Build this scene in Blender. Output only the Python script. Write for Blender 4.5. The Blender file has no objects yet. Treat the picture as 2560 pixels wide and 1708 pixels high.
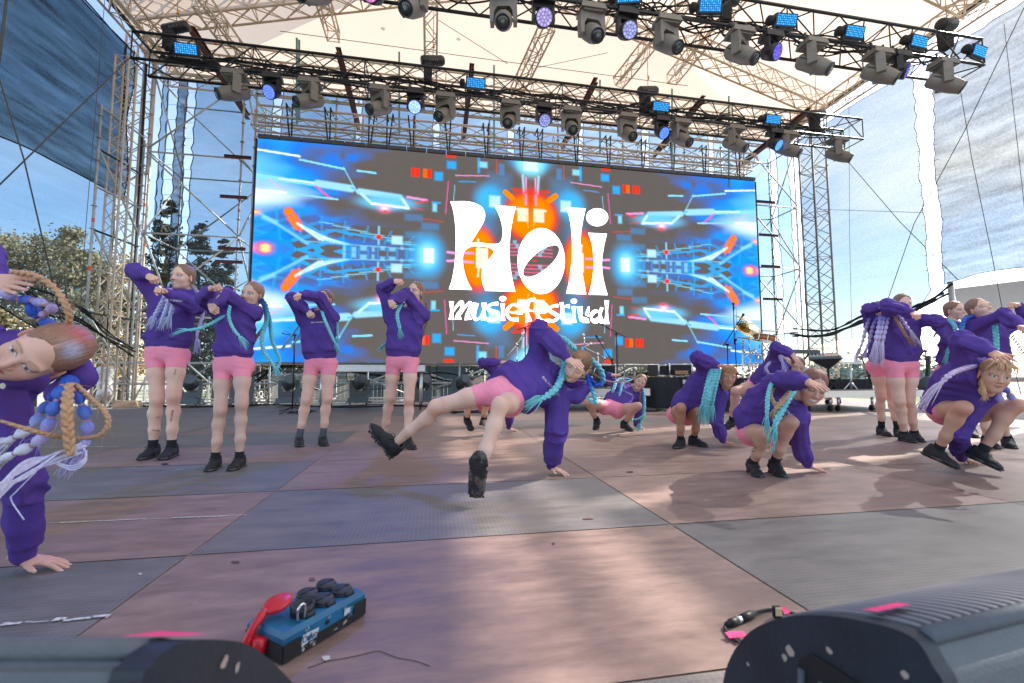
import bpy, math, random
import numpy as np
from mathutils import Vector, Matrix, noise as mnoise
from mathutils.geometry import tessellate_polygon
R = math.radians
scn = bpy.context.scene
COL = scn.collection
# ---------------------------------------------------------------- camera
F_PX, CAM_H, YAW, PITCH = 1100.0, 0.70, R(10.1), R(4.37)
CX0, CY0 = 1280.0, 854.0
cam_d = bpy.data.cameras.new('camera'); cam_o = bpy.data.objects.new('camera', cam_d); COL.objects.link(cam_o)
cam_d.sensor_width = 36.0; cam_d.lens = 36.0 * F_PX / 2560.0
cam_d.clip_start = 0.05; cam_d.clip_end = 3000
CAM = np.array([0.0, 0.0, CAM_H])
FW = np.array([math.sin(YAW) * math.cos(PITCH), math.cos(YAW) * math.cos(PITCH), math.sin(PITCH)])
RT = np.array([math.cos(YAW), -math.sin(YAW), 0.0])
UP = np.cross(RT, FW)
cam_o.matrix_world = Matrix(((RT[0], UP[0], -FW[0], 0), (RT[1], UP[1], -FW[1], 0), (RT[2], UP[2], -FW[2], CAM_H), (0, 0, 0, 1)))
scn.camera = cam_o
cam_d.dof.use_dof = True; cam_d.dof.focus_distance = 3.5; cam_d.dof.aperture_fstop = 3.5
def ray(x, y): return FW + RT * (x - CX0) / F_PX - UP * (y - CY0) / F_PX
def at(x, y, d): return CAM + ray(x, y) * d
def onY(x, y, Y): r = ray(x, y); return CAM + r * (Y / r[1])
def onX(x, y, X): r = ray(x, y); return CAM + r * (X / r[0])
def onZ(x, y, z=0.0): r = ray(x, y); return CAM + r * ((z - CAM_H) / r[2])
def depth(p): return float((np.array(p) - CAM) @ FW)
# ---------------------------------------------------------------- world, sun, exposure
SUN_AZ, SUN_EL = R(72.0), R(36.0)          # clockwise from +Y
SDIR = Vector((math.sin(SUN_AZ) * math.cos(SUN_EL), math.cos(SUN_AZ) * math.cos(SUN_EL), math.sin(SUN_EL)))
w = bpy.data.worlds.new('World'); scn.world = w; w.use_nodes = True
nt = w.node_tree; nt.nodes.clear()
def N(t, **k):
    n = nt.nodes.new(t)
    for a, b in k.items(): setattr(n, a, b)
    return n
out = N('ShaderNodeOutputWorld'); bg = N('ShaderNodeBackground'); sky = N('ShaderNodeTexSky', sky_type='NISHITA', sun_disc=False)
sky.sun_elevation = SUN_EL; sky.sun_rotation = SUN_AZ; sky.air_density = 1.0; sky.dust_density = .6; sky.ozone_density = 1.8
tc = N('ShaderNodeTexCoord'); mp = N('ShaderNodeMapping'); mp.inputs['Scale'].default_value = (1.1, 1.1, 3.2)
mp.inputs['Location'].default_value = (.35, .1, .4)
nz = N('ShaderNodeTexNoise'); nz.inputs['Scale'].default_value = 1.8; nz.inputs['Detail'].default_value = 9; nz.inputs['Roughness'].default_value = .58
rp = N('ShaderNodeValToRGB'); rp.color_ramp.elements[0].position = .43; rp.color_ramp.elements[1].position = .66
sp_ = N('ShaderNodeSeparateXYZ'); side = N('ShaderNodeMapRange'); side.inputs[1].default_value = -.1; side.inputs[2].default_value = .75; side.inputs[3].default_value = .10; side.inputs[4].default_value = 1.0; mlt = N('ShaderNodeMath'); mlt.operation = 'MULTIPLY'
for a_, b_ in ((tc.outputs['Generated'], sp_.inputs[0]), (sp_.outputs['X'], side.inputs[0]), (side.outputs[0], mlt.inputs[0]), (rp.outputs[0], mlt.inputs[1])): nt.links.new(a_, b_)
mx = N('ShaderNodeMixRGB'); mx.inputs[2].default_value = (8.5, 8.3, 8.0, 1)
for a, b in ((tc.outputs['Generated'], mp.inputs[0]), (mp.outputs[0], nz.inputs['Vector']), (nz.outputs['Fac'], rp.inputs[0]),
             (mlt.outputs[0], mx.inputs[0]), (sky.outputs[0], mx.inputs[1]), (mx.outputs[0], bg.inputs[0]), (bg.outputs[0], out.inputs[0])):
    nt.links.new(a, b)
bg.inputs[1].default_value = 0.15
sun_d = bpy.data.lights.new('sun', 'SUN'); sun_d.energy = 3.6; sun_d.angle = R(0.6); sun_d.color = (1.0, .93, .83)
sun_o = bpy.data.objects.new('sun', sun_d); COL.objects.link(sun_o)
sun_o.rotation_euler = SDIR.to_track_quat('Z', 'Y').to_euler(); sun_o.location = (20, 5, 20)
scn.view_settings.view_transform = 'Standard'; scn.view_settings.look = 'None'
scn.view_settings.exposure = 1.3; scn.view_settings.gamma = 1.0
scn.render.engine = 'CYCLES'
scn.cycles.max_bounces = 8; scn.cycles.transparent_max_bounces = 16; scn.cycles.transmission_bounces = 6; scn.cycles.diffuse_bounces = 4
scn.cycles.use_denoising = True; scn.cycles.caustics_reflective = False; scn.cycles.caustics_refractive = False
scn.cycles.sample_clamp_indirect = 8.0
random.seed(11)
rng = np.random.default_rng(5)
# ================================================================ helpers
def V(*a): return np.array(a, dtype=float)
def unit(v):
    v = np.asarray(v, float); n = np.linalg.norm(v); return v / n if n > 1e-9 else v
def frame(d):
    d = unit(d); h = V(0, 0, 1) if abs(d[2]) < .95 else V(1, 0, 0)
    a = unit(np.cross(h, d)); return a, np.cross(d, a), d
_ring = {}
def ring(n):
    if n not in _ring:
        t = np.arange(n) * 2 * math.pi / n; _ring[n] = (np.cos(t), np.sin(t))
    return _ring[n]
class MB:
    """collects shapes and links them as one mesh object"""
    def __init__(s): s.v = []; s.f = []; s.n = 0; s.c = []
    def add(s, v, f, col=None):
        v = np.asarray(v, float).reshape(-1, 3); n = s.n
        s.v.append(v); s.f.extend([tuple(i + n for i in q) for q in f]); s.n += len(v)
        s.c.append(np.tile(np.array(col if col is not None else (1, 1, 1)), (len(v), 1)))
        return s
    def cyl(s, a, b, r, r2=None, n=6, cap=True, col=None):
        a = np.asarray(a, float); b = np.asarray(b, float); r2 = r if r2 is None else r2
        x, y, d = frame(b - a); c, sn = ring(n)
        o = np.outer(c, x) + np.outer(sn, y)
        f = [(i, (i + 1) % n, n + (i + 1) % n, n + i) for i in range(n)]
        if cap: f += [tuple(range(n - 1, -1, -1)), tuple(range(n, 2 * n))]
        return s.add(np.vstack([a + o * r, b + o * r2]), f, col)
    def box(s, c, size, M=None, col=None, taper=1.0):
        c = np.asarray(c, float); h = np.asarray(size, float) / 2
        p = np.array([[x * h[0] * (taper if z > 0 else 1), y * h[1] * (taper if z > 0 else 1), z * h[2]] for z in (-1, 1) for y in (-1, 1) for x in (-1, 1)])
        if M is not None: p = p @ np.asarray(M, float).T
        return s.add(p + c, [(0, 2, 3, 1), (4, 5, 7, 6), (0, 1, 5, 4), (2, 6, 7, 3), (0, 4, 6, 2), (1, 3, 7, 5)], col)
    def bar(s, a, b, w_, h_, up=None, col=None):
        a = np.asarray(a, float); b = np.asarray(b, float); d = unit(b - a)
        u = V(0, 0, 1) if up is None else np.asarray(up, float)
        x = unit(np.cross(d, u)) if abs(d @ unit(u)) < .99 else frame(d)[0]
        z = np.cross(x, d); M = np.stack([x, d, z], axis=1)
        return s.box((a + b) / 2, (w_, np.linalg.norm(b - a), h_), M, col)
    def tube(s, pts, r, n=6, cap=True, col=None, twist=0):
        P = np.asarray(pts, float); m = len(P); r = np.full(m, r) if np.isscalar(r) else np.asarray(r, float)
        T = np.gradient(P, axis=0); T /= np.linalg.norm(T, axis=1)[:, None] + 1e-12
        x, y, _ = frame(T[0]); c, sn = ring(n); vs = []
        for i in range(m):
            x = unit(x - T[i] * (x @ T[i])); y = np.cross(T[i], x)
            vs.append(P[i] + (np.outer(c, x) + np.outer(sn, y)) * r[i])
        f = [(i * n + j, i * n + (j + 1) % n, (i + 1) * n + (j + 1) % n, (i + 1) * n + j) for i in range(m - 1) for j in range(n)]
        if cap: f += [tuple(range(n - 1, -1, -1)), tuple(range((m - 1) * n, m * n))]
        if col is not None and np.ndim(col) == 2:
            s.add(np.vstack(vs), f); s.c[-1] = np.repeat(np.asarray(col), n, axis=0); return s
        return s.add(np.vstack(vs), f, col)
    def lathe(s, prof, o=(0, 0, 0), axis=(0, 0, 1), n=16, col=None):
        x, y, d = frame(np.asarray(axis, float)); c, sn = ring(n); m = len(prof); o = np.asarray(o, float)
        vs = [o + d * z + (np.outer(c, x) + np.outer(sn, y)) * r for r, z in prof]
        f = [(i * n + j, i * n + (j + 1) % n, (i + 1) * n + (j + 1) % n, (i + 1) * n + j) for i in range(m - 1) for j in range(n)]
        f += [tuple(range(n - 1, -1, -1)), tuple(range((m - 1) * n, m * n))]
        return s.add(np.vstack(vs), f, col)
    def ball(s, c, r, n=10, m=6, col=None, M=None):
        r = np.asarray(r if np.ndim(r) else (r, r, r), float)
        th = np.linspace(0, math.pi, m + 1)[1:-1]; ph = np.arange(n) * 2 * math.pi / n
        p = [[0, 0, 1]] + [[math.sin(t) * math.cos(q), math.sin(t) * math.sin(q), math.cos(t)] for t in th for q in ph] + [[0, 0, -1]]
        p = np.array(p) * r
        if M is not None: p = p @ np.asarray(M).T
        f = [(0, 1 + j, 1 + (j + 1) % n) for j in range(n)]
        for i in range(m - 2):
            f += [(1 + i * n + j, 1 + (i + 1) * n + j, 1 + (i + 1) * n + (j + 1) % n, 1 + i * n + (j + 1) % n) for j in range(n)]
        L = 1 + (m - 1) * n; b0 = 1 + (m - 2) * n
        f += [(L, b0 + (j + 1) % n, b0 + j) for j in range(n)]
        return s.add(p + np.asarray(c, float), f, col)
    def prism(s, poly, fmap, th, col=None):
        """poly: 2-D outline, fmap(u, v, t) -> point; t runs 0..th"""
        n = len(poly)
        v = [fmap(u, w_, 0) for u, w_ in poly] + [fmap(u, w_, th) for u, w_ in poly]
        return s.add(v, [tuple(range(n - 1, -1, -1)), tuple(range(n, 2 * n))] + [(i, (i + 1) % n, n + (i + 1) % n, n + i) for i in range(n)], col)
    def build(s, name, mat, parent=None, smooth=False, colors=False, M=None):
        v = np.vstack(s.v) if s.v else np.zeros((0, 3))
        return mesh_obj(name, v, s.f, mat, parent, smooth, np.vstack(s.c) if colors else None, M)
def mesh_obj(name, v, f, mat, parent=None, smooth=False, colors=None, M=None):
    """v in world space (or in the parent's space when M == 'local')"""
    v = np.asarray(v, float); me = bpy.data.meshes.new(name)
    if parent is not None and not isinstance(M, str):
        v = v - np.array(parent_origin(parent))
    if isinstance(f, np.ndarray):
        k = f.shape[1]; me.vertices.add(len(v)); me.vertices.foreach_set('co', v.ravel())
        me.loops.add(f.size); me.loops.foreach_set('vertex_index', f.ravel().astype(np.int32))
        me.polygons.add(len(f)); me.polygons.foreach_set('loop_start', np.arange(0, f.size, k, dtype=np.int32))
        me.polygons.foreach_set('loop_total', np.full(len(f), k, dtype=np.int32)); me.update(calc_edges=True)
    else:
        me.from_pydata(v.tolist(), [], f); me.update()
    if smooth: me.polygons.foreach_set('use_smooth', np.ones(len(me.polygons), dtype=bool))
    if colors is not None:
        ca = me.color_attributes.new('Col', 'FLOAT_COLOR', 'POINT')
        ca.data.foreach_set('color', np.hstack([colors, np.ones((len(colors), 1))]).astype(np.float32).ravel())
    if mat is not None: me.materials.append(mat)
    o = bpy.data.objects.new(name, me); COL.objects.link(o)
    if parent is not None: o.parent = parent
    return o
def parent_origin(p):
    q = Vector(p.location)
    return q if p.parent is None else q + parent_origin(p.parent)
def tag(o, label=None, cat=None, group=None, kind=None):
    if label: o['label'] = label
    if cat: o['category'] = cat
    if group: o['group'] = group
    if kind: o['kind'] = kind
    return o
def thing(name, label, cat, loc=(0, 0, 0), group=None, rotz=0.0):
    o = bpy.data.objects.new(name, None); COL.objects.link(o); o.location = tuple(float(a) for a in loc); o.rotation_euler = (0, 0, rotz)
    o.empty_display_size = .1
    return tag(o, label, cat, group)
def copy_tree(o, parent=None):
    c = o.copy(); COL.objects.link(c); c.parent = parent
    for ch in list(o.children): copy_tree(ch, c)
    return c
# ---------------------------------------------------------------- materials
def mat(name, color, rough=.6, metal=0.0, var=0.0, vscale=6.0, bump=0.0, bscale=40.0, stretch=(1, 1, 1), emit=None, estr=0.0,
        vcol=False, spec=.5, sss=0.0, dirt=None, coord='Object'):
    m = bpy.data.materials.new(name); m.use_nodes = True; t = m.node_tree; b = t.nodes['Principled BSDF']
    b.inputs['Base Color'].default_value = (*color, 1); b.inputs['Roughness'].default_value = rough; b.inputs['Metallic'].default_value = metal
    b.inputs['Specular IOR Level'].default_value = spec
    if sss: b.inputs['Subsurface Weight'].default_value = sss; b.inputs['Subsurface Radius'].default_value = (.6, .25, .15); b.inputs['Subsurface Scale'].default_value = .02
    if emit: b.inputs['Emission Color'].default_value = (*emit, 1); b.inputs['Emission Strength'].default_value = estr
    tcn = t.nodes.new('ShaderNodeTexCoord'); mpn = t.nodes.new('ShaderNodeMapping'); mpn.inputs['Scale'].default_value = stretch
    t.links.new(tcn.outputs[coord], mpn.inputs[0]); src = None
    if vcol:
        a = t.nodes.new('ShaderNodeVertexColor'); a.layer_name = 'Col'; src = a.outputs['Color']
    if var > 0:
        n = t.nodes.new('ShaderNodeTexNoise'); n.inputs['Scale'].default_value = vscale; n.inputs['Detail'].default_value = 5
        t.links.new(mpn.outputs[0], n.inputs['Vector'])
        mr = t.nodes.new('ShaderNodeMapRange'); mr.inputs[1].default_value = .3; mr.inputs[2].default_value = .7
        mr.inputs[3].default_value = 1 - var; mr.inputs[4].default_value = 1 + var
        t.links.new(n.outputs['Fac'], mr.inputs[0])
        mu = t.nodes.new('ShaderNodeMixRGB'); mu.blend_type = 'MULTIPLY'; mu.inputs[0].default_value = 1
        if src is None: mu.inputs[1].default_value = (*color, 1)
        else: t.links.new(src, mu.inputs[1])
        t.links.new(mr.outputs[0], mu.inputs[2]); src = mu.outputs[0]
        rr = t.nodes.new('ShaderNodeMapRange'); rr.inputs[3].default_value = max(.05, rough - .12); rr.inputs[4].default_value = min(1, rough + .12)
        t.links.new(n.outputs['Fac'], rr.inputs[0]); t.links.new(rr.outputs[0], b.inputs['Roughness'])
    if dirt:
        n = t.nodes.new('ShaderNodeTexNoise'); n.inputs['Scale'].default_value = dirt[1]; n.inputs['Detail'].default_value = 8; n.inputs['Roughness'].default_value = .7
        t.links.new(mpn.outputs[0], n.inputs['Vector'])
        cr = t.nodes.new('ShaderNodeValToRGB'); cr.color_ramp.elements[0].position = dirt[2]; cr.color_ramp.elements[1].position = dirt[2] + .06
        t.links.new(n.outputs['Fac'], cr.inputs[0])
        mu = t.nodes.new('ShaderNodeMixRGB'); t.links.new(cr.outputs[0], mu.inputs[0])
        if src is None: mu.inputs[1].default_value = (*color, 1)
        else: t.links.new(src, mu.inputs[1])
        mu.inputs[2].default_value = (*dirt[0], 1); src = mu.outputs[0]
    if src is not None: t.links.new(src, b.inputs['Base Color'])
    if bump > 0:
        n = t.nodes.new('ShaderNodeTexNoise'); n.inputs['Scale'].default_value = bscale; n.inputs['Detail'].default_value = 4
        t.links.new(mpn.outputs[0], n.inputs['Vector'])
        bn = t.nodes.new('ShaderNodeBump'); bn.inputs['Strength'].default_value = bump; bn.inputs['Distance'].default_value = .01
        t.links.new(n.outputs['Fac'], bn.inputs['Height']); t.links.new(bn.outputs[0], b.inputs['Normal'])
    return m
def emis(name, color, s, vcol=False):
    m = bpy.data.materials.new(name); m.use_nodes = True; t = m.node_tree; t.nodes.clear()
    o = t.nodes.new('ShaderNodeOutputMaterial'); e = t.nodes.new('ShaderNodeEmission'); e.inputs[0].default_value = (*color, 1); e.inputs[1].default_value = s
    if vcol:
        a = t.nodes.new('ShaderNodeVertexColor'); a.layer_name = 'Col'; t.links.new(a.outputs[0], e.inputs[0])
    t.links.new(e.outputs[0], o.inputs[0]); return m
M_BEIGE = mat('beige_painted_steel', (.62, .50, .40), .5, 0, var=.15, vscale=3)
M_GALV = mat('galvanised_steel', (.46, .44, .43), .45, .3, var=.2, vscale=5)
M_BLACKT = mat('black_truss_paint', (.022, .02, .022), .45, .2, var=.3, vscale=4)
M_RUST = mat('red_oxide_steel', (.12, .035, .03), .6, .2, var=.3, vscale=4)
M_BLACK = mat('black_plastic', (.018, .018, .02), .5, 0, var=.25, vscale=10, bump=.15, bscale=120)
M_RUBBER = mat('black_rubber', (.012, .012, .013), .75)
M_CHROME = mat('chrome', (.75, .75, .76), .15, 1)
M_ORANGE = mat('orange_tape', (.75, .12, .03), .6)
M_GREEN = mat('green_tape', (.12, .45, .1), .6)
M_BLUEIRON = mat('teal_rail', (.12, .22, .22), .5, .3)
def srgb(r, g, b):
    f = lambda c: (c / 255 / 12.92) if c / 255 <= .04045 else ((c / 255 + .055) / 1.055) ** 2.4
    return (f(r), f(g), f(b))
def crom(P, n=8):
    P = np.asarray(P, float); Q = np.vstack([2 * P[0] - P[1], P, 2 * P[-1] - P[-2]]); o = []
    for i in range(1, len(Q) - 2):
        for t in np.arange(n) / n:
            o.append(.5 * (2 * Q[i] + (Q[i + 1] - Q[i - 1]) * t + (2 * Q[i - 1] - 5 * Q[i] + 4 * Q[i + 1] - Q[i + 2]) * t * t + (3 * Q[i] - Q[i - 1] - 3 * Q[i + 1] + Q[i + 2]) * t ** 3))
    o.append(P[-1]); return np.array(o)
def vnoise(p, seed=0):
    p = np.asarray(p, np.float64); i = np.floor(p).astype(np.int64); f = p - i; f = f * f * (3 - 2 * f)
    def hsh(x, y, z):
        n = (x * 374761393 + y * 668265263 + z * 2147483647 + seed * 1274126177) & 0xffffffff
        n = ((n ^ (n >> 13)) * 1274126177) & 0xffffffff; n = n ^ (n >> 16)
        return (n & 0xffff) / 65535.0
    r = 0
    for a in (0, 1):
        for b in (0, 1):
            for c in (0, 1):
                wt = (f[:, 0] if a else 1 - f[:, 0]) * (f[:, 1] if b else 1 - f[:, 1]) * (f[:, 2] if c else 1 - f[:, 2])
                r = r + wt * hsh(i[:, 0] + a, i[:, 1] + b, i[:, 2] + c)
    return r
# ================================================================ the setting
def structure(o): o['kind'] = 'structure'; return o
# ---- floor: brown and grey phenolic boards with pale joints
def floor_mat():
    m = mat('stage_board', (.3, .2, .17), .62, vcol=True, var=.16, vscale=1.6, spec=.35, dirt=((.42, .33, .27), 2.3, .66))
    t = m.node_tree; b = t.nodes['Principled BSDF']; src = b.inputs['Base Color'].links[0].from_socket
    c = t.nodes.new('ShaderNodeTexCoord')
    n = t.nodes.new('ShaderNodeTexNoise'); n.inputs['Scale'].default_value = 7; n.inputs['Detail'].default_value = 10; n.inputs['Roughness'].default_value = .72
    mp_ = t.nodes.new('ShaderNodeMapping'); mp_.inputs['Scale'].default_value = (.45, 1.6, 1); t.links.new(c.outputs['Object'], mp_.inputs[0]); t.links.new(mp_.outputs[0], n.inputs['Vector'])
    r = t.nodes.new('ShaderNodeMapRange'); r.inputs[1].default_value = .35; r.inputs[2].default_value = .7; r.inputs[3].default_value = .66; r.inputs[4].default_value = 1.30; t.links.new(n.outputs['Fac'], r.inputs[0])
    mu = t.nodes.new('ShaderNodeMixRGB'); mu.blend_type = 'MULTIPLY'; mu.inputs[0].default_value = 1; t.links.new(src, mu.inputs[1]); t.links.new(r.outputs[0], mu.inputs[2])
    # fine anti-slip lattice
    v = t.nodes.new('ShaderNodeTexBrick'); v.offset = 0; v.inputs['Scale'].default_value = 52; v.inputs['Mortar Size'].default_value = .06; v.inputs['Brick Width'].default_value = 1; v.inputs['Row Height'].default_value = 1
    v.inputs['Color1'].default_value = (0, 0, 0, 1); v.inputs['Color2'].default_value = (0, 0, 0, 1); v.inputs['Mortar'].default_value = (1, 1, 1, 1); t.links.new(c.outputs['Object'], v.inputs['Vector'])
    a = t.nodes.new('ShaderNodeVertexColor'); a.layer_name = 'Col'; sx = t.nodes.new('ShaderNodeSeparateColor'); t.links.new(a.outputs[0], sx.inputs[0])
    gr = t.nodes.new('ShaderNodeMath'); gr.operation = 'SUBTRACT'; gr.inputs[0].default_value = .235; t.links.new(sx.outputs[0], gr.inputs[1])
    g2 = t.nodes.new('ShaderNodeMath'); g2.operation = 'MULTIPLY'; g2.inputs[1].default_value = 9; g2.use_clamp = True; t.links.new(gr.outputs[0], g2.inputs[0])
    g3 = t.nodes.new('ShaderNodeMath'); g3.operation = 'MULTIPLY'; t.links.new(g2.outputs[0], g3.inputs[0]); t.links.new(v.outputs['Fac'], g3.inputs[1])
    g4 = t.nodes.new('ShaderNodeMath'); g4.operation = 'MULTIPLY'; g4.inputs[1].default_value = .55; t.links.new(g3.outputs[0], g4.inputs[0])
    mx_ = t.nodes.new('ShaderNodeMixRGB'); mx_.inputs[2].default_value = (.30, .27, .25, 1); t.links.new(g4.outputs[0], mx_.inputs[0]); t.links.new(mu.outputs[0], mx_.inputs[1]); t.links.new(mx_.outputs[0], b.inputs['Base Color'])
    rr = t.nodes.new('ShaderNodeMapRange'); rr.inputs[1].default_value = .3; rr.inputs[2].default_value = .7; rr.inputs[3].default_value = .42; rr.inputs[4].default_value = .72; t.links.new(n.outputs['Fac'], rr.inputs[0]); t.links.new(rr.outputs[0], b.inputs['Roughness'])
    bn = t.nodes.new('ShaderNodeBump'); bn.inputs['Strength'].default_value = .25; bn.inputs['Distance'].default_value = .003; t.links.new(n.outputs['Fac'], bn.inputs['Height']); t.links.new(bn.outputs[0], b.inputs['Normal'])
    return m
M_FLOOR = floor_mat()
M_JOINT = mat('joint_sand', (.36, .27, .20), .9, var=.2, vscale=8, bump=.3, bscale=60)
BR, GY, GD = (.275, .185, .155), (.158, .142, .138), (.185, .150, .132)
def floor():
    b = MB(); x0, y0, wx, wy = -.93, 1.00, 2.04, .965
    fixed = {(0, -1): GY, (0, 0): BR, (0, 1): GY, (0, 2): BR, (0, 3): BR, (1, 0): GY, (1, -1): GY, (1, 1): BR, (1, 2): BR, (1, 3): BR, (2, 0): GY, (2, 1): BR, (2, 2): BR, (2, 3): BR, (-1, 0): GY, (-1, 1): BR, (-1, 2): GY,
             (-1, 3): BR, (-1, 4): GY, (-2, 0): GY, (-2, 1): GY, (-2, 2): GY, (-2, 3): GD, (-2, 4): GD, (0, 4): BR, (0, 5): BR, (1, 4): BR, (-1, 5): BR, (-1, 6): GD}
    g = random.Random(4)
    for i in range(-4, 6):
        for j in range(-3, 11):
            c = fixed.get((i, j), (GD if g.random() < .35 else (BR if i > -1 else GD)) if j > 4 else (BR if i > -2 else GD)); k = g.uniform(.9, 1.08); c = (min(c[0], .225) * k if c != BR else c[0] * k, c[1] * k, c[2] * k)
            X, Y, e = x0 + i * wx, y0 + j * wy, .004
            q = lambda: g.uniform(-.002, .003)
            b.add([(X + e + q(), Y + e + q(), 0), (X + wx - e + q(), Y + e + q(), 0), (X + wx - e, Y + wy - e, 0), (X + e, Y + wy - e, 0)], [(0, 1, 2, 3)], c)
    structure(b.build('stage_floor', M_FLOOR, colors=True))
    b = MB(); b.box((2.3, 4.9, -.104), (20.6, 13.7, .2)); structure(b.build('stage_deck', M_JOINT))
    b = MB(); b.box((2.3, 4.9, -.72), (20.2, 13.3, 1.0)); structure(b.build('stage_base', mat('dark_skirt', (.03, .03, .035), .9)))
floor()
M_GROUND = mat('dry_ground', (.46, .41, .31), .95, var=.3, vscale=.15, dirt=((.12, .15, .05), .05, .5), bump=.5, bscale=4)
b = MB(); b.add([(-900, -900, -1.35), (900, -900, -1.35), (900, 900, -1.35), (-900, 900, -1.35)], [(0, 1, 2, 3)]); structure(b.build('ground', M_GROUND))
# chalk and tape lines on the boards, scraps
M_CHALK = mat('white_chalk', (.62, .60, .56), .9, var=.3, vscale=60)
def strip(name, label, p, q, w_, z=.004, cat='tape line', mat_=M_CHALK, broken=0, seed=1):
    g = random.Random(seed); b = MB(); p, q = onZ(*p), onZ(*q); d = q - p; L = np.linalg.norm(d); d /= L; n = V(-d[1], d[0], 0); t = 0
    while t < L:
        l = g.uniform(.012, .05) if broken else .12; e = min(L, t + l); a = w_ * g.uniform(.2, .9); o = g.uniform(-.3, .3) * w_
        b.add([p + d * t + n * (o - a / 2) + V(0, 0, z), p + d * e + n * (o - a / 2) + V(0, 0, z), p + d * e + n * (o + a / 2) + V(0, 0, z), p + d * t + n * (o + a / 2) + V(0, 0, z)], [(0, 1, 2, 3)])
        t = e + (g.uniform(-.004, .012) if broken else 0)
    return tag(b.build(name, mat_), label, cat)
strip('tape_line', 'thin white line across the brown board behind the floor hand', (80, 1311), (615, 1289), .012)
strip('tape_line', 'broken white line on the grey board near the front monitor', (0, 1566), (275, 1542), .022, broken=1)
strip('tape_line', 'short white line near the hanging plaits', (95, 1119), (292, 1117), .02, broken=1, seed=3)
for i, (x, y, w_, h_, lab, c) in enumerate(((412, 1161, 20, 5, 'black tape scrap in front of the tall dancer shoes', (.02, .02, .02)), (1575, 1181, 20, 4, 'black tape scrap on the brown board behind the middle', (.02, .02, .02)), (1470, 1298, 28, 5, 'brown splinter mark on the grey board in the middle', (.12, .06, .05)),
        (815, 1648, 26, 14, 'pale paint chip beside the power box', (.6, .55, .48)), (590, 1407, 24, 7, 'brown scuff on the board right of the seam', (.13, .07, .06)), (780, 1450, 18, 8, 'dark stain on the brown board above the power box', (.14, .08, .07)), (350, 1437, 10, 6, 'tiny pale flake by the floor hand', (.6, .5, .4)), (1384, 1360, 9, 7, 'small dark knot on the brown board', (.10, .04, .04)))):
    b = MB(); g = random.Random(i); P = []
    for k in range(12):
        a = k * math.pi / 6; rr = g.uniform(.7, 1.1); P.append(onZ(x + math.cos(a) * w_ / 2 * rr, y + math.sin(a) * h_ / 2 * rr) + V(0, 0, .003))
    b.add(P, [tuple(range(11, -1, -1))]); tag(b.build('floor_scrap', mat('scrap', c, .8)), lab, 'scrap')
b = MB(); P = [onZ(x, y) + V(0, 0, .002) for x, y in ((770, 1672), (820, 1655), (850, 1650), (900, 1640), (945, 1630), (975, 1640), (1000, 1648), (1040, 1655), (1075, 1668))]
b.tube(crom(P, 4) if 'crom' in globals() else P, .0009, 4); tag(b.build('board_crack', mat('crack', (.05, .03, .03), .9)), 'thin dark crack in the brown board beside the power box', 'crack')
# ---- netting
def net_mat(name, col, opq, lo=.85, hi=1.15, tr=.35, tint=(.76, .92, 1.0)):
    m = bpy.data.materials.new(name); m.use_nodes = True; t = m.node_tree; t.nodes.clear(); NN = t.nodes.new; L = t.links.new
    o = NN('ShaderNodeOutputMaterial'); mx_ = NN('ShaderNodeMixShader'); tp = NN('ShaderNodeBsdfTransparent'); tp.inputs[0].default_value = (*tint, 1); df = NN('ShaderNodeBsdfDiffuse'); tl = NN('ShaderNodeBsdfTranslucent'); ms = NN('ShaderNodeMixShader')
    df.inputs[0].default_value = (*col, 1); tl.inputs[0].default_value = (*[min(1, c * 2.2) for c in col], 1); ms.inputs[0].default_value = tr; L(df.outputs[0], ms.inputs[1]); L(tl.outputs[0], ms.inputs[2])
    c = NN('ShaderNodeTexCoord'); mp_ = NN('ShaderNodeMapping'); mp_.inputs['Scale'].default_value = (1.2, .35, 3.0); mp_.inputs['Rotation'].default_value = (R(22), 0, 0)
    L(c.outputs['Object'], mp_.inputs[0]); n = NN('ShaderNodeTexNoise'); n.inputs['Scale'].default_value = 1.9; n.inputs['Detail'].default_value = 6; n.inputs['Roughness'].default_value = .55; L(mp_.outputs[0], n.inputs['Vector'])
    n2 = NN('ShaderNodeTexNoise'); n2.inputs['Scale'].default_value = 26; n2.inputs['Detail'].default_value = 3; L(c.outputs['Object'], n2.inputs['Vector'])
    r = NN('ShaderNodeMapRange'); r.inputs[1].default_value = .32; r.inputs[2].default_value = .68; r.inputs[3].default_value = lo * opq; r.inputs[4].default_value = min(.97, hi * opq); L(n.outputs['Fac'], r.inputs[0])
    r2 = NN('ShaderNodeMapRange'); r2.inputs[1].default_value = .35; r2.inputs[2].default_value = .65; r2.inputs[3].default_value = .96; r2.inputs[4].default_value = 1.04; L(n2.outputs['Fac'], r2.inputs[0])
    mu = NN('ShaderNodeMath'); mu.operation = 'MULTIPLY'; mu.use_clamp = True; L(r.outputs[0], mu.inputs[0]); L(r2.outputs[0], mu.inputs[1])
    L(mu.outputs[0], mx_.inputs[0]); L(tp.outputs[0], mx_.inputs[1]); L(ms.outputs[0], mx_.inputs[2]); L(mx_.outputs[0], o.inputs[0]); return m
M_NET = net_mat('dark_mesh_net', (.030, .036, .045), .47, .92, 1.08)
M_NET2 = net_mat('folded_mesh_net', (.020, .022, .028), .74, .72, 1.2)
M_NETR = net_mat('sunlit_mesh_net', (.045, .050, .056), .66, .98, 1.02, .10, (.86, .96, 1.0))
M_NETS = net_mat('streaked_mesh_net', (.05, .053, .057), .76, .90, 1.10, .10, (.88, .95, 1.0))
M_EDGE = mat('net_hem', (.012, .013, .016), .9)
M_ROPE = mat('rope', (.10, .09, .085), .8)
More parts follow.
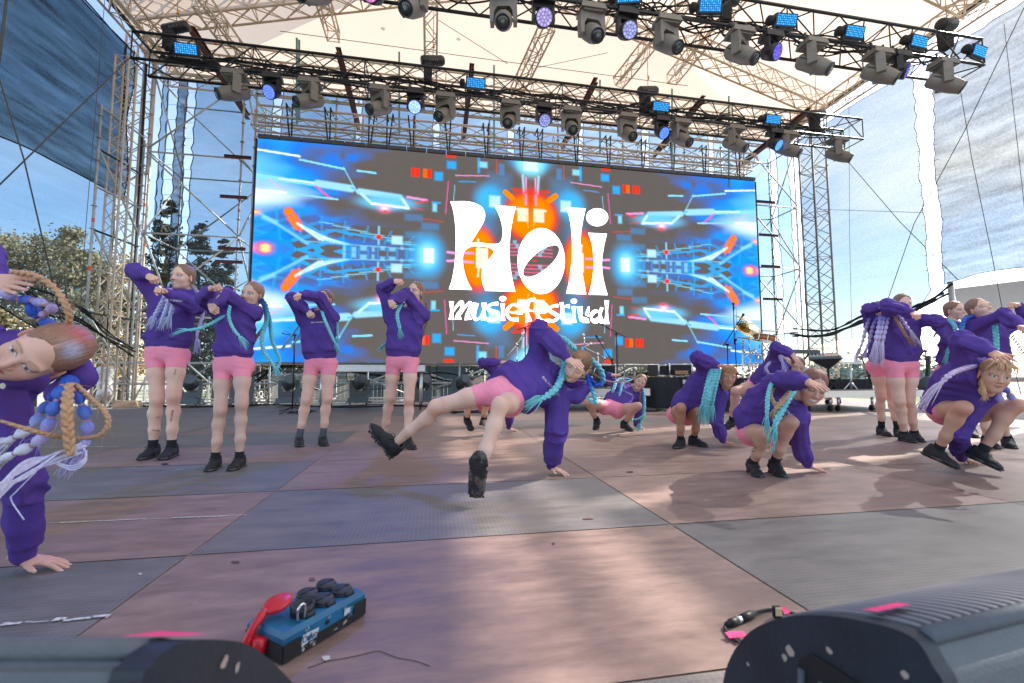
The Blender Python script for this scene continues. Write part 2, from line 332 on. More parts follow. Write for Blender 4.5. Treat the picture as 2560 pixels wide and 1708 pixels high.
def net(name, label, P, nu, nv, mat_, hem=.03, group='mesh nets round the stage', sides=(1, 1, 1, 1), hc=None):
    """P(u, v) -> point, u along, v up"""
    root = thing(name, label, 'mesh net', P(.5, 0), group)
    v = [P(i / nu, j / nv) for j in range(nv + 1) for i in range(nu + 1)]
    f = [(j * (nu + 1) + i, j * (nu + 1) + i + 1, (j + 1) * (nu + 1) + i + 1, (j + 1) * (nu + 1) + i) for j in range(nv) for i in range(nu)]
    mesh_obj('mesh_sheet', np.array(v), f, mat_, root, True)
    b = MB(); E = [[P(i / nu, 0) for i in range(nu + 1)], [P(i / nu, 1) for i in range(nu + 1)], [P(0, j / nv) for j in range(nv + 1)], [P(1, j / nv) for j in range(nv + 1)]]
    for k, e in enumerate(E):
        if sides[k]: b.tube(e, hem, 5)
    b.build('hem', M_EDGE, root, True); return root
def wob(a, b, s): return (mnoise.noise(Vector((a, b, s)))) 
def netX(X, Ya, Yb, zb, zt, s, sc=0.10, sag=0.0):
    def P(u, v):
        z0 = zb(u) if callable(zb) else zb; z = z0 + (zt - z0) * v; Y = Ya + (Yb - Ya) * u
        edge = sc * abs(math.sin(v * 13 * math.pi)) ** .7 * (.6 + .5 * wob(v * 9, s, 1)); Y += (edge if u < .001 else (-edge if u > .999 else 0)) * (1 if Yb > Ya else -1) * (.35 + v * .65 if v < .9 else 1)
        bul = sag * math.sin(math.pi * v) * math.sin(math.pi * u) + .12 * wob(u * 3 + s, v * 3, s) + .05 * wob(u * 9, v * 5 + u * 4, s)
        return V(X + bul, Y, z)
    return P
def netY(Y, Xa, Xb, zb, zt, s, sc=0.05):
    def P(u, v):
        z0 = zb(u) if callable(zb) else zb; z = z0 + (zt - z0) * v; X = Xa + (Xb - Xa) * u
        edge = sc * abs(math.sin(v * 16 * math.pi)) ** .7 * (.7 + .5 * wob(v * 9, s, 1)); X += edge if u < .001 else (-edge if u > .999 else 0)
        return V(X, Y + .07 * wob(u * 4 + s, v * 4, s) + .03 * wob(u * 12, v * 3, s), z)
    return P
net('mesh_net', 'large pale-blue see-through net wall at the left side of the stage', netX(-7.25, 11.3, 2.5, lambda u: 1.3 + 1.1 * min(1, u * 2.2) - .25 * math.sin(u * 9), 8.5, 3, .05, -.3), 70, 40, M_NET, .014)
net('mesh_net', 'second dark folded net layer hanging over the upper left wall', netX(-7.05, 11.25, 2.5, lambda u: 4.75 - 1.2 * u + .25 * math.sin(u * 5), 8.3, 8, .05, -.25), 70, 30, M_NET2, .014)
rg_ = [-7.3, -6.95, -6.5, -4.35, -2.2, 0.0, 2.2, 4.4, 6.6, 8.9, 11.25, 11.95]
wd_ = ['narrow rear net strip at the left corner post', 'dark doubled rear net strip between two laced gaps', 'rear net panel behind the left scaffold bay', 'second rear net panel, above the left end of the screen', 'third rear net panel above the screen', 'fourth rear net panel above the screen, left of its middle', 'rear net panel above the middle of the screen', 'rear net panel above the screen, right of its middle', 'rear net panel above the right third of the screen', 'rear net panel behind the right scaffold bay', 'narrow rear net strip at the right corner']
for i in range(11):
    a, c = rg_[i] + .07, rg_[i + 1] - .07
    net('mesh_net', wd_[i], netY(12.62 + .03 * (i % 2), a, c, (lambda u, k=i: (.55 if k > 1 else 1.9) + .25 * math.sin(u * 3 + k) + (.9 if k >= 9 else 0)), 8.7, i * 2.3, .075), 8, 60, M_NET2 if i == 1 else M_NET, .012)
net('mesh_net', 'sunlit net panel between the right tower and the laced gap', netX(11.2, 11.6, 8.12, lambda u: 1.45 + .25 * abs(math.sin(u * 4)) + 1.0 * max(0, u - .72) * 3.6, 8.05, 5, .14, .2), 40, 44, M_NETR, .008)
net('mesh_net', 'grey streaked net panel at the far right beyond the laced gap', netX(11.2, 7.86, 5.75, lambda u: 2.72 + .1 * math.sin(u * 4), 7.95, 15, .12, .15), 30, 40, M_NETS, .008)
net('mesh_net', 'net panel on the right side nearest the audience', netX(11.2, 5.60, -1.5, 1.2, 7.9, 25, .12, .15), 50, 40, M_NETS, .008)  # out of view; extended forward to keep sun stripes off the near boards
# folds of spare net gathered along the lower hems
def gather(label, pts, r, seed, n=4):
    g = random.Random(seed); b = MB()
    for k in range(n):
        P = [p + V(g.uniform(-.1, .1), g.uniform(-.1, .1), g.uniform(-.18, .18)) for p in pts]; C_ = crom(P, 8)
        b.tube(C_, [r * (.5 + .5 * abs(wob(i * .4, k, seed))) * g.uniform(.6, 1.2) for i in range(len(C_))], 5)
    tag(b.build('net_gather', M_EDGE, None, True), label, 'net fold', 'folds of spare net')
gather('dark folds of net gathered low behind the left wall trees', [onX(x, y, -6.6) for x, y in ((60, 725), (120, 765), (200, 790), (260, 840), (330, 885))], .035, 3)
gather('black folds of net hanging low between the right tower and the gap', [onX(x, y, 11.1) for x, y in ((1985, 830), (2075, 838), (2180, 800), (2290, 760), (2375, 712))], .06, 5, 3)
gather('dark sagging net hem under the screen left end', [onY(x, y, 12.3) for x, y in ((640, 945), (700, 915), (800, 905), (950, 925), (1100, 948), (1180, 945))], .05, 7, 5)
gather('black net edge under the right part of the screen', [onY(x, y, 12.3) for x, y in ((1250, 930), (1450, 950), (1700, 925), (1900, 940))], .04, 9, 3)
# lacing gaps: cords
def lacing(label, X, Y, z0, z1, ax, n, w_):
    r = thing('lacing', label, 'lacing', (X, Y, z0), 'cords lacing the nets')
    for i in range(n):
        z = z0 + (z1 - z0) * (i + .5) / n; d = V(w_, 0, 0) if ax == 'x' else V(0, w_, 0); MB().cyl(V(X, Y, z) - d, V(X, Y, z + .03) + d, .006, n=4).build('cord', M_CHROME, r)
lacing('white cord ties across the gap of the sunlit side nets', 11.2, 7.99, 2.9, 7.9, 'y', 14, .22)
lacing('cord ties in the rear corner gap by the lattice tower', -6.95, 12.64, 1.9, 8.5, 'x', 16, .12)
lacing('cord ties in the second rear gap left of the screen', -6.5, 12.64, 1.6, 8.5, 'x', 16, .12)
lacing('cord ties in the rear gap beside the right lattice tower', 11.25, 12.64, 1.6, 8.5, 'x', 16, .12)
# ---- roof canvas: gable with a hipped end
def canvas_mat():
    m = bpy.data.materials.new('roof_canvas'); m.use_nodes = True; t = m.node_tree; t.nodes.clear(); NN = t.nodes.new; L = t.links.new
    o = NN('ShaderNodeOutputMaterial'); ms = NN('ShaderNodeMixShader'); df = NN('ShaderNodeBsdfDiffuse'); tl = NN('ShaderNodeBsdfTranslucent'); df.inputs[0].default_value = (.78, .70, .62, 1); ms.inputs[0].default_value = .46
    c = NN('ShaderNodeTexCoord'); n = NN('ShaderNodeTexNoise'); n.inputs['Scale'].default_value = .9; n.inputs['Detail'].default_value = 6; L(c.outputs['Object'], n.inputs['Vector'])
    r = NN('ShaderNodeMapRange'); r.inputs[3].default_value = .9; r.inputs[4].default_value = 1.05; L(n.outputs['Fac'], r.inputs[0]); mu = NN('ShaderNodeMixRGB'); mu.blend_type = 'MULTIPLY'; mu.inputs[0].default_value = 1; mu.inputs[1].default_value = (.82, .67, .55, 1); L(r.outputs[0], mu.inputs[2]); L(mu.outputs[0], tl.inputs[0])
    bn = NN('ShaderNodeBump'); bn.inputs['Strength'].default_value = .3; bn.inputs['Distance'].default_value = .05; L(n.outputs['Fac'], bn.inputs['Height']); L(bn.outputs[0], df.inputs['Normal'])
    L(df.outputs[0], ms.inputs[1]); L(tl.outputs[0], ms.inputs[2]); L(ms.outputs[0], o.inputs[0]); return m
M_CANVAS = canvas_mat()
EX0, EX1, RX, EZ, RZ, HY, FY, BYY = -7.15, 11.75, 2.3, 8.95, 12.2, 10.2, -1.5, 13.1
def canvas(label, quad, n=14):
    A, B, C_, D = [np.array(q, float) for q in quad]; v = []
    for j in range(n + 1):
        for i in range(n + 1):
            s_, t_ = i / n, j / n; p = (A * (1 - s_) + B * s_) * (1 - t_) + (D * (1 - s_) + C_ * s_) * t_; p = p + V(0, 0, -.14 * math.sin(math.pi * s_) * math.sin(math.pi * t_) + .03 * wob(s_ * 4, t_ * 4, A[0])); v.append(p)
    f = [(j * (n + 1) + i, j * (n + 1) + i + 1, (j + 1) * (n + 1) + i + 1, (j + 1) * (n + 1) + i) for j in range(n) for i in range(n)]
    return mesh_obj('canvas_panel', np.array(v), f, M_CANVAS, roof, True)
roof = thing('canvas_roof', 'cream canvas stage roof glowing in the sun above the trusses', 'roof', (RX, 6, EZ))
canvas('l', [(EX0, FY, EZ), (EX0, HY, EZ), (RX, HY, RZ), (RX, FY, RZ)]); canvas('r', [(EX1, FY, EZ), (EX1, HY, EZ), (RX, HY, RZ), (RX, FY, RZ)])
canvas('h', [(EX0, BYY, EZ - .1), (EX1, BYY, EZ - .1), (RX + .05, HY, RZ), (RX - .05, HY, RZ)]); canvas('hl', [(EX0, HY, EZ), (EX0, BYY, EZ - .1), (RX - .05, HY, RZ), (RX - .05, HY, RZ)]); canvas('hr', [(EX1, HY, EZ), (EX1, BYY, EZ - .1), (RX + .05, HY, RZ), (RX + .05, HY, RZ)])
b = MB()
for X in (EX0, EX1): b.tube([(X, FY + i * (BYY - FY) / 20, EZ - .02 + .02 * math.sin(i * 2)) for i in range(21)], .05, 6)
b.build('edge_hem', mat('dark_webbing', (.02, .02, .022), .8), roof)
# ---- trusses
def truss(label, A, B, w_=.4, h_=.4, bay=.5, mat_=None, r=.027, rb=.0125, name='truss', up=(0, 0, 1), group=None, cat='truss', tri=False, tape=0, xb=False):
    mat_ = mat_ or M_BEIGE; A = np.asarray(A, float); B = np.asarray(B, float); d = unit(B - A); L = np.linalg.norm(B - A); x = unit(np.cross(d, np.asarray(up, float))); z = np.cross(x, d)
    root = thing(name, label, cat, (A + B) / 2, group); offs = [x * w_ / 2 + z * h_ / 2, -x * w_ / 2 + z * h_ / 2, -x * w_ / 2 - z * h_ / 2, x * w_ / 2 - z * h_ / 2]
    if tri: offs = [z * h_ / 2, -x * w_ / 2 - z * h_ / 2, x * w_ / 2 - z * h_ / 2]
    for o in offs: MB().cyl(A + o, B + o, r, n=8).build('chord', mat_, root, True)
    b = MB(); n = max(2, int(round(L / bay))); m = len(offs)
    for k in range(m):
        o1, o2 = offs[k], offs[(k + 1) % m]
        for i in range(n):
            p, q = A + d * L * i / n, A + d * L * (i + 1) / n
            if i % 2: b.cyl(p + o1, q + o2, rb, n=5, cap=False)
            else: b.cyl(p + o2, q + o1, rb, n=5, cap=False)
            if xb: b.cyl(p + (o1 if not i % 2 else o2), q + (o2 if not i % 2 else o1), rb, n=5, cap=False)
            if i % 4 == 0: b.cyl(p + o1, p + o2, rb, n=5, cap=False)
        b.cyl(B + o1, B + o2, rb, n=5, cap=False)
    b.build('bracing', mat_, root, True)
    if tape:
        b = MB()
        for i in range(tape): p = A + d * L * (i + .5) / tape + offs[i % m]; b.cyl(p, p + d * .06, r + .004, n=8)
        b.build('marker_tape', M_ORANGE, root)
    return root
FTY, RTY, TZ = 6.2, 8.7, 6.55
truss('black lighting truss nearest the audience with a row of moving heads', (-8.5, FTY, TZ), (9.75, FTY, TZ), .5, .5, .5, M_BLACKT, .026, .012, group='black lighting trusses', cat='lighting truss')
truss('black lighting truss hanging in front of the screen', (-5.35, RTY, TZ), (10.0, RTY, TZ), .5, .5, .5, M_BLACKT, .026, .012, group='black lighting trusses', cat='lighting truss')
truss('beige eave truss above the rear net, front one of the two', (-6.9, 11.45, 8.55), (11.5, 11.45, 8.55), .4, .4, .6, tape=6, group='beige eave trusses')
truss('beige eave truss above the rear net, rear one of the two', (-6.9, 12.2, 8.45), (11.5, 12.2, 8.45), .4, .4, .6, group='beige eave trusses')
truss('beige box truss carrying the screen on slings, front one', (-4.3, 11.1, 7.05), (9.3, 11.1, 7.05), .32, .34, .62, r=.027, rb=.014, tri=True, group='screen trusses')
truss('beige box truss carrying the screen, rear one', (-4.6, 11.75, 7.15), (9.6, 11.75, 7.15), .32, .34, .62, r=.027, rb=.014, tri=True, group='screen trusses')
truss('beige gable truss climbing from the left corner to the ridge', (EX0 + .3, 10.9, 8.9), (RX, 10.9, 11.45), .45, .5, .62, xb=True, rb=.0135, group='gable trusses')
truss('beige gable truss descending from the ridge to the right corner', (RX, 10.9, 11.45), (EX1 - .3, 10.9, 8.9), .45, .5, .62, xb=True, rb=.0135, group='gable trusses')
truss('beige gable truss over the front lighting truss, left half', (EX0 + .3, 7.0, 8.75), (RX, 7.0, 11.4), .45, .5, .62, xb=True, rb=.0135, group='gable trusses')
truss('beige gable truss over the front lighting truss, right half', (RX, 7.0, 11.4), (EX1 - .3, 7.0, 8.75), .45, .5, .62, xb=True, rb=.0135, group='gable trusses')
truss('beige eave truss running forward along the left roof edge', (EX0 + .45, 12.2, 8.6), (EX0 + .45, 0, 8.6), .4, .4, .5, group='side eave trusses')
truss('beige eave truss running forward along the right roof edge', (EX1 - .45, 12.2, 8.6), (EX1 - .45, 0, 8.6), .4, .4, .5, group='side eave trusses')
for lab, a, c in (('beige hip rafter truss in the left part of the roof', (640, 192), (500, 0)), ('beige hip rafter truss left of the ridge, nearly upright in view', (1077, 240), (1077, 0)), ('beige hip rafter truss just right of the ridge', (1290, 232), (1372, 60)), ('beige hip rafter truss in the right part of the roof', (1545, 208), (1712, 0))):
    A = onY(*a, 11.9); B = onY(*c, 9.6); truss(lab, A, B, .3, .3, .36, r=.024, rb=.012, group='hip rafter trusses')
for lab, a, c in (('beige purlin truss at the upper right', (2068, 178), (1640, -40)), ('beige purlin truss crossing behind the far right fixtures', (2300, -10), (1700, 400))):
    pass
truss('beige purlin truss running forward under the right roof slope', (7.2, 12.0, 9.9), (7.2, 2.0, 9.9), .3, .3, .36, r=.024, rb=.012, group='purlin trusses')
truss('beige purlin truss running forward under the left roof slope', (-2.8, 12.0, 9.9), (-2.8, 2.0, 9.9), .3, .3, .36, r=.024, rb=.012, group='purlin trusses')
# lattice towers
truss('tall beige lattice tower at the left rear corner', (-7.12, 11.6, -1.3), (-7.12, 11.6, 8.9), .42, .42, .35, up=(0, 1, 0), r=.028, rb=.0125, name='lattice_tower', cat='lattice tower', group='lattice corner towers', tape=3)
truss('tall beige lattice tower at the right rear corner', (11.75, 11.6, -1.3), (11.75, 11.6, 8.9), .50, .50, .35, up=(0, 1, 0), r=.028, rb=.0125, name='lattice_tower', cat='lattice tower', group='lattice corner towers', tape=3)
truss('slim lattice mast beside the left corner tower', (-6.82, 10.65, 0), (-6.82, 10.65, 7.7), .26, .26, .28, up=(0, 1, 0), r=.022, rb=.009, name='lattice_tower', cat='lattice tower', group='lattice corner towers')
# ---- ring scaffold
def scaffold(label, xs, ys, zs, top, seed, diag=True, lev=None, planks=(), skip_back=False):
    g = random.Random(seed); root = thing('scaffold', label, 'scaffold', (sum(xs) / len(xs), ys[0], zs[0]), 'ring scaffold behind the stage'); tp = MB(); gn = MB()
    for X in xs:
        for Y in ys:
            b = MB(); zt = top + g.uniform(-.3, .2); b.cyl((X, Y, -1.3), (X, Y, zt), .0242, n=8)
            z = zs[0]
            while z < zt: b.lathe([(.026, 0), (.055, .002), (.055, .010), (.026, .012)], (X, Y, z), n=8); z += .5
            b.build('standard', M_GALV, root, True); zz = zs[0] + .7 + 2 * g.randint(0, 2); tp.cyl((X, Y, zz), (X, Y, zz + .07), .028, n=8)
    for k, z in enumerate(zs):
        for Y in ys:
            for X0, X1 in zip(xs, xs[1:]):
                if lev and Y in lev and k not in lev[Y]: continue
                MB().cyl((X0, Y, z), (X1, Y, z), .0215, n=7).build('ledger', M_GALV, root, True)
                if g.random() < .5: gn.cyl((X1 - .12, Y, z), (X1 - .06, Y, z), .026, n=7)
        if len(ys) > 1:
            for X in xs: MB().cyl((X, ys[0], z), (X, ys[1], z), .0215, n=7).build('ledger', M_GALV, root, True)
    if diag:
        for k in range(len(zs) - 1):
            for j, Y in enumerate(ys):
                for i, (X0, X1) in enumerate(zip(xs, xs[1:])):
                    a, c = ((X0, X1) if (j + (k if seed % 2 else 0)) % 2 else (X1, X0)); o = .04 * (1 if j else -1)
                    MB().cyl((a, Y + o, zs[k] + .05), (c, Y + o, zs[k + 1] - .05), .021, n=7).build('diagonal', M_GALV, root, True)
            if len(ys) > 1:
                for X in xs[:: max(1, len(xs) - 1)]: MB().cyl((X + .04, ys[k % 2], zs[k] + .05), (X + .04, ys[1 - k % 2], zs[k + 1] - .05), .021, n=7).build('diagonal', M_GALV, root, True)
    tp.build('marker_tape', M_ORANGE, root)
    if gn.v: gn.build('wedge_tape', M_GREEN, root)
    return root
ZL = [.05, 2.08, 4.1, 6.12, 8.15]
scaffold('ring scaffold tower filling the bay left of the screen', [-6.9, -4.82], [11.7, 13.15], ZL, 8.6, 3)
scaffold('ring scaffold tower filling the bay right of the screen', [9.7, 11.55], [12.1, 13.2], ZL, 8.6, 4)
scaffold('low ring scaffold frame under and behind the screen', [-4.7, -2.7, -.6, 1.5, 3.55, 5.6, 7.65, 9.6], [11.7, 13.15], [-.9, .05, .98], 1.2, 5)
scaffold('high ring scaffold frame above and behind the screen', [-4.7, -2.7, -.6, 1.5, 3.55, 5.6, 7.65, 9.6], [12.15], [6.15, 8.15], 8.4, 7, diag=False)
sc = thing('scaffold', 'single outer scaffold frame left of the lattice tower with red marks', 'scaffold', (-6.86, 10.1, 0), 'ring scaffold behind the stage')
for X, Y, zt in ((-6.86, 10.1, 6.3), (-6.75, 11.3, 6.2)):
    b = MB(); b.cyl((X, Y, 0), (X, Y, zt), .0242, n=8)
    for k in range(13): b.lathe([(.026, 0), (.055, .002), (.055, .010), (.026, .012)], (X, Y, .3 + k * .48), n=8)
    b.build('standard', M_GALV, sc, True)
for k, z in enumerate((2.3, 4.3, 6.3)):
    z *= .85; MB().cyl((-6.86, 10.1, z), (-6.75, 11.3, z), .0215, n=7).build('ledger', M_BLACKT, sc, True); MB().cyl((-6.86, 10.1, z + .9), (-6.75, 11.3, z + .9), .0215, n=7).build('ledger', M_GALV, sc, True)
    MB().cyl((-6.86, 10.12, z), (-6.75, 11.28, z - 1.4), .0215, n=7).build('diagonal', M_GALV, sc, True)
b = MB()
for z in (1.3, 3.8, 2.8): b.cyl((-6.86, 10.1, z), (-6.86, 10.1, z + .09), .027, n=8)
b.build('marker_tape', M_ORANGE, sc)
# black sheathed cable riser pipe beside the left tower, handrails at the back of the deck
tag(MB().cyl(onY(366, 160, 11.35), onY(317, 1015, 11.35), .028, n=8).build('cable_riser', M_BLACKT, None, True), 'black pipe with bundled cable running up beside the left tower', 'pipe')
hr = thing('handrail', 'grey tube handrail along the back edge of the deck', 'handrail', (2, 11.25, 0))
for z in (.98, .5): MB().cyl((-8.3, 11.3, z), (9.6, 11.3, z), .0225, n=8).build('rail', M_GALV, hr, True)
for k in range(9): MB().cyl((-8.3 + k * 2.237, 11.3, 0), (-8.3 + k * 2.237, 11.3, 1.05), .0225, n=8).build('post', M_GALV, hr, True)
# guy wires
def wire(label, P, r=.006, sagv=0.0):
    P = [np.asarray(p, float) for p in P]
    if len(P) == 2 and sagv: P = [P[0] * (1 - t) + P[1] * t - V(0, 0, sagv * 4 * t * (1 - t)) for t in np.linspace(0, 1, 12)]
    tag(MB().tube(P, r, 5).build('guy_wire', M_ROPE, None, True), label, 'guy wire', 'guy wires and ropes')
wire('guy wire slanting from the left tower down across the net', [onX(330, 140, -6.2), onX(-40, 500, -6.2)], .011)
wire('dark rope crossing the left net downwards to the low knot', [onX(-10, 170, -6.3), onX(60, 400, -6.3), onX(170, 870, -6.3)], .011)
wire('thin vertical cord in front of the left net', [onX(262, 0, -6.1), onX(215, 560, -6.1), onX(192, 900, -6.1)], .005)
wire('thick grey cable at the left picture edge', [onX(18, -10, -5.8), onX(-8, 200, -5.8)], .016)
wire('guy wire from the right eave down to the right, steep', [onX(2560, 20, 10.6), onX(2410, 330, 10.6), onX(2285, 560, 10.6), onX(2195, 820, 10.6)], .008)
wire('guy wire from the rear truss end down to the right tent pole', [onX(2095, 375, 10.8), onX(2250, 555, 10.8), onX(2395, 700, 10.8)], .008)
wire('thin reddish rope falling at the far right', [onX(2395, 190, 10.4), onX(2430, 400, 10.4), onX(2480, 640, 10.4), onX(2530, 900, 10.4), onX(2552, 985, 10.4)], .006)
wire('thin cord hanging in the sunlit net', [onX(2122, 180, 10.9), onX(2124, 600, 10.9), onX(2130, 850, 10.9)], .005)
wire('thin cord hanging in the far right net', [onX(2510, 60, 10.9), onX(2540, 330, 10.9), onX(2570, 600, 10.9)], .005)
wire('horizontal cord across the sunlit net', [onX(2060, 524, 11.0), onX(2320, 532, 11.0)], .006)
wire('tension cable under the roof canvas, left', [onY(345, 62, 11.0), onY(500, -10, 11.0)], .007)
wire('tension cable under the roof from turnbuckle to turnbuckle', [onY(700, 78, 11.0), onY(900, 105, 11.0), onY(1230, 150, 11.0), onY(1720, 215, 11.0)], .008)
wire('tension cable rising right of the ridge', [onY(1330, 172, 11.0), onY(1520, 132, 11.0)], .007)
wire('tension cable falling from upper left to the ridge rafter', [onY(1095, 50, 10.4), onY(1270, 160, 10.4)], .007)
# red oxide beams
def ibeam(label, A, B, s_=.13):
    A, B = np.asarray(A, float), np.asarray(B, float); root = MB(); root.bar(A, B, s_ * .12, s_); root.bar(A + V(0, 0, s_ * .5), B + V(0, 0, s_ * .5), s_ * .9, s_ * .12); root.bar(A - V(0, 0, s_ * .5), B - V(0, 0, s_ * .5), s_ * .9, s_ * .12)
    tag(root.build('steel_beam', M_RUST), label, 'steel beam', 'red oxide steel beams')
for lab, (x, y) in (('red steel beam under the left end of the eave trusses', (479, 73)), ('second red steel beam from the left under the eave trusses', (845, 125)), ('red steel beam just left of the ridge line', (1180, 165)), ('red steel beam just right of the ridge line', (1490, 200)), ('red steel beam above the right third of the screen', (1760, 245)), ('red steel beam at the right end of the eave trusses', (2025, 275))):
    A = onZ(x, y, 8.2); ibeam(lab, A, (A[0], 13.1, 8.0))
for k, (x, y) in enumerate(((600, 393), (590, 493), (585, 622), (578, 655))):
    A = onY(x, y, 11.25); ibeam('short dark red bracket beam at the left edge of the screen, ' + ('topmost', 'second', 'third', 'lowest')[k] + ' of four', A + V(-.35, 0, 0), A + V(.25, 0, 0), .06)
for k, (x, y) in enumerate(((1912, 505), (1920, 588), (1925, 666), (1930, 748))):
    A = onY(x, y, 11.25); ibeam('short dark red bracket beam at the right edge of the screen, ' + ('topmost', 'second', 'third', 'lowest')[k] + ' of four', A + V(-.3, 0, 0), A + V(.35, 0, 0), .06)
# teal uprights and black slings on the screen truss
for k, (x, y0_, y1_) in enumerate(((742, 95, 310), (748, 100, 300), (998, 130, 340), (1235, 163, 372), (1500, 200, 385), (1680, 222, 420), (1822, 240, 470))):
    A, B = onY(x, y0_, 10.9), onY(x, y1_, 10.9)
    tag(MB().bar(A, B, .045, .02, up=(0, 1, 0)).build('hanger_rail', M_BLUEIRON), 'thin teal hanger rail in front of the eave trusses, ' + ('first', 'second', 'third', 'fourth', 'fifth', 'sixth', 'seventh')[k] + ' from the left tower', 'rail', 'teal hanger rails')
g = random.Random(2); ORD = ('first', 'second', 'third', 'fourth', 'fifth', 'sixth', 'seventh', 'eighth', 'ninth', 'tenth', 'eleventh', 'twelfth', 'thirteenth', 'fourteenth', 'fifteenth', 'sixteenth')
for k, x in enumerate((722, 818, 930, 975, 1028, 1120, 1215, 1305, 1350, 1440, 1520, 1608, 1680, 1758, 1840)):
    T = onY(x, 300, 10.93); zt = 7.22; zb = 6.25; b = MB(); dx = g.uniform(-.06, .06)
    for s_ in (-1, 1): b.bar((T[0] + s_ * .07, 10.93, zt), (T[0] + s_ * .015 + dx, 10.95, zb), .035, .006, up=(0, 1, 0)); b.bar((T[0] + s_ * .07, 10.9, zt), (T[0] + s_ * .07, 11.28, zt), .035, .006)
    b.cyl((T[0] + dx, 10.95, zb + .05), (T[0] + dx, 10.95, zb - .12), .02, n=6); tag(b.build('sling', M_RUBBER), 'black round sling holding the screen top, %s from the left' % ORD[k], 'sling', 'black slings on the screen truss')
# ---- trees and far things outside
def leaf_mat(name, col): return mat(name, col, .7, var=.45, vscale=1.2, spec=.2)
M_LEAF = leaf_mat('tawny_leaves', (.33, .26, .14)); M_LEAF2 = leaf_mat('dark_needles', (.06, .06, .03)); M_LEAF3 = leaf_mat('pale_leaves', (.42, .34, .19)); M_BARK = mat('bark', (.10, .08, .06), .9, var=.3, vscale=4)
def tree(label, x, y, z0, h, w_, m, n, conif=False, seed=0, group='trees behind the nets', size=.24):
    g = np.random.default_rng(seed); root = thing('tree', label, 'tree', (x, y, z0), group); b = MB(); b.cyl((x, y, z0), (x, y, z0 + h * .8), w_ * .05 + .05, .04, n=7)
    for i in range(10): a = g.uniform(0, 6.28); z = z0 + h * g.uniform(.25, .7); b.cyl((x, y, z), (x + math.cos(a) * w_ * .35, y + math.sin(a) * w_ * .35, z + h * .12), .06, .02, n=5)
    b.build('trunk', M_BARK, root); V_ = []; nc = 75 if not conif else 90; cl = []
    for i in range(nc):
        if conif: t = g.uniform(.05, 1) ** .8; r = w_ * .5 * (1 - t) * g.uniform(.4, 1.05) + .1; zz = z0 + h * (.08 + .92 * t)
        else: t = g.uniform(0, 1); r = w_ * .5 * math.sin(math.pi * min(1, .25 + .72 * t)) * g.uniform(.3, 1); zz = z0 + h * (.22 + .75 * t)
        a = g.uniform(0, 6.28); cl.append((x + r * math.cos(a), y + r * math.sin(a), zz, (w_ * .085 * (1.2 - t if conif else 1)) * g.uniform(.6, 1.3)))
    cl = np.array(cl); k = g.integers(0, nc, n); p = cl[k, :3] + g.normal(size=(n, 3)) * cl[k, 3][:, None] * V(1, 1, .7 if not conif else .45)
    d1 = g.normal(size=(n, 3)); d1 /= np.linalg.norm(d1, axis=1)[:, None]; d2 = np.cross(d1, g.normal(size=(n, 3))); d2 /= np.linalg.norm(d2, axis=1)[:, None]; s_ = (size * g.uniform(.5, 1, n))[:, None]
    v = np.stack([p - d1 * s_ * .5, p + d2 * s_ * .3, p + d1 * s_ * .5, p - d2 * s_ * .3], 1).reshape(-1, 3); f = np.arange(4 * n).reshape(n, 4)
    mesh_obj('crown', v, f, m, root)
for k, (px, ytop, D, w_, m, cf, lab) in enumerate(((-40, 590, 24, 7, M_LEAF, 0, 'broad tawny tree at the very left edge behind the net'), (25, 585, 26, 5.5, M_LEAF3, 0, 'tawny tree behind the raised hand at the left'), (110, 590, 25, 5, M_LEAF, 0, 'bushy tree with rounded top behind the left net'), (182, 562, 24, 3.6, M_LEAF3, 0, 'slender tree with a tall spiky top behind the left net'), (262, 640, 26, 4.5, M_LEAF, 0, 'low bushy tree behind the lattice tower'), (330, 640, 28, 5, M_LEAF3, 0, 'tree behind the cable riser by the left tower'),
        (425, 500, 24, 5.2, M_LEAF2, 1, 'tallest dark conifer behind the laced gap'), (505, 560, 25, 5, M_LEAF2, 1, 'dark conifer behind the tall dancer'), (560, 600, 24, 4, M_LEAF2, 1, 'smaller dark conifer left of the screen edge'), (620, 760, 26, 6, M_LEAF2, 0, 'dark bushy tree behind the left screen edge'),
        (760, 860, 27, 8, M_LEAF2, 0, 'dark tree seen under the screen, left one'), (960, 862, 28, 8, M_LEAF, 0, 'tree seen under the screen by the white platform'), (1190, 870, 27, 8, M_LEAF2, 0, 'dark tree seen under the middle of the screen'), (1480, 880, 30, 7, M_LEAF, 0, 'tree seen under the screen above the amplifiers'), (1640, 890, 34, 7, M_LEAF, 0, 'tree seen under the screen behind the flight case'))):
    T = at(px, ytop, D); tree(lab, T[0], T[1], -1.35, T[2] + 1.35, w_, m, 6500, bool(cf), k + 3)
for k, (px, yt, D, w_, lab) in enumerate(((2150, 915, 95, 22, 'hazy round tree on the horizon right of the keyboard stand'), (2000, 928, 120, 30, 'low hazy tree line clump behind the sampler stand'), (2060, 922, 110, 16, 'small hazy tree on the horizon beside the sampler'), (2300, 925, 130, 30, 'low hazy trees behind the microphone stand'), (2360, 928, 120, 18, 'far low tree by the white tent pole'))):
    T = at(px, yt, D); tree(lab, T[0], T[1], -1.35, T[2] + 1.35, w_, leaf_mat('far_leaves', (.24, .28, .24)), 900, False, k + 40, 'far trees on the horizon', 1.6)
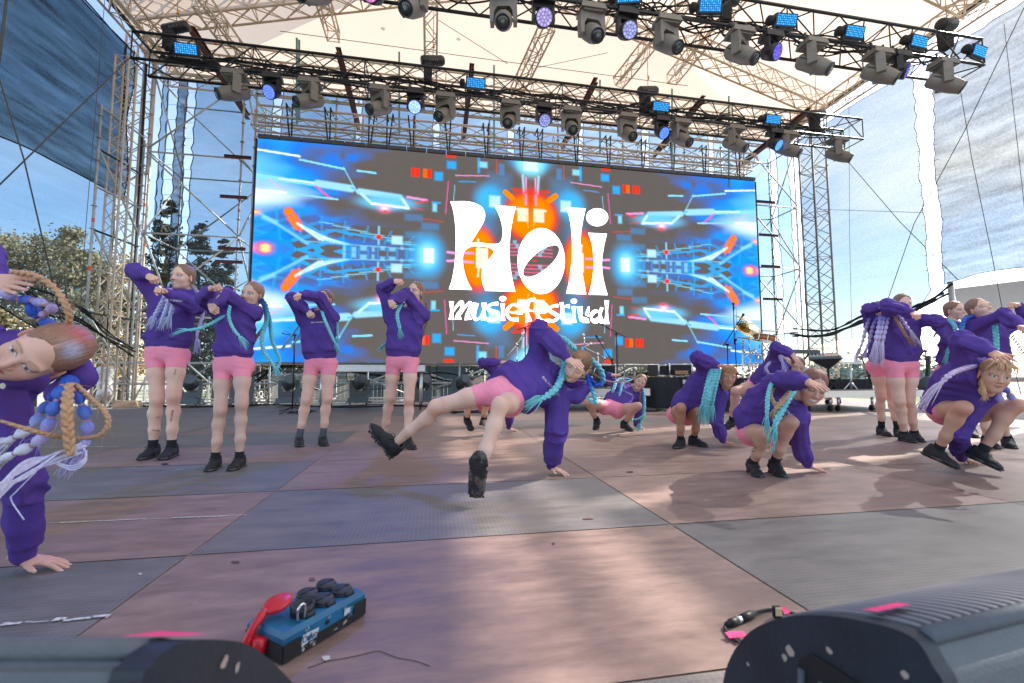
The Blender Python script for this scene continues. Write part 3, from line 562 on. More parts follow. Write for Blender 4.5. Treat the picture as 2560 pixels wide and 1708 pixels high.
# pale fence, shed and container behind the deck
fn = thing('fence', 'pale wire fence panels on the ground behind the stage', 'fence', (0, 19, -1.35))
for k in range(14): MB().box((-13 + k * 2.2, 19, -.35), (.06, .06, 2.0)).build('post', M_GALV, fn)
b = MB()
for k in range(180): b.cyl((-13 + k * .16, 19.03, -1.3), (-13 + k * .16, 19.03, .55), .006, n=4, cap=False)
for z in (-1.2, -.4, .5): b.cyl((-13, 19.03, z), (15.6, 19.03, z), .012, n=4)
b.build('wire_panel', M_GALV, fn)
def shed(label, x, y, w_, d, h, mat_, cat='shed', name='shed', rows=6):
    r = thing(name, label, cat, (x, y, -1.35)); b = MB(); b.box((x, y, -1.35 + h / 2), (w_, d, h)); b.build('wall', mat_, r); b = MB(); b.box((x, y, -1.35 + h + .06), (w_ + .3, d + .3, .12)); b.build('roof', M_GALV, r)
    b = MB()
    for k in range(rows): b.box((x - w_ / 2 + w_ * (k + .5) / rows, y - d / 2 - .03, -1.35 + h / 2), (.08, .06, h - .1))
    b.build('rib', mat_, r); b = MB(); b.box((x - w_ * .2, y - d / 2 - .08, -1.35 + h * .55), (w_ * .12, .06, h * .3)); b.build('window', mat('dark_glass', (.03, .04, .05), .15), r)
shed('dark blue site container behind the floor lights', -1.0, 22, 5.0, 2.4, 2.5, mat('blue_grey_sheet', (.05, .08, .10), .6))
shed('pale wooden hut behind the wire fence at the left', -5.2, 24, 4.6, 3, 2.0, mat('pale_boards', (.5, .45, .36), .8, var=.2))
shed('pale stacked crates hut behind the white platform', 3.0, 24, 4.0, 3, 1.9, mat('sand_boards', (.55, .42, .33), .8, var=.2))
# tent at the right: white canopy with dark inside
tn = thing('market_tent', 'large white canopy with dark interior at the right beyond the side net', 'tent', (14, 6, -1.35)); M_TENT = mat('tent_white', (.72, .66, .60), .7, var=.06, vscale=1)
A, B, C_, D = onX(2385, 725, 12.4), onX(2800, 690, 12.4), onX(2800, 800, 12.4), onX(2385, 790, 12.4)
t1, t2, t3, t4 = onX(2384, 722, 12.6), onX(2900, 660, 12.6), onX(2900, 775, 12.0), onX(2400, 800, 12.0)
b = MB(); b.add([t1, t2, t3, t4, t1 + V(5, 0, .3), t2 + V(5, 0, .3)], [(0, 3, 2, 1), (0, 1, 5, 4)]); b.build('canopy', M_TENT, tn)
b = MB(); q1, q2 = onX(2402, 800, 12.0), onX(2900, 775, 12.0); b.add([q1 + V(2, 0, 0), q2 + V(2, 0, 0), V(q2[0] + 2, q2[1], -1.3), V(q1[0] + 2, q1[1], -1.3)], [(0, 1, 2, 3)]); b.build('shade_sheet', mat('tent_shade_dark', (.035, .032, .032), .9, var=.4, vscale=1.5), tn)  # near-black sheet stands in for the shade under the canopy
MB().cyl(onX(2376, 705, 12.0), V(12.0, onX(2376, 705, 12.0)[1], -1.35), .06, n=8).build('pole', M_GALV, tn, True)
b = MB(); P = [onX(2520, 825, 11.6), onX(2545, 860, 11.6), onX(2575, 905, 11.6)]
for k in range(12): t = k / 12; p = P[0] * (1 - t) + P[2] * t; b.tube([p + V(.0, .03 * math.cos(a), .05 * math.sin(a)) for a in np.linspace(0, 6.28, 7)], .010, 4)
tag(b.build('chain', M_CHROME, None, True), 'steel chain hanging slack before the dark tent interior', 'chain')
tag(MB().cyl(onX(2480, 950, 12.1), onX(2620, 948, 12.1), .05, n=8).build('barrier_tube', M_GALV), 'grey barrier tube at the right picture edge', 'barrier')
# ================================================================ LED wall
SX0, SX1, SZ0, SZ1, SY = -4.16, 9.06, 1.00, 6.28, 10.9
SCR = .50
def suv(px, py): p = onY(px, py, SY); return (p[0] - SX0) / (SX1 - SX0), (SZ1 - p[2]) / (SZ1 - SZ0)
def led_art(W=640, H_=256):
    w2, h2 = W // 2, H_ // 2; u, v = np.meshgrid((np.arange(w2) + .5) / W, (np.arange(h2) + .5) / H_)
    A = 13.22 / 5.28; x, y = u * A, v; I = np.tile(np.array([.125, .110, .104]), (h2, w2, 1))
    nz_ = vnoise(np.stack([x.ravel() * 9, y.ravel() * 22, x.ravel() * 0], 1), 1).reshape(x.shape); nz2 = vnoise(np.stack([x.ravel() * 40, y.ravel() * 40, x.ravel() * 0], 1), 2).reshape(x.shape)
    def mix(m, c):
        nonlocal I; m = np.clip(m, 0, 1)[..., None]; I = I * (1 - m) + np.array(c) * m
    def P(px, py): a, b_ = suv(px, py); a = min(a, 1 - a); return a * A, (b_ if b_ < .5 else 1 - b_)
    def glow(px, py, rx, ry, c, a=1, pw=1.0):
        X, Y = P(px, py); d = ((x - X) / (rx / 450)) ** 2 + ((y - Y) / (ry / 450)) ** 2; mix(a * np.exp(-d ** pw), c)
    def line(p, q, w_, c, a=1, soft=.5):
        (ax_, ay), (bx, by) = P(*p), P(*q); dx, dy = bx - ax_, by - ay; L2 = dx * dx + dy * dy; t = np.clip(((x - ax_) * dx + (y - ay) * dy) / L2, 0, 1); d = np.hypot(x - ax_ - t * dx, y - ay - t * dy) * 450
        mix(a * np.clip((w_ / 2 + soft - d) / (2 * soft + .01), 0, 1), c)
    def quad(px, py, w_, h_, c, a=1, s_=1.5):
        X, Y = P(px, py); d = np.maximum(np.abs(x - X) * 450 - w_ / 2, np.abs(y - Y) * 450 - h_ / 2); mix(a * np.clip(.5 - d / (2 * s_), 0, 1), c)
    B1, B2, C1, W1, RD, OR_, PK = (.0, .22, .95), (.02, .42, 1.0), (.25, .75, 1.0), (.85, 1.0, 1.0), (.95, .03, .01), (1.0, .25, .0), (1.0, .35, .75)
    # sky-like blue mass at the outer edge
    m = np.clip(1.25 - x / .36 - (y - .30) * .4 + (nz_ - .5) * 1.1, 0, 1) * (y < .46); mix(m * .85, B1); m = np.clip(.95 - x / .28 - np.abs(y - .27) * 2.2 + (nz_ - .5) * 1.2, 0, 1); mix(m, B2)
    m = np.clip(1.0 - x / .30 - np.abs(y - .26) * 9 + (nz_ - .5) * .5, 0, 1); mix(m * .95, W1); m = np.clip(.8 - x / .20 - np.abs(y - .12) * 6 + (nz_ - .5) * .4, 0, 1); mix(m * .6, C1)
    # lower (centre line) blue facets with dark tiles
    m = np.clip((.80 - x) * 2.2, 0, 1) * np.clip((y - .31 - .10 * np.abs(x - .25)) * 9, 0, 1); fa = .5 + .5 * np.sin((y + x * .32) * 120) ; fb = .5 + .5 * np.sin((y - x * .55) * 85 + nz_ * 3); tile = ((fa > .22) & (fb > .25)).astype(float)
    mix(m * (1 - tile) * .85 * (x < .42), B2); mix(m * (nz_ > .56) * .55, B1)
    for k in range(7):      # receding floor grid
        line((800 + k * 34, 556 + k * 9), (850 + k * 38, 564 + k * 9), 2, C1, .8); line((815 + k * 30, 575 + k * 6), (930 + k * 24, 592 + k * 5), 2.2, B2, .8); line((690 + 58 * k, 520 + k * 12), (702 + 52 * k, 600 + k * 2), 6 - .5 * k, B2, .5); quad(850 + 42 * k, 566 + 7 * k, 24, 15, (.12, .11, .11), .8, 1.5); quad(790 + 42 * k, 590 + 3 * k, 20, 9, (.12, .11, .11), .7, 1.5)
    # long bright streaks
    line((640, 374), (750, 392), 4, W1); line((750, 400), (862, 424), 4, C1); line((640, 440), (790, 462), 9, C1, .9); line((700, 448), (785, 458), 3, W1); line((640, 476), (720, 484), 6, W1); line((720, 484), (845, 500), 4, C1, .9)
    line((795, 460), (880, 473), 15, (.35, .75, 1), .95, 2); line((880, 470), (900, 480), 3, B2); line((900, 480), (1000, 495), 13, (.35, .75, 1), .95, 2); line((860, 420), (892, 480), 3, C1, .6); line((895, 432 - 4), (940, 434), 4, C1)
    quad(880, 396, 22, 14, B1, .7, 4); quad(832, 390, 26, 18, B1, .6, 6); quad(820, 398, 40, 10, B1, .35, 6)
    glow(970, 508, 60, 16, (.15, .6, 1), 1, 2); line((905, 486), (930, 510), 6, (.5, .85, 1)); line((930, 510), (1022, 522), 5, W1); line((1022, 522), (1008, 500), 6, (.6, .9, 1)); glow(962, 522, 12, 8, PK, 1); glow(962, 522, 6, 5, W1, 1); glow(964, 530, 7, 3, RD, 1)
    line((1020, 494), (1068, 502), 5, PK, .8); line((1040, 508), (1070, 504), 3, RD, .9); line((1030, 520), (1060, 527), 2, RD, .6); line((1055, 548), (1110, 556), 1.6, RD, .7)
    line((672, 446), (715, 482), 1.6, PK, .8); line((790, 466), (826, 496), 3.5, (1, .1, .35)); line((826, 496), (845, 500), 3, C1)
    # orange shards and red lamps at the rim
    for p, q, w_ in (((722, 530), (745, 562), 14), ((735, 540), (752, 572), 8), ((725, 545), (742, 570), 7)): line(p, q, w_ + 4, (1, .08, .25), 1, 1); line(p, q, w_, OR_, 1, 1)
    glow(640, 531, 11, 6, (1, .2, .3), 1, 2); glow(640, 531, 7, 3, (1, .75, .3), 1, 2); glow(660, 618, 18, 10, (1, .05, .2), 1, 2); glow(664, 618, 10, 6, (1, .85, .3), 1, 2); glow(632, 618, 10, 6, PK, .6)
    # white-blue brush wings
    for k in range(9): line((745 + k * 9, 560 + k * 5), (800 + k * 9, 600 + k * 1.5), 5 - .2 * k, ((.55, .85, 1), W1, C1)[k % 3], .85, 1.4)
    line((652, 535), (770, 610), 5, (.2, .6, 1), .9, 1.5); line((660, 545), (690, 556), 8, C1, .7, 3); line((770, 605), (1080, 628), 3, C1, .5)
    for k in range(9): quad(862 + 24 * k, 622 + (k % 2) * 3, 5 + (k % 3) * 4, 12 - k, C1, .7, 2); quad(874 + 24 * k, 630, 3, 14, B2, .6, 1)
    quad(948, 590, 4, 40, C1, .8, 1); glow(948, 594, 6, 6, RD, 1, 3); quad(994, 602, 22, 18, (.5, .85, 1), .9, 2)
    for k in range(5): quad(1035 + 42 * (k % 2), 545 + 22 * k, 36, 14, B2, .28, 3)
    # cyan lamp either side
    glow(1070, 634, 34, 42, (.05, .5, 1), .9, 2); glow(1070, 636, 20, 24, (.3, .8, 1), .9, 2); quad(1073, 636, 21, 24, (.75, 1, 1), 1, 1)
    # small squares
    for k, c in ((0, RD), (11, RD), (30, (1, .15, 0)), (41, RD)): quad(1034 + k, 432 + k * .08, 8, 19, c, 1, 1)
    quad(1098, 442, 17, 18, B2, .9, 2.5); quad(1130, 414, 19, 16, B2, .9, 2.5); quad(1128, 392, 20, 5, RD); quad(1208, 413, 20, 13, C1, .9, 2); quad(1198, 415, 5, 34, B2, .8, 1.5); quad(1088, 520, 9, 18, C1, .9, 2); line((1082, 507), (1102, 509), 3, B2)
    line((1140, 440), (1224, 441), 2, PK, .9); line((1148, 455), (1190, 456), 2, B2, .9); line((1122, 455), (1115, 535), 2, (1, .1, .5), .8); line((1138, 465), (1135, 505), 1.6, C1, .7); line((1243, 402), (1243, 436), 2, RD, .8); quad(1255, 425, 12, 26, B2, .35, 2)
    # middle: blue column, orange lobes, cream eyes
    glow(1328, 405, 44, 26, (.05, .5, 1), 1, 2); glow(1322, 410, 28, 30, (.3, .85, 1), .9, 2); quad(1322, 415, 22, 24, (.7, 1, 1), .9, 2); line((1308, 440), (1312, 500), 5, (.5, .8, 1), .8, 2); line((1316, 445), (1318, 512), 3, PK, .9)
    glow(1225, 500, 32, 34, (.05, .5, 1), .95, 2); quad(1238, 505, 24, 26, (.6, .95, 1), .9, 2); glow(1215, 560, 24, 40, B2, .35); quad(1250, 470, 50, 60, B2, .22, 10)
    glow(1328, 542, 62, 60, RD, 1, 5); glow(1328, 543, 54, 50, OR_, 1, 6); line((1265, 482), (1282, 497), 12, OR_); line((1282, 474), (1300, 476), 5, RD); glow(1328, 500, 10, 26, RD, .8)
    quad(1308, 538, 24, 30, (1, .85, .6), 1, 1); line((1290, 524), (1318, 526), 4, (1, .85, .6)); line((1316, 540), (1322, 570), 2, (1, .5, .1)); quad(1316, 500, 4, 26, PK, .9, 1)
    glow(1196, 640, 42, 68, RD, 1, 5); glow(1198, 640, 35, 58, OR_, 1, 6); quad(1206, 634, 26, 22, (1, .9, .7), 1, 1); line((1196, 600), (1200, 640), 4, (1, .85, .6)); line((1160, 633), (1184, 634), 5, PK); line((1120, 632), (1140, 634), 5, PK); line((1140, 654), (1164, 655), 5, PK)
    for k in range(4): line((1275, 612 + 9 * k), (1330, 613 + 9 * k), 3, (1, .15, .35), .7); quad(1288 + 6 * k, 606 + 10 * k, 8, 7, C1, .6, 1.5)
    line((1326, 640), (1326, 668), 3, RD, .9); line((1316, 652), (1334, 652), 3, RD, .9)
    I = I * (1 + (nz2[..., None] - .5) * .05) * (.985 + .03 * (np.arange(h2) % 2))[:, None, None]
    I = np.concatenate([I, I[:, ::-1]], 1); I = np.concatenate([I, I[::-1]], 0); return I
def build_screen():
    root = thing('led_screen', 'huge LED wall showing blue and orange kaleidoscope art and the festival lettering', 'screen', ((SX0 + SX1) / 2, SY, SZ0)); I = led_art(); H_, W, _ = I.shape
    xs = np.linspace(SX0, SX1, W + 1); zs = np.linspace(SZ1, SZ0, H_ + 1); X, Z = np.meshgrid(xs, zs); v = np.stack([X.ravel(), np.full(X.size, SY), Z.ravel()], 1)
    j, i = np.meshgrid(np.arange(H_), np.arange(W), indexing='ij'); a = (j * (W + 1) + i).ravel(); f = np.stack([a, a + W + 1, a + W + 2, a + 1], 1)
    C = np.zeros((H_ + 1, W + 1, 3)); C[:-1, :-1] = I; C[-1, :-1] = I[-1]; C[:, -1] = C[:, -2]
    mesh_obj('display', v, f, emis('led_pixels', (1, 1, 1), SCR, True), root, colors=C.reshape(-1, 3))
    b = MB(); b.box(((SX0 + SX1) / 2, SY + .085, (SZ0 + SZ1) / 2), (SX1 - SX0, .15, SZ1 - SZ0)); b.build('cabinet', M_BLACK, root); b = MB(); n = 27; d = (SX1 - SX0) / n
    for k in range(n): b.box((SX0 + d * (k + .5), SY + .03, SZ1 + .05), (d - .02, .16, .09)); b.box((SX0 + d * (k + .5), SY + .03, SZ1 + .11), (.05, .03, .04))
    b.build('top_trim', mat('trim_grey', (.07, .065, .07), .5), root)
    for s_ in (SX0 - .03, SX1 + .03): MB().box((s_, SY + .07, (SZ0 + SZ1) / 2), (.05, .12, SZ1 - SZ0)).build('side_trim', M_BLACK, root)
    ML = emis('led_white', (1, 1, 1), 1.5); cnt = [0]
    def fan(pts, name='lettering'): pass
    L1, L2 = MB(), MB()
    def poly(mb, pts, holes=()):
        cnt[0] += 1; y = SY - .006 - .0006 * (cnt[0] % 12); loops = [[onY(1100 + p[0] * .24236, 460 + p[1] * .24236, SY) for p in l] for l in (pts, *holes)]
        tess = tessellate_polygon([[Vector((q[0], q[2], 0)) for q in l] for l in loops]); allp = [q for l in loops for q in l]; mb.add([(q[0], y, q[2]) for q in allp], [tuple(t) for t in tess])
    def cur(pts, n=6):
        return [(q[0], q[1]) for q in crom([(a, b_, 0) for a, b_ in pts], n)]
    def ell(cx, cy, rx, ry, rot=0, n=40, pw=1): c, s_ = math.cos(rot), math.sin(rot); return [(cx + rx * math.cos(t) * c - ry * math.sin(t) * s_, cy + rx * math.cos(t) * s_ + ry * math.sin(t) * c) for t in np.arange(n) * 2 * math.pi / n]
    Hh = cur([(107, 183), (260, 180), (360, 200), (430, 240), (462, 300), (458, 370), (430, 430), (380, 510), (315, 612)]) + cur([(315, 612), (400, 605), (500, 618), (590, 618), (630, 590), (645, 520), (640, 430), (615, 340), (585, 270), (558, 222)])[1:] + cur([(780, 236), (755, 340), (730, 480), (718, 620), (718, 760), (728, 880), (748, 990), (776, 1112)]) + cur([(468, 1103), (440, 1030), (430, 960), (432, 900), (445, 850), (475, 810), (520, 760), (560, 700)]) + cur([(560, 700), (530, 670), (470, 650), (390, 642), (330, 645), (280, 670), (245, 710), (235, 790), (245, 880), (270, 970), (300, 1035), (332, 1093)])[1:] + cur([(92, 1086), (125, 980), (148, 850), (160, 700), (163, 560), (155, 400), (135, 270), (107, 184)])[:-1]
    poly(L1, Hh); poly(L1, ell(1043, 797, 244, 340), [ell(1043, 797, 232, 92, R(-40))[::-1]])
    poly(L1, cur([(1303, 243), (1500, 255)], 2) + cur([(1475, 370), (1455, 500), (1448, 620), (1452, 780), (1470, 930), (1487, 1030), (1507, 1140)]) + cur([(1300, 1132), (1325, 1030), (1345, 900), (1358, 760), (1360, 600), (1350, 440), (1330, 330)]))
    poly(L1, ell(1620, 345, 113, 92)); poly(L1, cur([(1527, 506), (1720, 515)], 2) + cur([(1690, 640), (1670, 780), (1672, 900), (1695, 1030), (1728, 1148)]) + cur([(1532, 1142), (1560, 1030), (1580, 900), (1583, 780), (1570, 650), (1550, 570)]))
    def rib(pts, ws):
        c = crom([(a, b_, w_) for (a, b_), w_ in zip(pts, ws)], 6); t = np.gradient(c[:, :2], axis=0); t /= np.linalg.norm(t, axis=1)[:, None] + 1e-9; n_ = np.stack([-t[:, 1], t[:, 0]], 1)
        l = c[:, :2] + n_ * c[:, 2:] / 2; r_ = c[:, :2] - n_ * c[:, 2:] / 2
        for k in range(len(c) - 1): cnt[0] += 1; y = SY - .006 - .0006 * (cnt[0] % 12); q = [onY(1100 + p[0] * .24236, 460 + p[1] * .24236, SY) for p in (l[k], l[k + 1], r_[k + 1], r_[k])]; L2.add([(p[0], y, p[2]) for p in q], [(0, 1, 2, 3)])
    def stem(x_, y0, y1, w_=48): rib([(x_, y0), (x_ + 1, (y0 + y1) / 2), (x_, y1)], [w_ * 1.05, w_ * .55, w_ * 1.2])
    stem(118, 1212, 1400); rib([(132, 1330), (170, 1265), (225, 1215), (225, 1300), (190, 1350), (188, 1400)], [8, 26, 30, 42, 46, 66]); rib([(225, 1330), (260, 1270), (312, 1222), (305, 1300), (285, 1350), (290, 1402)], [8, 26, 26, 40, 46, 72])
    rib([(370, 1228), (352, 1300), (350, 1370), (375, 1400), (415, 1370), (445, 1290)], [62, 52, 40, 28, 14, 8]); stem(452, 1228, 1406, 52)
    rib([(600, 1235), (540, 1240), (495, 1270), (520, 1310), (585, 1330), (595, 1370), (560, 1400), (488, 1398)], [40, 28, 30, 42, 42, 36, 26, 46]); stem(645, 1232, 1412); poly(L2, ell(647, 1185, 36, 27))
    rib([(808, 1255), (750, 1245), (700, 1290), (690, 1340), (730, 1395), (808, 1398)], [46, 22, 34, 34, 28, 46]); rib([(700, 1320), (760, 1330), (850, 1338)], [6, 16, 22])
    rib([(985, 1195), (930, 1200), (900, 1240), (898, 1330), (915, 1422)], [40, 34, 44, 34, 70]); rib([(800, 1225), (860, 1235), (900, 1290), (960, 1310), (985, 1260)], [40, 36, 24, 14, 8]); rib([(985, 1215), (1040, 1225), (1090, 1250), (1105, 1290), (1070, 1330), (1010, 1320)], [34, 30, 36, 30, 14, 8])
    rib([(1100, 1290), (1040, 1290), (1005, 1330), (1020, 1385), (1060, 1412), (1115, 1412)], [8, 18, 34, 36, 30, 40]); rib([(1220, 1255), (1160, 1262), (1125, 1300), (1180, 1340), (1218, 1370), (1180, 1410), (1118, 1412)], [36, 24, 34, 40, 38, 30, 40])
    rib([(1252, 1222), (1262, 1300), (1258, 1370), (1290, 1415), (1342, 1415)], [40, 34, 42, 36, 46]); rib([(1262, 1270), (1300, 1262), (1338, 1262)], [14, 26, 44]); stem(1378, 1262, 1432); poly(L2, ell(1380, 1210, 32, 26))
    rib([(1440, 1265), (1445, 1330), (1465, 1400), (1505, 1400), (1530, 1330), (1535, 1265)], [56, 46, 46, 30, 14, 10]); rib([(1530, 1265), (1512, 1340), (1508, 1434)], [10, 30, 60])
    poly(L2, ell(1605, 1370, 62, 72), [ell(1610, 1358, 48, 22, R(-40))[::-1]]); rib([(1668, 1275), (1650, 1350), (1672, 1440)], [34, 30, 52]); stem(1717, 1202, 1445, 46)
    L1.build('large_lettering', ML, root); L2.build('small_lettering', ML, root)
build_screen()
# ================================================================ stage lights, hoists
M_FIX = mat('grey_fixture', (.20, .183, .168), .5, .1, var=.12, vscale=8, bump=.05, bscale=200); M_FIXD = mat('dark_fixture', (.022, .022, .03), .45, .1, var=.2, vscale=8)
M_LENS = mat('front_lens', (.02, .03, .04), .06, spec=.9); M_LENSR = mat('lens_ring', (.05, .05, .055), .35, .3)
def Mrot(zdir, ref=(0, 0, 1)):
    z = unit(zdir); x = np.cross(np.asarray(ref, float), z); x = unit(x) if np.linalg.norm(x) > 1e-3 else V(1, 0, 0); return np.stack([x, np.cross(z, x), z], 1)
def copies_label(c, lab): c['label'] = lab; return c
def spot_parts(root, base, aim, hang=1, s_=1.0, yk=None):
    """grey moving head. base: clamp point; hang 1 hangs, -1 stands"""
    base = np.asarray(base, float); dn = V(0, 0, -hang); pan = unit(V(aim[0], aim[1], 0)); side = np.cross(pan, V(0, 0, 1)); Mb = np.stack([RX_ := V(1, 0, 0), V(0, 1, 0), V(0, 0, 1)], 1)
    b = MB(); b.box(base + dn * .09 * s_, (.40 * s_, .28 * s_, .10 * s_), Mb, taper=.86 if hang > 0 else 1); b.box(base + dn * .15 * s_, (.30 * s_, .22 * s_, .03 * s_)); b.build('base', M_FIX, root)
    b = MB()
    for k in (-1, 1):
        b.tube([base + V(k * .17 * s_, -.10 * s_, 0) + dn * .06 * s_, base + V(k * .24 * s_, -.11 * s_, 0) + dn * .03 * s_, base + V(k * .24 * s_, .11 * s_, 0) + dn * .03 * s_, base + V(k * .17 * s_, .10 * s_, 0) + dn * .06 * s_], .012 * s_, 5)
        if hang > 0: b.cyl(base + V(k * .12 * s_, 0, 0) + dn * .04 * s_, base + V(k * .12 * s_, 0, .10 * s_), .022 * s_, n=6)
        else: b.cyl(base + V(k * .16 * s_, -.1 * s_, .04 * s_), base + V(k * .16 * s_, -.1 * s_, -.005), .02 * s_, n=6)
    b.build('handle', M_LENSR, root)
    b = MB(); hy = .44 * s_; c = base + dn * hy
    b.add(*sweep_poly([(-.19, .15), (.19, .15), (.20, .30), (.195, .50), (.14, .50), (.135, .34), (.09, .27), (-.09, .27), (-.135, .34), (-.14, .50), (-.195, .50), (-.20, .30)], base, side, dn, pan, .13 * s_, s_)); b.build('yoke', M_FIX, root)
    a = unit(aim); b = MB(); M = Mrot(a)
    b.lathe([(.05, -.26), (.10, -.25), (.125, -.20), (.13, -.05), (.135, .05), (.125, .16), (.105, .25), (.10, .28), (.085, .285)], c, a, 18)
    b.v[-1] = c + ((b.v[-1] - c) @ M * V(s_, s_ * (1 + 0), s_)) @ M.T
    hd_ = b.build('head', M_FIX, root, True); b = MB()
    for k in range(6):
        for q in (-1, 1): b.box(c + side * q * .128 * s_ + a * (-.16 + k * .022) * s_, (.012, .012, .10 * s_), M)
    b.build('vent', M_LENSR, hd_); MB().lathe([(.101, .262), (.106, .292), (.090, .296), (.084, .286)], c, a, 18).build('ring', M_LENSR, hd_, True)
    MB().lathe([(.084, .284), (.083, .290), (.05, .300), (.0, .304)], c, a, 18).build('lens', M_LENS, hd_, True)
def sweep_poly(poly, base, side, dn, pan, th, s_):
    n = len(poly); v = [base + side * x * s_ + dn * y * s_ + pan * t for t in (-th / 2, th / 2) for x, y in poly]
    tess = [tuple(t) for t in tessellate_polygon([[Vector((x, y, 0)) for x, y in poly]])]
    return v, [tuple(reversed(t)) for t in tess] + [tuple(i + n for i in t) for t in tess] + [(i, (i + 1) % n, n + (i + 1) % n, n + i) for i in range(n)]
def wash_parts(root, base, aim, col, s_=.82, power=0):
    base = np.asarray(base, float); dn = V(0, 0, -1); pan = unit(V(aim[0], aim[1], 0)); side = np.cross(pan, V(0, 0, 1)); c = base + dn * .40 * s_; a = unit(aim)
    b = MB(); b.box(base + dn * .08 * s_, (.40 * s_, .28 * s_, .13 * s_), taper=.9)
    for k in (-1, 1): b.cyl(base + V(k * .12, 0, -.03), base + V(k * .12, 0, .11), .022, n=6)
    b.build('base', M_FIXD, root); b = MB(); b.add(*sweep_poly([(-.20, .14), (.20, .14), (.21, .46), (.15, .48), (.145, .22), (-.145, .22), (-.15, .48), (-.21, .46)], base, side, dn, pan, .10 * s_, s_)); b.build('yoke', M_FIXD, root)
    b = MB(); b.lathe([(.09 * s_, -.20 * s_), (.13 * s_, -.14 * s_), (.155 * s_, .0), (.16 * s_, .12 * s_), (.145 * s_, .125 * s_)], c, a, 20); hd_ = b.build('head', M_FIXD, root, True)
    M = Mrot(a); b = MB(); b.lathe([(.0, .127 * s_), (.144 * s_, .1275 * s_)], c, a, 20, col=tuple(q * .16 + .02 for q in col)); g_ = [(0, 0)] + [(.058, k * math.pi / 3) for k in range(6)] + [(.112, k * math.pi / 6 + .2) for k in range(12)]
    for r_, t_ in g_:
        p = c + a * .130 * s_ + M[:, 0] * math.cos(t_) * r_ * s_ + M[:, 1] * math.sin(t_) * r_ * s_; k_ = random.uniform(.75, 1.3); b.lathe([(.024 * s_, 0), (.020 * s_, .008), (.0, .011)], p, a, 8, col=tuple(min(1.0, (q * k_ + .05) * .42) for q in col))
    b.build('led_face', emis('wash_leds', (1, 1, 1), 1.0 + (3.2 if power > 300 else 1.2 if power else 0), True), hd_, colors=True)
    if power:
        ld = bpy.data.lights.new('wash_beam', 'SPOT'); ld.energy = power; ld.color = (.06, .16, 1.0); ld.spot_size = R(46); ld.spot_blend = .9; ld.shadow_soft_size = .12
        lo = bpy.data.objects.new('wash_beam', ld); COL.objects.link(lo); p = c + a * .2; lo.location = Vector(p) - root.location; lo.rotation_euler = (-Vector(a)).to_track_quat('Z', 'Y').to_euler(); lo.parent = root
def strobe_parts(root, c, n_=(0, -1, -.25), s_=1.0, tilt=0):
    c = np.asarray(c, float); a = unit(n_); M = Mrot(a); Mx = np.stack([M[:, 0], M[:, 1], M[:, 2]], 1)
    b = MB(); b.box(c, (.40 * s_, .21 * s_, .09), Mx); b.build('housing', M_FIXD, root); b = MB(); b.box(c + a * .047, (.365 * s_, .175 * s_, .004), Mx, (.004, .045, .14))
    for i in range(10):
        for j in range(5): p = c + a * .052 + Mx[:, 0] * (i - 4.5) * .0355 * s_ + Mx[:, 1] * (j - 2) * .034 * s_; b.box(p, (.020 * s_, .019 * s_, .008), Mx, (.02, .20, .50) if (i + j) % 3 else (.06, .30, .58))
    b.build('led_face', emis('strobe_leds', (1, 1, 1), 1.15, True), root, colors=True)
    MB().lathe([(.05, -.05), (.075, -.03), (.075, .03), (.05, .05)], c - Mx[:, 0] * .27 * s_ - a * .02, Mx[:, 0], 12).build('knob', M_RUBBER, root, True)
    b = MB(); b.bar(c - Mx[:, 0] * .22 * s_, c - Mx[:, 0] * .22 * s_ - V(0, 0, .16), .03, .01); b.bar(c + Mx[:, 0] * .22 * s_, c + Mx[:, 0] * .22 * s_ - V(0, 0, .16), .03, .01); b.bar(c - Mx[:, 0] * .22 * s_ - V(0, 0, .16), c + Mx[:, 0] * .22 * s_ - V(0, 0, .16), .03, .01); b.build('bracket', M_FIXD, root)
GP = 'hanging grey moving head lights'; GW = 'hanging wash lights with lit LEDs'; GS = 'blue LED strobe panels on the trusses'
def aim_for(X): t = (X - 1.2) / 8; return V(1.05 * t - .1, -.62, -.50 - .1 * abs(t))
FR = [795, 1035, 1255, 1470, 1655, 1835, 2013, 2175, 2335]; RE = [595, 780, 952, 1113, 1272, 1422, 1560, 1692, 1825, 1955, 2080]
def hangx(px, Y): return float(onZ(px, 0, 0)[0]) if False else None
def x_at(px, Y, z):
    lo, hi = -12.0, 16.0      # X whose projection lands on column px
    for _ in range(50):
        m = (lo + hi) / 2; p = V(m, Y, z) - CAM; q = CX0 + F_PX * (p @ RT) / (p @ FW)
        if q < px: lo = m
        else: hi = m
    return m
nth = lambda k, n: ORD[k] if k < n - 1 else 'last'
for k, px in enumerate(FR):
    X = x_at(px, FTY - .1, TZ - .6); r = thing('moving_head_light', 'grey moving head under the front black truss, %s from the left' % nth(k, len(FR)), 'stage light', (X, FTY - .25, TZ - .25), GP); spot_parts(r, (X, FTY - .25, TZ - .27), aim_for(X) + V(0, 0, -.1), s_=1.0)
for k, px in enumerate(RE):
    X = x_at(px, RTY - .1, TZ - .6); r = thing('moving_head_light', 'grey moving head under the truss before the screen, %s from the left' % nth(k, len(RE)), 'stage light', (X, RTY - .25, TZ - .25), GP); a = aim_for(X - .3); a[0] -= .15; spot_parts(r, (X, RTY - .25, TZ - .27), a, s_=1.0)
VI, PU, BL = (.85, .30, .95), (.45, .42, 1.0), (.03, .10, 1.0)
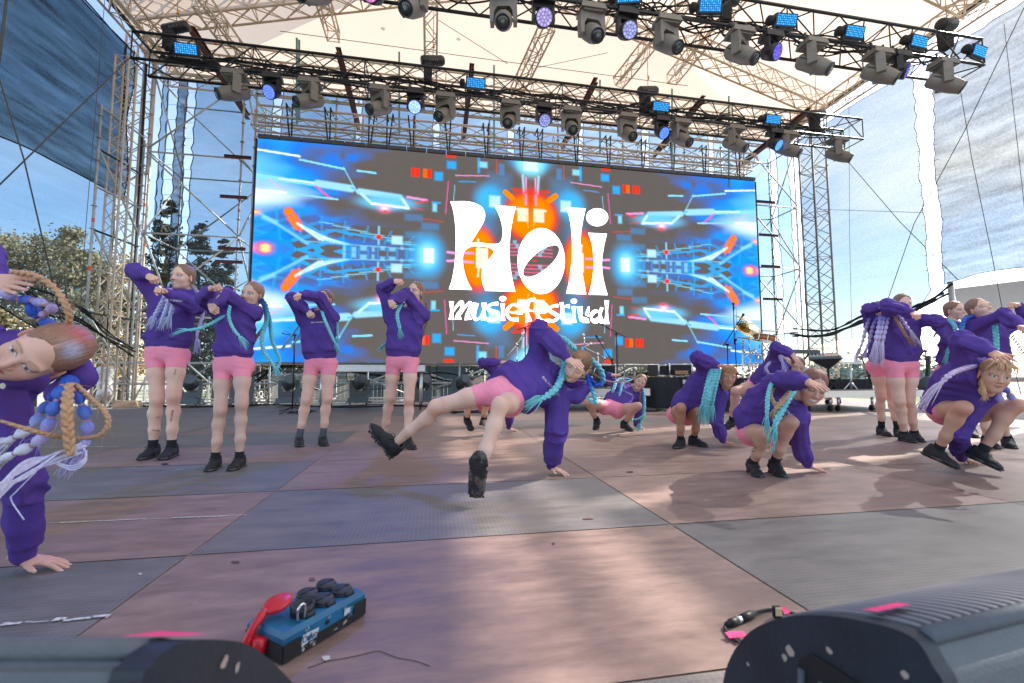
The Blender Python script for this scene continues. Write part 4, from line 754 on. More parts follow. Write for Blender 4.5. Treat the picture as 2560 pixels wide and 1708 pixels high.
for k, (px, c, pw) in enumerate(((938, (1.0, .30, .85), 0), (1352, (.55, .45, 1.0), 0), (1556, (.42, .45, 1.0), 0), (1912, (.16, .12, 1.0), 0), (2228, (.12, .10, 1.0), 0))):
    X = x_at(px, FTY - .1, TZ - .6); r = thing('wash_light', 'black wash light with lit %s face under the front truss, %s from the left' % (('pink', 'lilac', 'pale violet', 'violet blue', 'deep blue')[k], nth(k, 5)), 'stage light', (X, FTY - .25, TZ - .25), GW); wash_parts(r, (X, FTY - .25, TZ - .27), aim_for(X) * V(.7, 1, .7), c, power=pw)
for k, (px, c, pw) in enumerate(((688, (.04, .12, 1.0), 140), (1040, (.10, .20, 1.0), 380), (1355, (.35, .40, 1.0), 0), (1645, (.02, .14, 1.0), 140), (1925, (.02, .22, 1.0), 60))):
    X = x_at(px, RTY - .1, TZ - .6); r = thing('wash_light', 'black wash light glowing %s under the truss before the screen, %s from the left' % (('deep blue', 'brightest blue-white', 'pale blue', 'strong blue', 'azure')[k], nth(k, 5)), 'stage light', (X, RTY - .25, TZ - .25), GW); wash_parts(r, (X, RTY - .25, TZ - .27), aim_for(X) * V(.5, 1.1, 1.1), c, power=pw)
for k, (px, py) in enumerate(((1570, -6), (1773, 18), (1962, 53), (2132, 82), (2292, 106), (2442, 130))):
    C_ = onY(px, py, FTY - .32); r = thing('strobe_panel', 'blue LED strobe panel on the front truss, %s from the left' % nth(k, 6), 'strobe light', C_, GS); strobe_parts(r, C_, (-.25 + .08 * k, -1, -.35), .92)
for k, (px, py) in enumerate(((468, 125), (1189, 210), (1650, 268), (1930, 300))):
    C_ = onY(px, py, RTY - .3); r = thing('strobe_panel', 'blue LED strobe panel on the truss before the screen, %s from the left' % nth(k, 4), 'strobe light', C_, GS); strobe_parts(r, C_, (0, -1, -.3), .98)
def hoist(label, c, ang=.5, s_=1.0, up_=4.0, Y=None):
    c = np.asarray(c, float); r = thing('chain_hoist', label, 'chain hoist', c, 'chain hoists lifting the trusses'); d = unit(V(math.cos(ang), math.sin(ang) * .4, .25)); M = Mrot(d)
    b = MB(); b.lathe([(.02, -.25 * s_), (.09 * s_, -.25 * s_), (.105 * s_, -.22 * s_), (.105 * s_, .20 * s_), (.08 * s_, .25 * s_), (.02, .25 * s_)], c, d, 14); b.build('motor_body', M_BLACK, r, True); b = MB()
    for k in range(4): b.box(c + d * (-.08 + k * .05) * s_, (.20 * s_, .12 * s_, .012), M)
    b.build('cooling_fin', M_FIX, r); b = MB(); b.box(c + V(-.10, -.02, -.30) * s_, (.17 * s_, .15 * s_, .40 * s_), taper=1.1); b.build('chain_bag', M_RUBBER, r)
    b = MB(); b.cyl(c + V(0, 0, .1), c + V(.02, 0, up_), .008, n=5); b.cyl(c + V(.05, 0, -.1), (c[0] + .12, c[1], c[2] - .65 * s_), .008, n=5); b.tube([c + V(.12, 0, -.65) + V(.05 * math.sin(t), 0, -.05 + .05 * math.cos(t)) for t in np.linspace(0, 5, 9)], .012, 5); b.build('chain', M_GALV, r, True); MB().cyl(c + V(.02, 0, .28), c + V(.02, 0, .36), .02, n=6).build('hook', mat('hook_orange', (.8, .3, .02), .5), r)
for lab, (x, y), Y, s_, u_ in (('chain hoist with black bag at the left end of the rear black truss', (440, 70), RTY, .9, 2.0), ('chain hoist hanging below the upright rafter left of the ridge', (1082, 152), RTY, .95, 3.0), ('chain hoist above the right half of the rear black truss', (1620, 228), RTY, 1.0, 2.3), ('chain hoist at the right end of the rear black truss', (2042, 286), RTY, 1.0, 1.5), ('chain hoist at the right end of the front black truss', (2368, 62), FTY, 1.0, 2.2), ('black hoist bag at the top edge above the front truss', (1822, 2), FTY, .8, 2.2)):
    hoist(lab, onY(x, y, Y), .5 if s_ != .9 else -.3, s_, u_)
# cable bundles lying in the black trusses
BND = []
def bundle(label, Y, z, X0, X1, seed, n=7, r=.014):
    g = random.Random(seed); b = MB()
    for k in range(n):
        P = []; X = X0
        while X < X1: P.append((X, Y + g.uniform(-.18, .18), z + g.uniform(-.08, .14) + .05 * math.sin(X * 2 + k))); X += g.uniform(.5, .9)
        b.tube(crom(P, 4), r, 5)
    BND.append(tag(b.build('cable_bundle', M_RUBBER, None, True), label, 'cables', 'cable runs in the black trusses'))
bundle('bundle of black cables lying inside the rear black truss', RTY, TZ - .05, -5.0, 9.6, 3, 9); bundle('bundle of black cables lying inside the front black truss', FTY, TZ - .08, -8, 9.4, 4, 6)
for k in range(24):
    row = k % 2; Y = (FTY, RTY)[row]; X = (-3.2 + k * .52) if row else (-1 + k * .44); b = MB(); rr = random.uniform(.10, .2)
    b.tube(crom([(X, Y - .24, TZ - .26), (X + rr * .4, Y - .27, TZ - .26 - rr), (X + rr * 1.6, Y - .26, TZ - .27 - rr * .6), (X + rr * 1.7, Y - .24, TZ - .25)], 5), .006, 4); b.build('drooping_loop', M_RUBBER, BND[1 - row], True)
# moving heads standing along the back of the deck
M_FLR = mat('blue_grey_fixture', (.09, .11, .125), .45, .2, var=.1)
sv = M_FIX; M_FIX = M_FLR
for k, (px, dx) in enumerate(((475, .8), (606, .9), (722, .9), (898, .6), (1055, .7), (1152, .6))):
    X = x_at(px, 10.75, .3); r = thing('floor_moving_head', 'blue-grey moving head standing at the back edge of the deck, %s from the left' % nth(k, 6), 'stage light', (X, 10.75, 0), 'moving heads standing behind the dancers'); spot_parts(r, (X, 10.75, .03), V(.35, -.9, .30), hang=-1, s_=1.12)
M_FIX = sv
# ================================================================ things on the deck
M_DECKTOP = mat('riser_top', (.10, .08, .07), .8, var=.2); M_ALU = mat('aluminium', (.62, .62, .62), .35, .7, var=.08)
M_CYM = mat('brass_cymbal', (.55, .36, .12), .28, 1, var=.1); M_CYM2 = mat('shiny_cymbal', (.85, .68, .40), .18, 1); M_SNARE = mat('orange_wood_shell', (.42, .13, .04), .3, var=.3, vscale=14); M_SKINW = mat('drum_head', (.75, .73, .70), .6)
def riser(label, x0, x1, y0, y1, z, legs, h=.10, wheels=True):
    r = thing('riser', label, 'stage riser', ((x0 + x1) / 2, (y0 + y1) / 2, 0), 'wheeled stage risers'); MB().box(((x0 + x1) / 2, (y0 + y1) / 2, z + .006), (x1 - x0 - .03, y1 - y0 - .03, .016)).build('deck_board', M_DECKTOP, r)
    b = MB(); xm, ym = (x0 + x1) / 2, (y0 + y1) / 2
    for y in (y0 + .02, y1 - .02): b.box((xm, y, z - h / 2), (x1 - x0, .04, h))
    for x in (x0 + .02, x1 - .02): b.box((x, ym, z - h / 2), (.04, y1 - y0 - .09, h))
    b.box((xm, y0 - .003, z - .02), (x1 - x0, .012, .014)); b.box((xm, y0 - .003, z - h + .02), (x1 - x0, .012, .014)); b.build('frame', M_ALU, r)
    for lx in legs:
        for y in (y0 + .08, y1 - .08):
            l = MB().cyl((lx, y, z - h), (lx, y, .12 if wheels else .0), .024, n=8).build('leg', M_ALU, r, True)
            if wheels: w_ = MB(); w_.cyl((lx - .016, y + .02, .05), (lx + .016, y + .02, .05), .05, n=14); w_.box((lx, y + .01, .10), (.05, .06, .03)); w_.build('caster', M_RUBBER, l, True)
    return r
P = onY(770, 930, 9.0)
x0 = x_at(765, 9.0, .9); x1 = x_at(1062, 9.0, .9); riser('tall white-edged riser table on wheels behind the standing dancers', x0, x1, 9.0, 10.0, .90, (x_at(800, 9.0, .4), x1 - .08), .13)
x0 = x_at(1380, 8.3, .45); x1 = x_at(1625, 8.3, .45); riser('low white riser carrying drum hardware behind the one-handed dancer', x0, x1, 8.3, 10.2, .43, (x0 + .3, x1 - .08), .14, False)
xa = x_at(1905, 7.4, .35); xb = x_at(2560, 6.7, .35); riser('long low riser on casters at the right with the keyboards', xa, 9.7, 7.3, 9.3, .40, (x_at(2030, 7.3, .2), x_at(2085, 7.3, .2), x_at(2105, 7.3, .2), x_at(2190, 7.3, .2), x_at(2205, 7.3, .2), x_at(2290, 7.3, .2), x_at(2315, 7.3, .2), 9.4), .13)
def mic_stand(label, x, y, z0, h, tip, tip2, legr=.30, mic=True, mat_=M_RUBBER, group='microphone stands'):
    r = thing('microphone_stand', label, 'microphone stand', (x, y, z0), group); T = V(x, y, z0 + h); MB().cyl((x, y, z0 + .05), T, .011, n=7).build('pole', mat_, r, True)
    for k in range(3): a = k * 2.1 + .3; MB().tube([(x, y, z0 + .10), (x + math.cos(a) * legr * .5, y + math.sin(a) * legr * .5, z0 + .05), (x + math.cos(a) * legr, y + math.sin(a) * legr, z0 + .012)], .009, 5).build('leg', mat_, r, True)
    MB().cyl(tip, tip2, .009, n=6).build('boom', mat_, r, True); MB().cyl(T - V(0, .03, 0), T + V(0, .03, 0), .024, n=8).build('clutch', mat_, r, True)
    if mic: d = unit(np.asarray(tip) - np.asarray(tip2)); b = MB(); b.cyl(tip, np.asarray(tip) + d * .12, .014, .02, n=9); b.ball(np.asarray(tip) + d * .14, (.027, .027, .032), 10, 7); b.build('microphone', M_BLACK, r, True)
    b = MB(); b.tube(crom([tip, np.asarray(tip) + V(.06, 0, .05), (np.asarray(tip) + T) / 2 + V(.05, 0, -.02), T + V(0, 0, -.1), (x + .02, y, z0 + .4), (x + .01, y, z0 + .06)], 5), .004, 4); b.build('cable', M_RUBBER, r, True)
def mpt(x, y, Y): return onY(x, y, Y)
def ms(label, bx, by0, by1, Y, z0, t1, t2, **k):
    p = mpt(bx, by0, Y); mic_stand(label, p[0], Y, z0, p[2] - z0, mpt(*t1, Y), mpt(*t2, Y), **k)
ms('black microphone stand standing on the deck behind the small dancer', 737, 838, 1020, 8.9, 0, (705, 834), (741, 840), mic=False, legr=.42)
ms('black boom microphone stand before the end of the small lettering', 1541, 834, 960, 8.6, .43, (1474, 796), (1563, 842))
ms('low boom microphone stand leaning right of the centre dancer', 1530, 900, 960, 8.6, .43, (1500, 855), (1537, 915))
ms('black boom stand over the raised elbow in front of the logo', 1313, 822, 960, 8.6, .43, (1336, 810), (1294, 825))
ms('black boom microphone stand over the drum kit', 1818, 862, 950, 8.2, 0, (1850, 800), (1808, 866))
ms('thin upright microphone stand beside the drum kit', 1838, 850, 950, 8.3, 0, (1834, 776), (1836, 862))
ms('microphone stand with slanted clamp beside the standing pair', 2313, 878, 970, 7.6, .4, (2334, 842), (2308, 880), mat_=M_RUBBER)
def hardware(label, pts_, Y):
    r = thing('drum_stand', label, 'drum stand', mpt(*pts_[0][0], Y), 'chrome drum hardware')
    for i, (a, c, rr) in enumerate(pts_):
        b = MB(); b.cyl(mpt(*a, Y), mpt(*c, Y), rr, n=8); d = mpt(*c, Y); b.cyl(d - V(0, .02, .02), d + V(0, .02, .02), rr * 2, n=8); b.build('tube', M_CHROME, r, True)
hardware('chrome cymbal stand with tilted arm left of the raised elbow', [((1292, 930), (1293, 862), .014), ((1266, 893), (1293, 862), .010), ((1293, 862), (1308, 838), .012), ((1308, 838), (1308, 836), .016), ((1293, 900), (1280, 935), .01), ((1293, 900), (1306, 935), .01)], 8.7)
hardware('chrome cymbal stand with forked arms right of the centre head', [((1496, 940), (1496, 886), .014), ((1460, 868), (1512, 895), .010), ((1463, 875), (1460, 838), .012), ((1460, 868), (1478, 860), .012), ((1468, 890), (1462, 940), .012), ((1496, 900), (1480, 945), .010)], 8.7)
# cable tangle and coils
def coil(label, c, rx, ry, n, seed, z=.012, thick=.006, h=.05, mat_=M_RUBBER):
    g = random.Random(seed); b = MB(); P = []; c = np.asarray(c, float)
    for k in range(n * 10): a = k * .63; q = g.uniform(.75, 1.05); P.append(c + V(math.cos(a) * rx * q, math.sin(a) * ry * q, z + g.uniform(0, h)))
    b.tube(crom(P, 2), thick, 4); tag(b.build('cable_coil', mat_, None, True), label, 'cable', 'cables lying on the deck')
coil('black cable coil behind the feet of the dancer hiding her face', onZ(750, 1035), .22, .08, 3, 1); coil('pile of black cable under the one behind the centre dancer', onZ(1185, 1035), .45, .12, 4, 2); coil('black cable at the foot of the black speaker cabinet', onZ(1620, 1030), .35, .14, 4, 3); coil('dense tangle of black cable on the low riser behind the centre', onY(1470, 965, 8.6), .42, .2, 9, 4, z=0, h=.16); coil('cable at the foot of the cable riser by the left tower', onZ(345, 1018), .55, .1, 3, 5)
def run_cable(label, pts_, r=.008, mat_=M_RUBBER): P = [onZ(x, y) + V(0, 0, r) for x, y in pts_]; tag(MB().tube(crom(P, 6), r, 6).build('floor_cable', mat_, None, True), label, 'cable', 'cables lying on the deck')
run_cable('black cable running along the back edge behind the standing four', [(300, 1019), (420, 1016), (560, 1018), (700, 1014), (860, 1020), (1000, 1016), (1120, 1020)], .016)
run_cable('second cable snaking along the back edge', [(350, 1015), (480, 1020), (640, 1012), (800, 1018), (950, 1013), (1100, 1019)], .012)
run_cable('cable crossing behind the little leaning dancer', [(1480, 1030), (1560, 1036), (1640, 1028), (1760, 1033), (1800, 1028)], .010)
# instruments and amplifiers
M_AMP = mat('black_tolex', (.016, .017, .021), .75, var=.2, vscale=20, bump=.3, bscale=200); M_GRILL = mat('amp_grille', (.022, .023, .03), .9, bump=.4, bscale=400); M_CASE = mat('case_laminate', (.03, .035, .04), .5, var=.2); M_WALN = mat('amp_face', (.42, .22, .10), .5)
def amp(label, px0, px1, py0, py1, Y, z0, name='speaker_cabinet', cat='amplifier', d=.45, port=True, face=None, badge=None, case=False):
    X0, X1 = x_at(px0, Y, z0 + .3), x_at(px1, Y, z0 + .3); zt = mpt((px0 + px1) / 2, py0, Y)[2]; zb = z0; xm, zm = (X0 + X1) / 2, (zt + zb) / 2; r = thing(name, label, cat, (xm, Y + d / 2, zb))
    b = MB(); b.box((xm, Y + d / 2, zm), (X1 - X0, d, zt - zb)); b.build('cabinet', M_CASE if case else M_AMP, r); b = MB(); b.box((xm, Y - .004, zm), (X1 - X0 - .07, .012, zt - zb - .08)); g_ = b.build('grille', M_GRILL, r)
    b = MB()
    for x in (X0 + .015, X1 - .015):
        for z in (zb + .015, zt - .015): b.ball((x, Y + .01, z), .026, 8, 5)
    if case:
        for x in (X0 + .012, X1 - .012): b.box((x, Y - .006, zm), (.026, .02, zt - zb))
        for z in (zb + .012, zt - .012): b.box((xm, Y - .007, z), (X1 - X0, .02, .026))
    b.build('corner', M_ALU if case else M_RUBBER, r, True)
    if port: b = MB(); b.box((xm + (X1 - X0) * .0, Y - .012, zb + (zt - zb) * .55), (.14, .01, .12)); [b.box((xm, Y - .018, zb + (zt - zb) * .55 + (k - 1) * .035), (.12, .008, .010)) for k in range(3)]; b.build('handle', M_RUBBER, r)
    if badge: MB().box((X0 + .10, Y - .014, zt - .10), (.07, .006, .09)).build('badge', mat('badge_silver', (.5, .5, .5), .4, .6), r)
    return r, xm, zt, X0, X1
amp('tall black bass speaker cabinet with side handle behind the tan dancer', 1640, 1700, 943, 1028, 8.6, 0); amp('black speaker cabinet with silver badge next to the tall one', 1700, 1800, 943, 1025, 8.65, 0, port=False, badge=True); amp('black amplifier box on the deck right of the low riser', 1590, 1640, 950, 1015, 9.2, 0)
r, xm, zt, X0, X1 = amp('open flight case rack with a wood-faced amplifier head on the cabinets', 1672, 1730, 910, 943, 8.7, mpt(1700, 941, 8.7)[2], 'flight_case', 'flight case', case=True, port=False)
b = MB(); Z0 = mpt(1700, 938, 8.66)[2]
r2, xm2, zt2, XA, XB = amp('wood-faced amplifier head inside the flight case', 1684, 1720, 925, 936, 8.62, Z0, 'amplifier_head', 'amplifier', d=.25, port=False); b = MB(); b.box((xm2, 8.60, (Z0 + zt2) / 2), (XB - XA - .04, .01, (zt2 - Z0) * .7)); [b.cyl((XA + .06 + k * (XB - XA - .12) / 6, 8.592, (Z0 + zt2) / 2), (XA + .06 + k * (XB - XA - .12) / 6, 8.575, (Z0 + zt2) / 2), .008, n=8) for k in range(7)]; b.build('control_panel', M_WALN, r2)
amp('silver-edged flight case left of the amplifier head', 1645, 1672, 912, 942, 8.75, mpt(1660, 941, 8.75)[2], 'flight_case', 'flight case', case=True); amp('flight case with white door latch behind the centre dancer', 1500, 1540, 912, 960, 8.9, .43, 'flight_case', 'flight case', case=True)
r, xm, zt, X0, X1 = amp('guitar combo amplifier with white badge letters behind the knee', 1848, 1905, 946, 985, 7.9, .42, 'guitar_amplifier', 'amplifier', port=False)
def text_mesh(txt, size, name, m, parent, origin, xd, zd, extrude=.0):
    c = bpy.data.curves.new(name, 'FONT'); c.body = txt; c.size = size; c.align_x = 'CENTER'; c.align_y = 'CENTER'; c.extrude = extrude; t = bpy.data.objects.new(name, c); COL.objects.link(t); dg = bpy.context.evaluated_depsgraph_get(); dg.update()
    me = bpy.data.meshes.new_from_object(t.evaluated_get(dg)); bpy.data.objects.remove(t); v = np.empty(len(me.vertices) * 3); me.vertices.foreach_get('co', v); v = v.reshape(-1, 3); f = [tuple(p.vertices) for p in me.polygons]
    return v, f
def label_text(txt, size, origin, xd, zd, m, parent, name='lettering'):
    v, f = text_mesh(txt, size, name, m, parent, origin, xd, zd); xd, zd = unit(xd), unit(zd); P = np.asarray(origin, float) + np.outer(v[:, 0], xd) + np.outer(v[:, 1], zd); return mesh_obj(name, P, f, m, parent)
label_text('VOX', .16, ((X0 + X1) / 2, 7.88, zt - .10), (1, 0, 0), (0, 0, 1), M_WHITEP_ := mat('amp_letters', (.6, .58, .5), .5), r)
amp('flight case on the deck under the knee of the lavender dancer', 1845, 1905, 1000, 1035, 7.3, 0, 'flight_case', 'flight case', case=True, port=False)
for k, (a, c_, lab) in enumerate((((2035, 2075), (955, 978), 'black equipment box on the long riser under the sampler'), ((2085, 2180), (948, 985), 'black floor monitor lying on the long riser'), ((2240, 2262), (960, 985), 'small black pedal case on the long riser beside the pair'))):
    amp(lab, a[0], a[1], c_[0], c_[1], 7.7, .41, 'equipment_box', 'equipment box', port=False)
# drum kit at the right end of the screen
dk = thing('drum_kit', 'chrome drum kit with crash cymbals and an orange snare, right of the screen', 'drum kit', mpt(1885, 960, 8.1))
def cym(px, py, r, m, n_=(0.1, -.25, 1), Y=8.1): C_ = mpt(px, py, Y); MB().lathe([(.012, .012), (.03, .012), (.05, .004), (r * .6, -.004), (r, -.016), (r, -.019), (.03, -.004)], C_, unit(V(*n_)), 26).build('cymbal', m, dk, True); return C_
def drum(px, py, r, h, m, n_, Y=8.1, nm='drum'):
    C_ = mpt(px, py, Y); a = unit(V(*n_)); o = MB().lathe([(r, -h / 2), (r, h / 2)], C_, a, 22).build(nm, m, dk, True); MB().lathe([(0, h / 2 + .004), (r * .97, h / 2 + .004)], C_, a, 22).build('drum_head', M_SKINW, o); MB().lathe([(0, -h / 2 - .004), (r * .97, -h / 2 - .004)], C_, -a, 22).build('drum_head', M_SKINW, o)
    for s_ in (-1, 1): MB().lathe([(r + .002, s_ * h / 2 - .01), (r + .012, s_ * h / 2 - .01), (r + .012, s_ * h / 2 + .01), (r + .002, s_ * h / 2 + .01)], C_, a, 22).build('hoop', M_CHROME, o, True)
    b = MB(); M = Mrot(a)
    for k in range(8): t = k * math.pi / 4; p = C_ + (M[:, 0] * math.cos(t) + M[:, 1] * math.sin(t)) * (r + .01); b.cyl(p - a * h * .4, p + a * h * .4, .006, n=5)
    b.build('tension_rod', M_CHROME, o)
drum(1914, 846, .20, .13, M_SNARE, (.18, -.1, 1), 7.9, 'snare_drum'); cym(1863, 798, .22, M_CYM, (.35, -.5, 1)); cym(1872, 821, .26, M_CYM2, (-.05, -1.1, 1)); cym(1871, 845, .25, M_CYM, (.06, -.25, 1))
for (x0_, y0_, x1_, y1_, rr) in ((1857, 855, 1857, 1012, .017), (1875, 870, 1875, 1005, .013), (1890, 880, 1891, 1008, .015), (1905, 862, 1905, 1005, .013), (1872, 845, 1874, 880, .008), (1872, 820, 1874, 850, .008), (1865, 800, 1870, 830, .008), (1857, 884, 1910, 884, .013), (1857, 912, 1912, 908, .012), (1862, 895, 1885, 872, .009), (1885, 872, 1905, 900, .009), (1920, 880, 1910, 1008, .012), (1930, 870, 1932, 960, .012), (1875, 930, 1862, 1000, .010), (1890, 930, 1905, 1000, .010)):
    MB().cyl(mpt(x0_, y0_, 8.1), mpt(x1_, y1_, 8.1), rr, n=8).build('stand_tube', M_CHROME, dk, True)
g = random.Random(8)
b = MB()
for k in range(34): p = mpt(g.uniform(1856, 1925), g.uniform(868, 925), g.uniform(7.95, 8.2)); q = p + V(g.uniform(-.05, .05), g.uniform(-.04, .04), g.uniform(-.05, .05)); b.cyl(p, q, g.uniform(.010, .022), n=7)
b.build('wing_nut', M_CHROME, dk, True); MB().ball(mpt(1857, 856, 8.1), .035, 10, 7).build('ball_clamp', M_CHROME, dk, True)
# sampler on stand, music stand, keyboards
sp = thing('sampler_stand', 'mixing console on a black cloth stand right of the grinning dancer', 'mixer', mpt(2075, 960, 7.7)); Y = 7.6
def P3(x, y, dy=0): return mpt(x, y, Y + dy)
b = MB(); A_, B_, C2, D2 = P3(2020, 893), P3(2103, 890), P3(2092, 882, .32), P3(2022, 884, .32)
v = [A_, B_, C2, D2] + [q - V(0, 0, .05) for q in (A_, B_, C2, D2)]; b.add(v, [(0, 1, 2, 3), (7, 6, 5, 4), (0, 4, 5, 1), (1, 5, 6, 2), (2, 6, 7, 3), (3, 7, 4, 0)]); b.build('console', M_FLR, sp); b = MB()
for i in range(9):
    for j in range(4): s_, t_ = (i + .5) / 9, (j + .5) / 4; p = (A_ * (1 - s_) + B_ * s_) * (1 - t_) + (D2 * (1 - s_) + C2 * s_) * t_; b.cyl(p, p + V(0, -.004, .022), .012, n=7)
b.build('knob', M_ALU, sp); b = MB(); s_ = [(.55, .15), (.95, .15), (.95, .6), (.55, .6)]; b.add([(A_ * (1 - a) + B_ * a) * (1 - c) + (D2 * (1 - a) + C2 * a) * c + V(0, 0, .004) for a, c in s_], [(0, 1, 2, 3)]); b.build('pad_panel', mat('orange_pads', (.65, .28, .10), .6), sp)
b = MB(); lo_ = P3(2066, 922, .1); b.add([A_ - V(.02, .02, .05), B_ + V(.02, -.02, -.05), C2 + V(.02, 0, -.05), D2 - V(.02, 0, .05), lo_, lo_ + V(.08, 0, 0)], [(0, 4, 5, 1), (1, 5, 2), (2, 5, 4, 3), (3, 4, 0)]); b.build('cloth_sling', M_EDGE, sp)
MB().cyl(lo_ + V(.04, 0, 0), (lo_[0] + .04, lo_[1], .42), .02, n=8).build('pole', M_RUBBER, sp); MB().bar(P3(2070, 950), P3(2108, 990), .03, .03).build('leg', M_RUBBER, sp); MB().bar(P3(2100, 945), P3(2055, 990), .03, .03).build('leg', M_RUBBER, sp)
mu_ = thing('music_stand', 'silver music stand with white sheets and tripod legs beside the standing pair', 'music stand', mpt(2130, 985, Y)); b = MB(); q = [P3(2128, 905), P3(2150, 905), P3(2136, 885, .2), P3(2093, 884, .2)]; q[0] = P3(2104, 905); b.add(q + [p - V(0, -.01, .02) for p in q], [(0, 1, 2, 3), (7, 6, 5, 4), (0, 4, 5, 1), (1, 5, 6, 2), (2, 6, 7, 3), (3, 7, 4, 0)]); b.build('desk', mat('sheet_white', (.8, .8, .78), .6), mu_)
MB().bar(P3(2100, 908), P3(2152, 908), .05, .03).build('ledge', M_ALU, mu_); MB().cyl(P3(2126, 908), P3(2128, 978), .022, n=8).build('pole', M_ALU, mu_, True)
for a in ((2100, 985), (2158, 990), (2132, 992)): MB().cyl(P3(2127, 955), P3(*a), .013, n=6).build('leg', M_ALU, mu_, True)
kb = thing('keyboard', 'flat electronic keyboard on a black stand behind the sampler', 'keyboard', mpt(1990, 960, 7.9)); b = MB(); b.box(mpt(1985, 880, 7.95), (1.0, .28, .07)); b.build('body', M_FLR, kb); b = MB(); b.box(mpt(1985, 880, 7.95) + V(0, -.05, .04), (.92, .15, .012)); b.build('keys', M_WHITEP_, kb)
for s_ in (-1, 1): c_ = mpt(1985, 880, 7.95); MB().bar(c_ + V(s_ * .35, 0, -.04), V(c_[0] - s_ * .35, c_[1], .42), .03, .03).build('leg', M_RUBBER, kb)
k2 = thing('keyboard', 'small black keyboard tilted on a stand just left of the standing pair', 'keyboard', mpt(2160, 960, 7.7)); b = MB(); b.bar(P3(2152, 893), P3(2200, 888), .22, .04); b.build('body', M_BLACK, k2); MB().bar(P3(2155, 895), P3(2178, 960), .02, .02).build('leg', M_RUBBER, k2); MB().bar(P3(2195, 895), P3(2160, 970), .02, .02).build('leg', M_RUBBER, k2)
gc = thing('guitar_case', 'dark rounded guitar bag standing on the riser right of the pair', 'guitar case', mpt(2322, 985, 7.6)); MB().lathe([(.02, -.05), (.19, -.05), (.21, 0), (.19, .05), (.02, .05)], mpt(2318, 965, 7.6), (0, 1, .1), 20).build('case_body', M_CASE, gc, True); MB().bar(mpt(2318, 950, 7.62), mpt(2322, 890, 7.62), .06, .05).build('case_neck', M_CASE, gc)
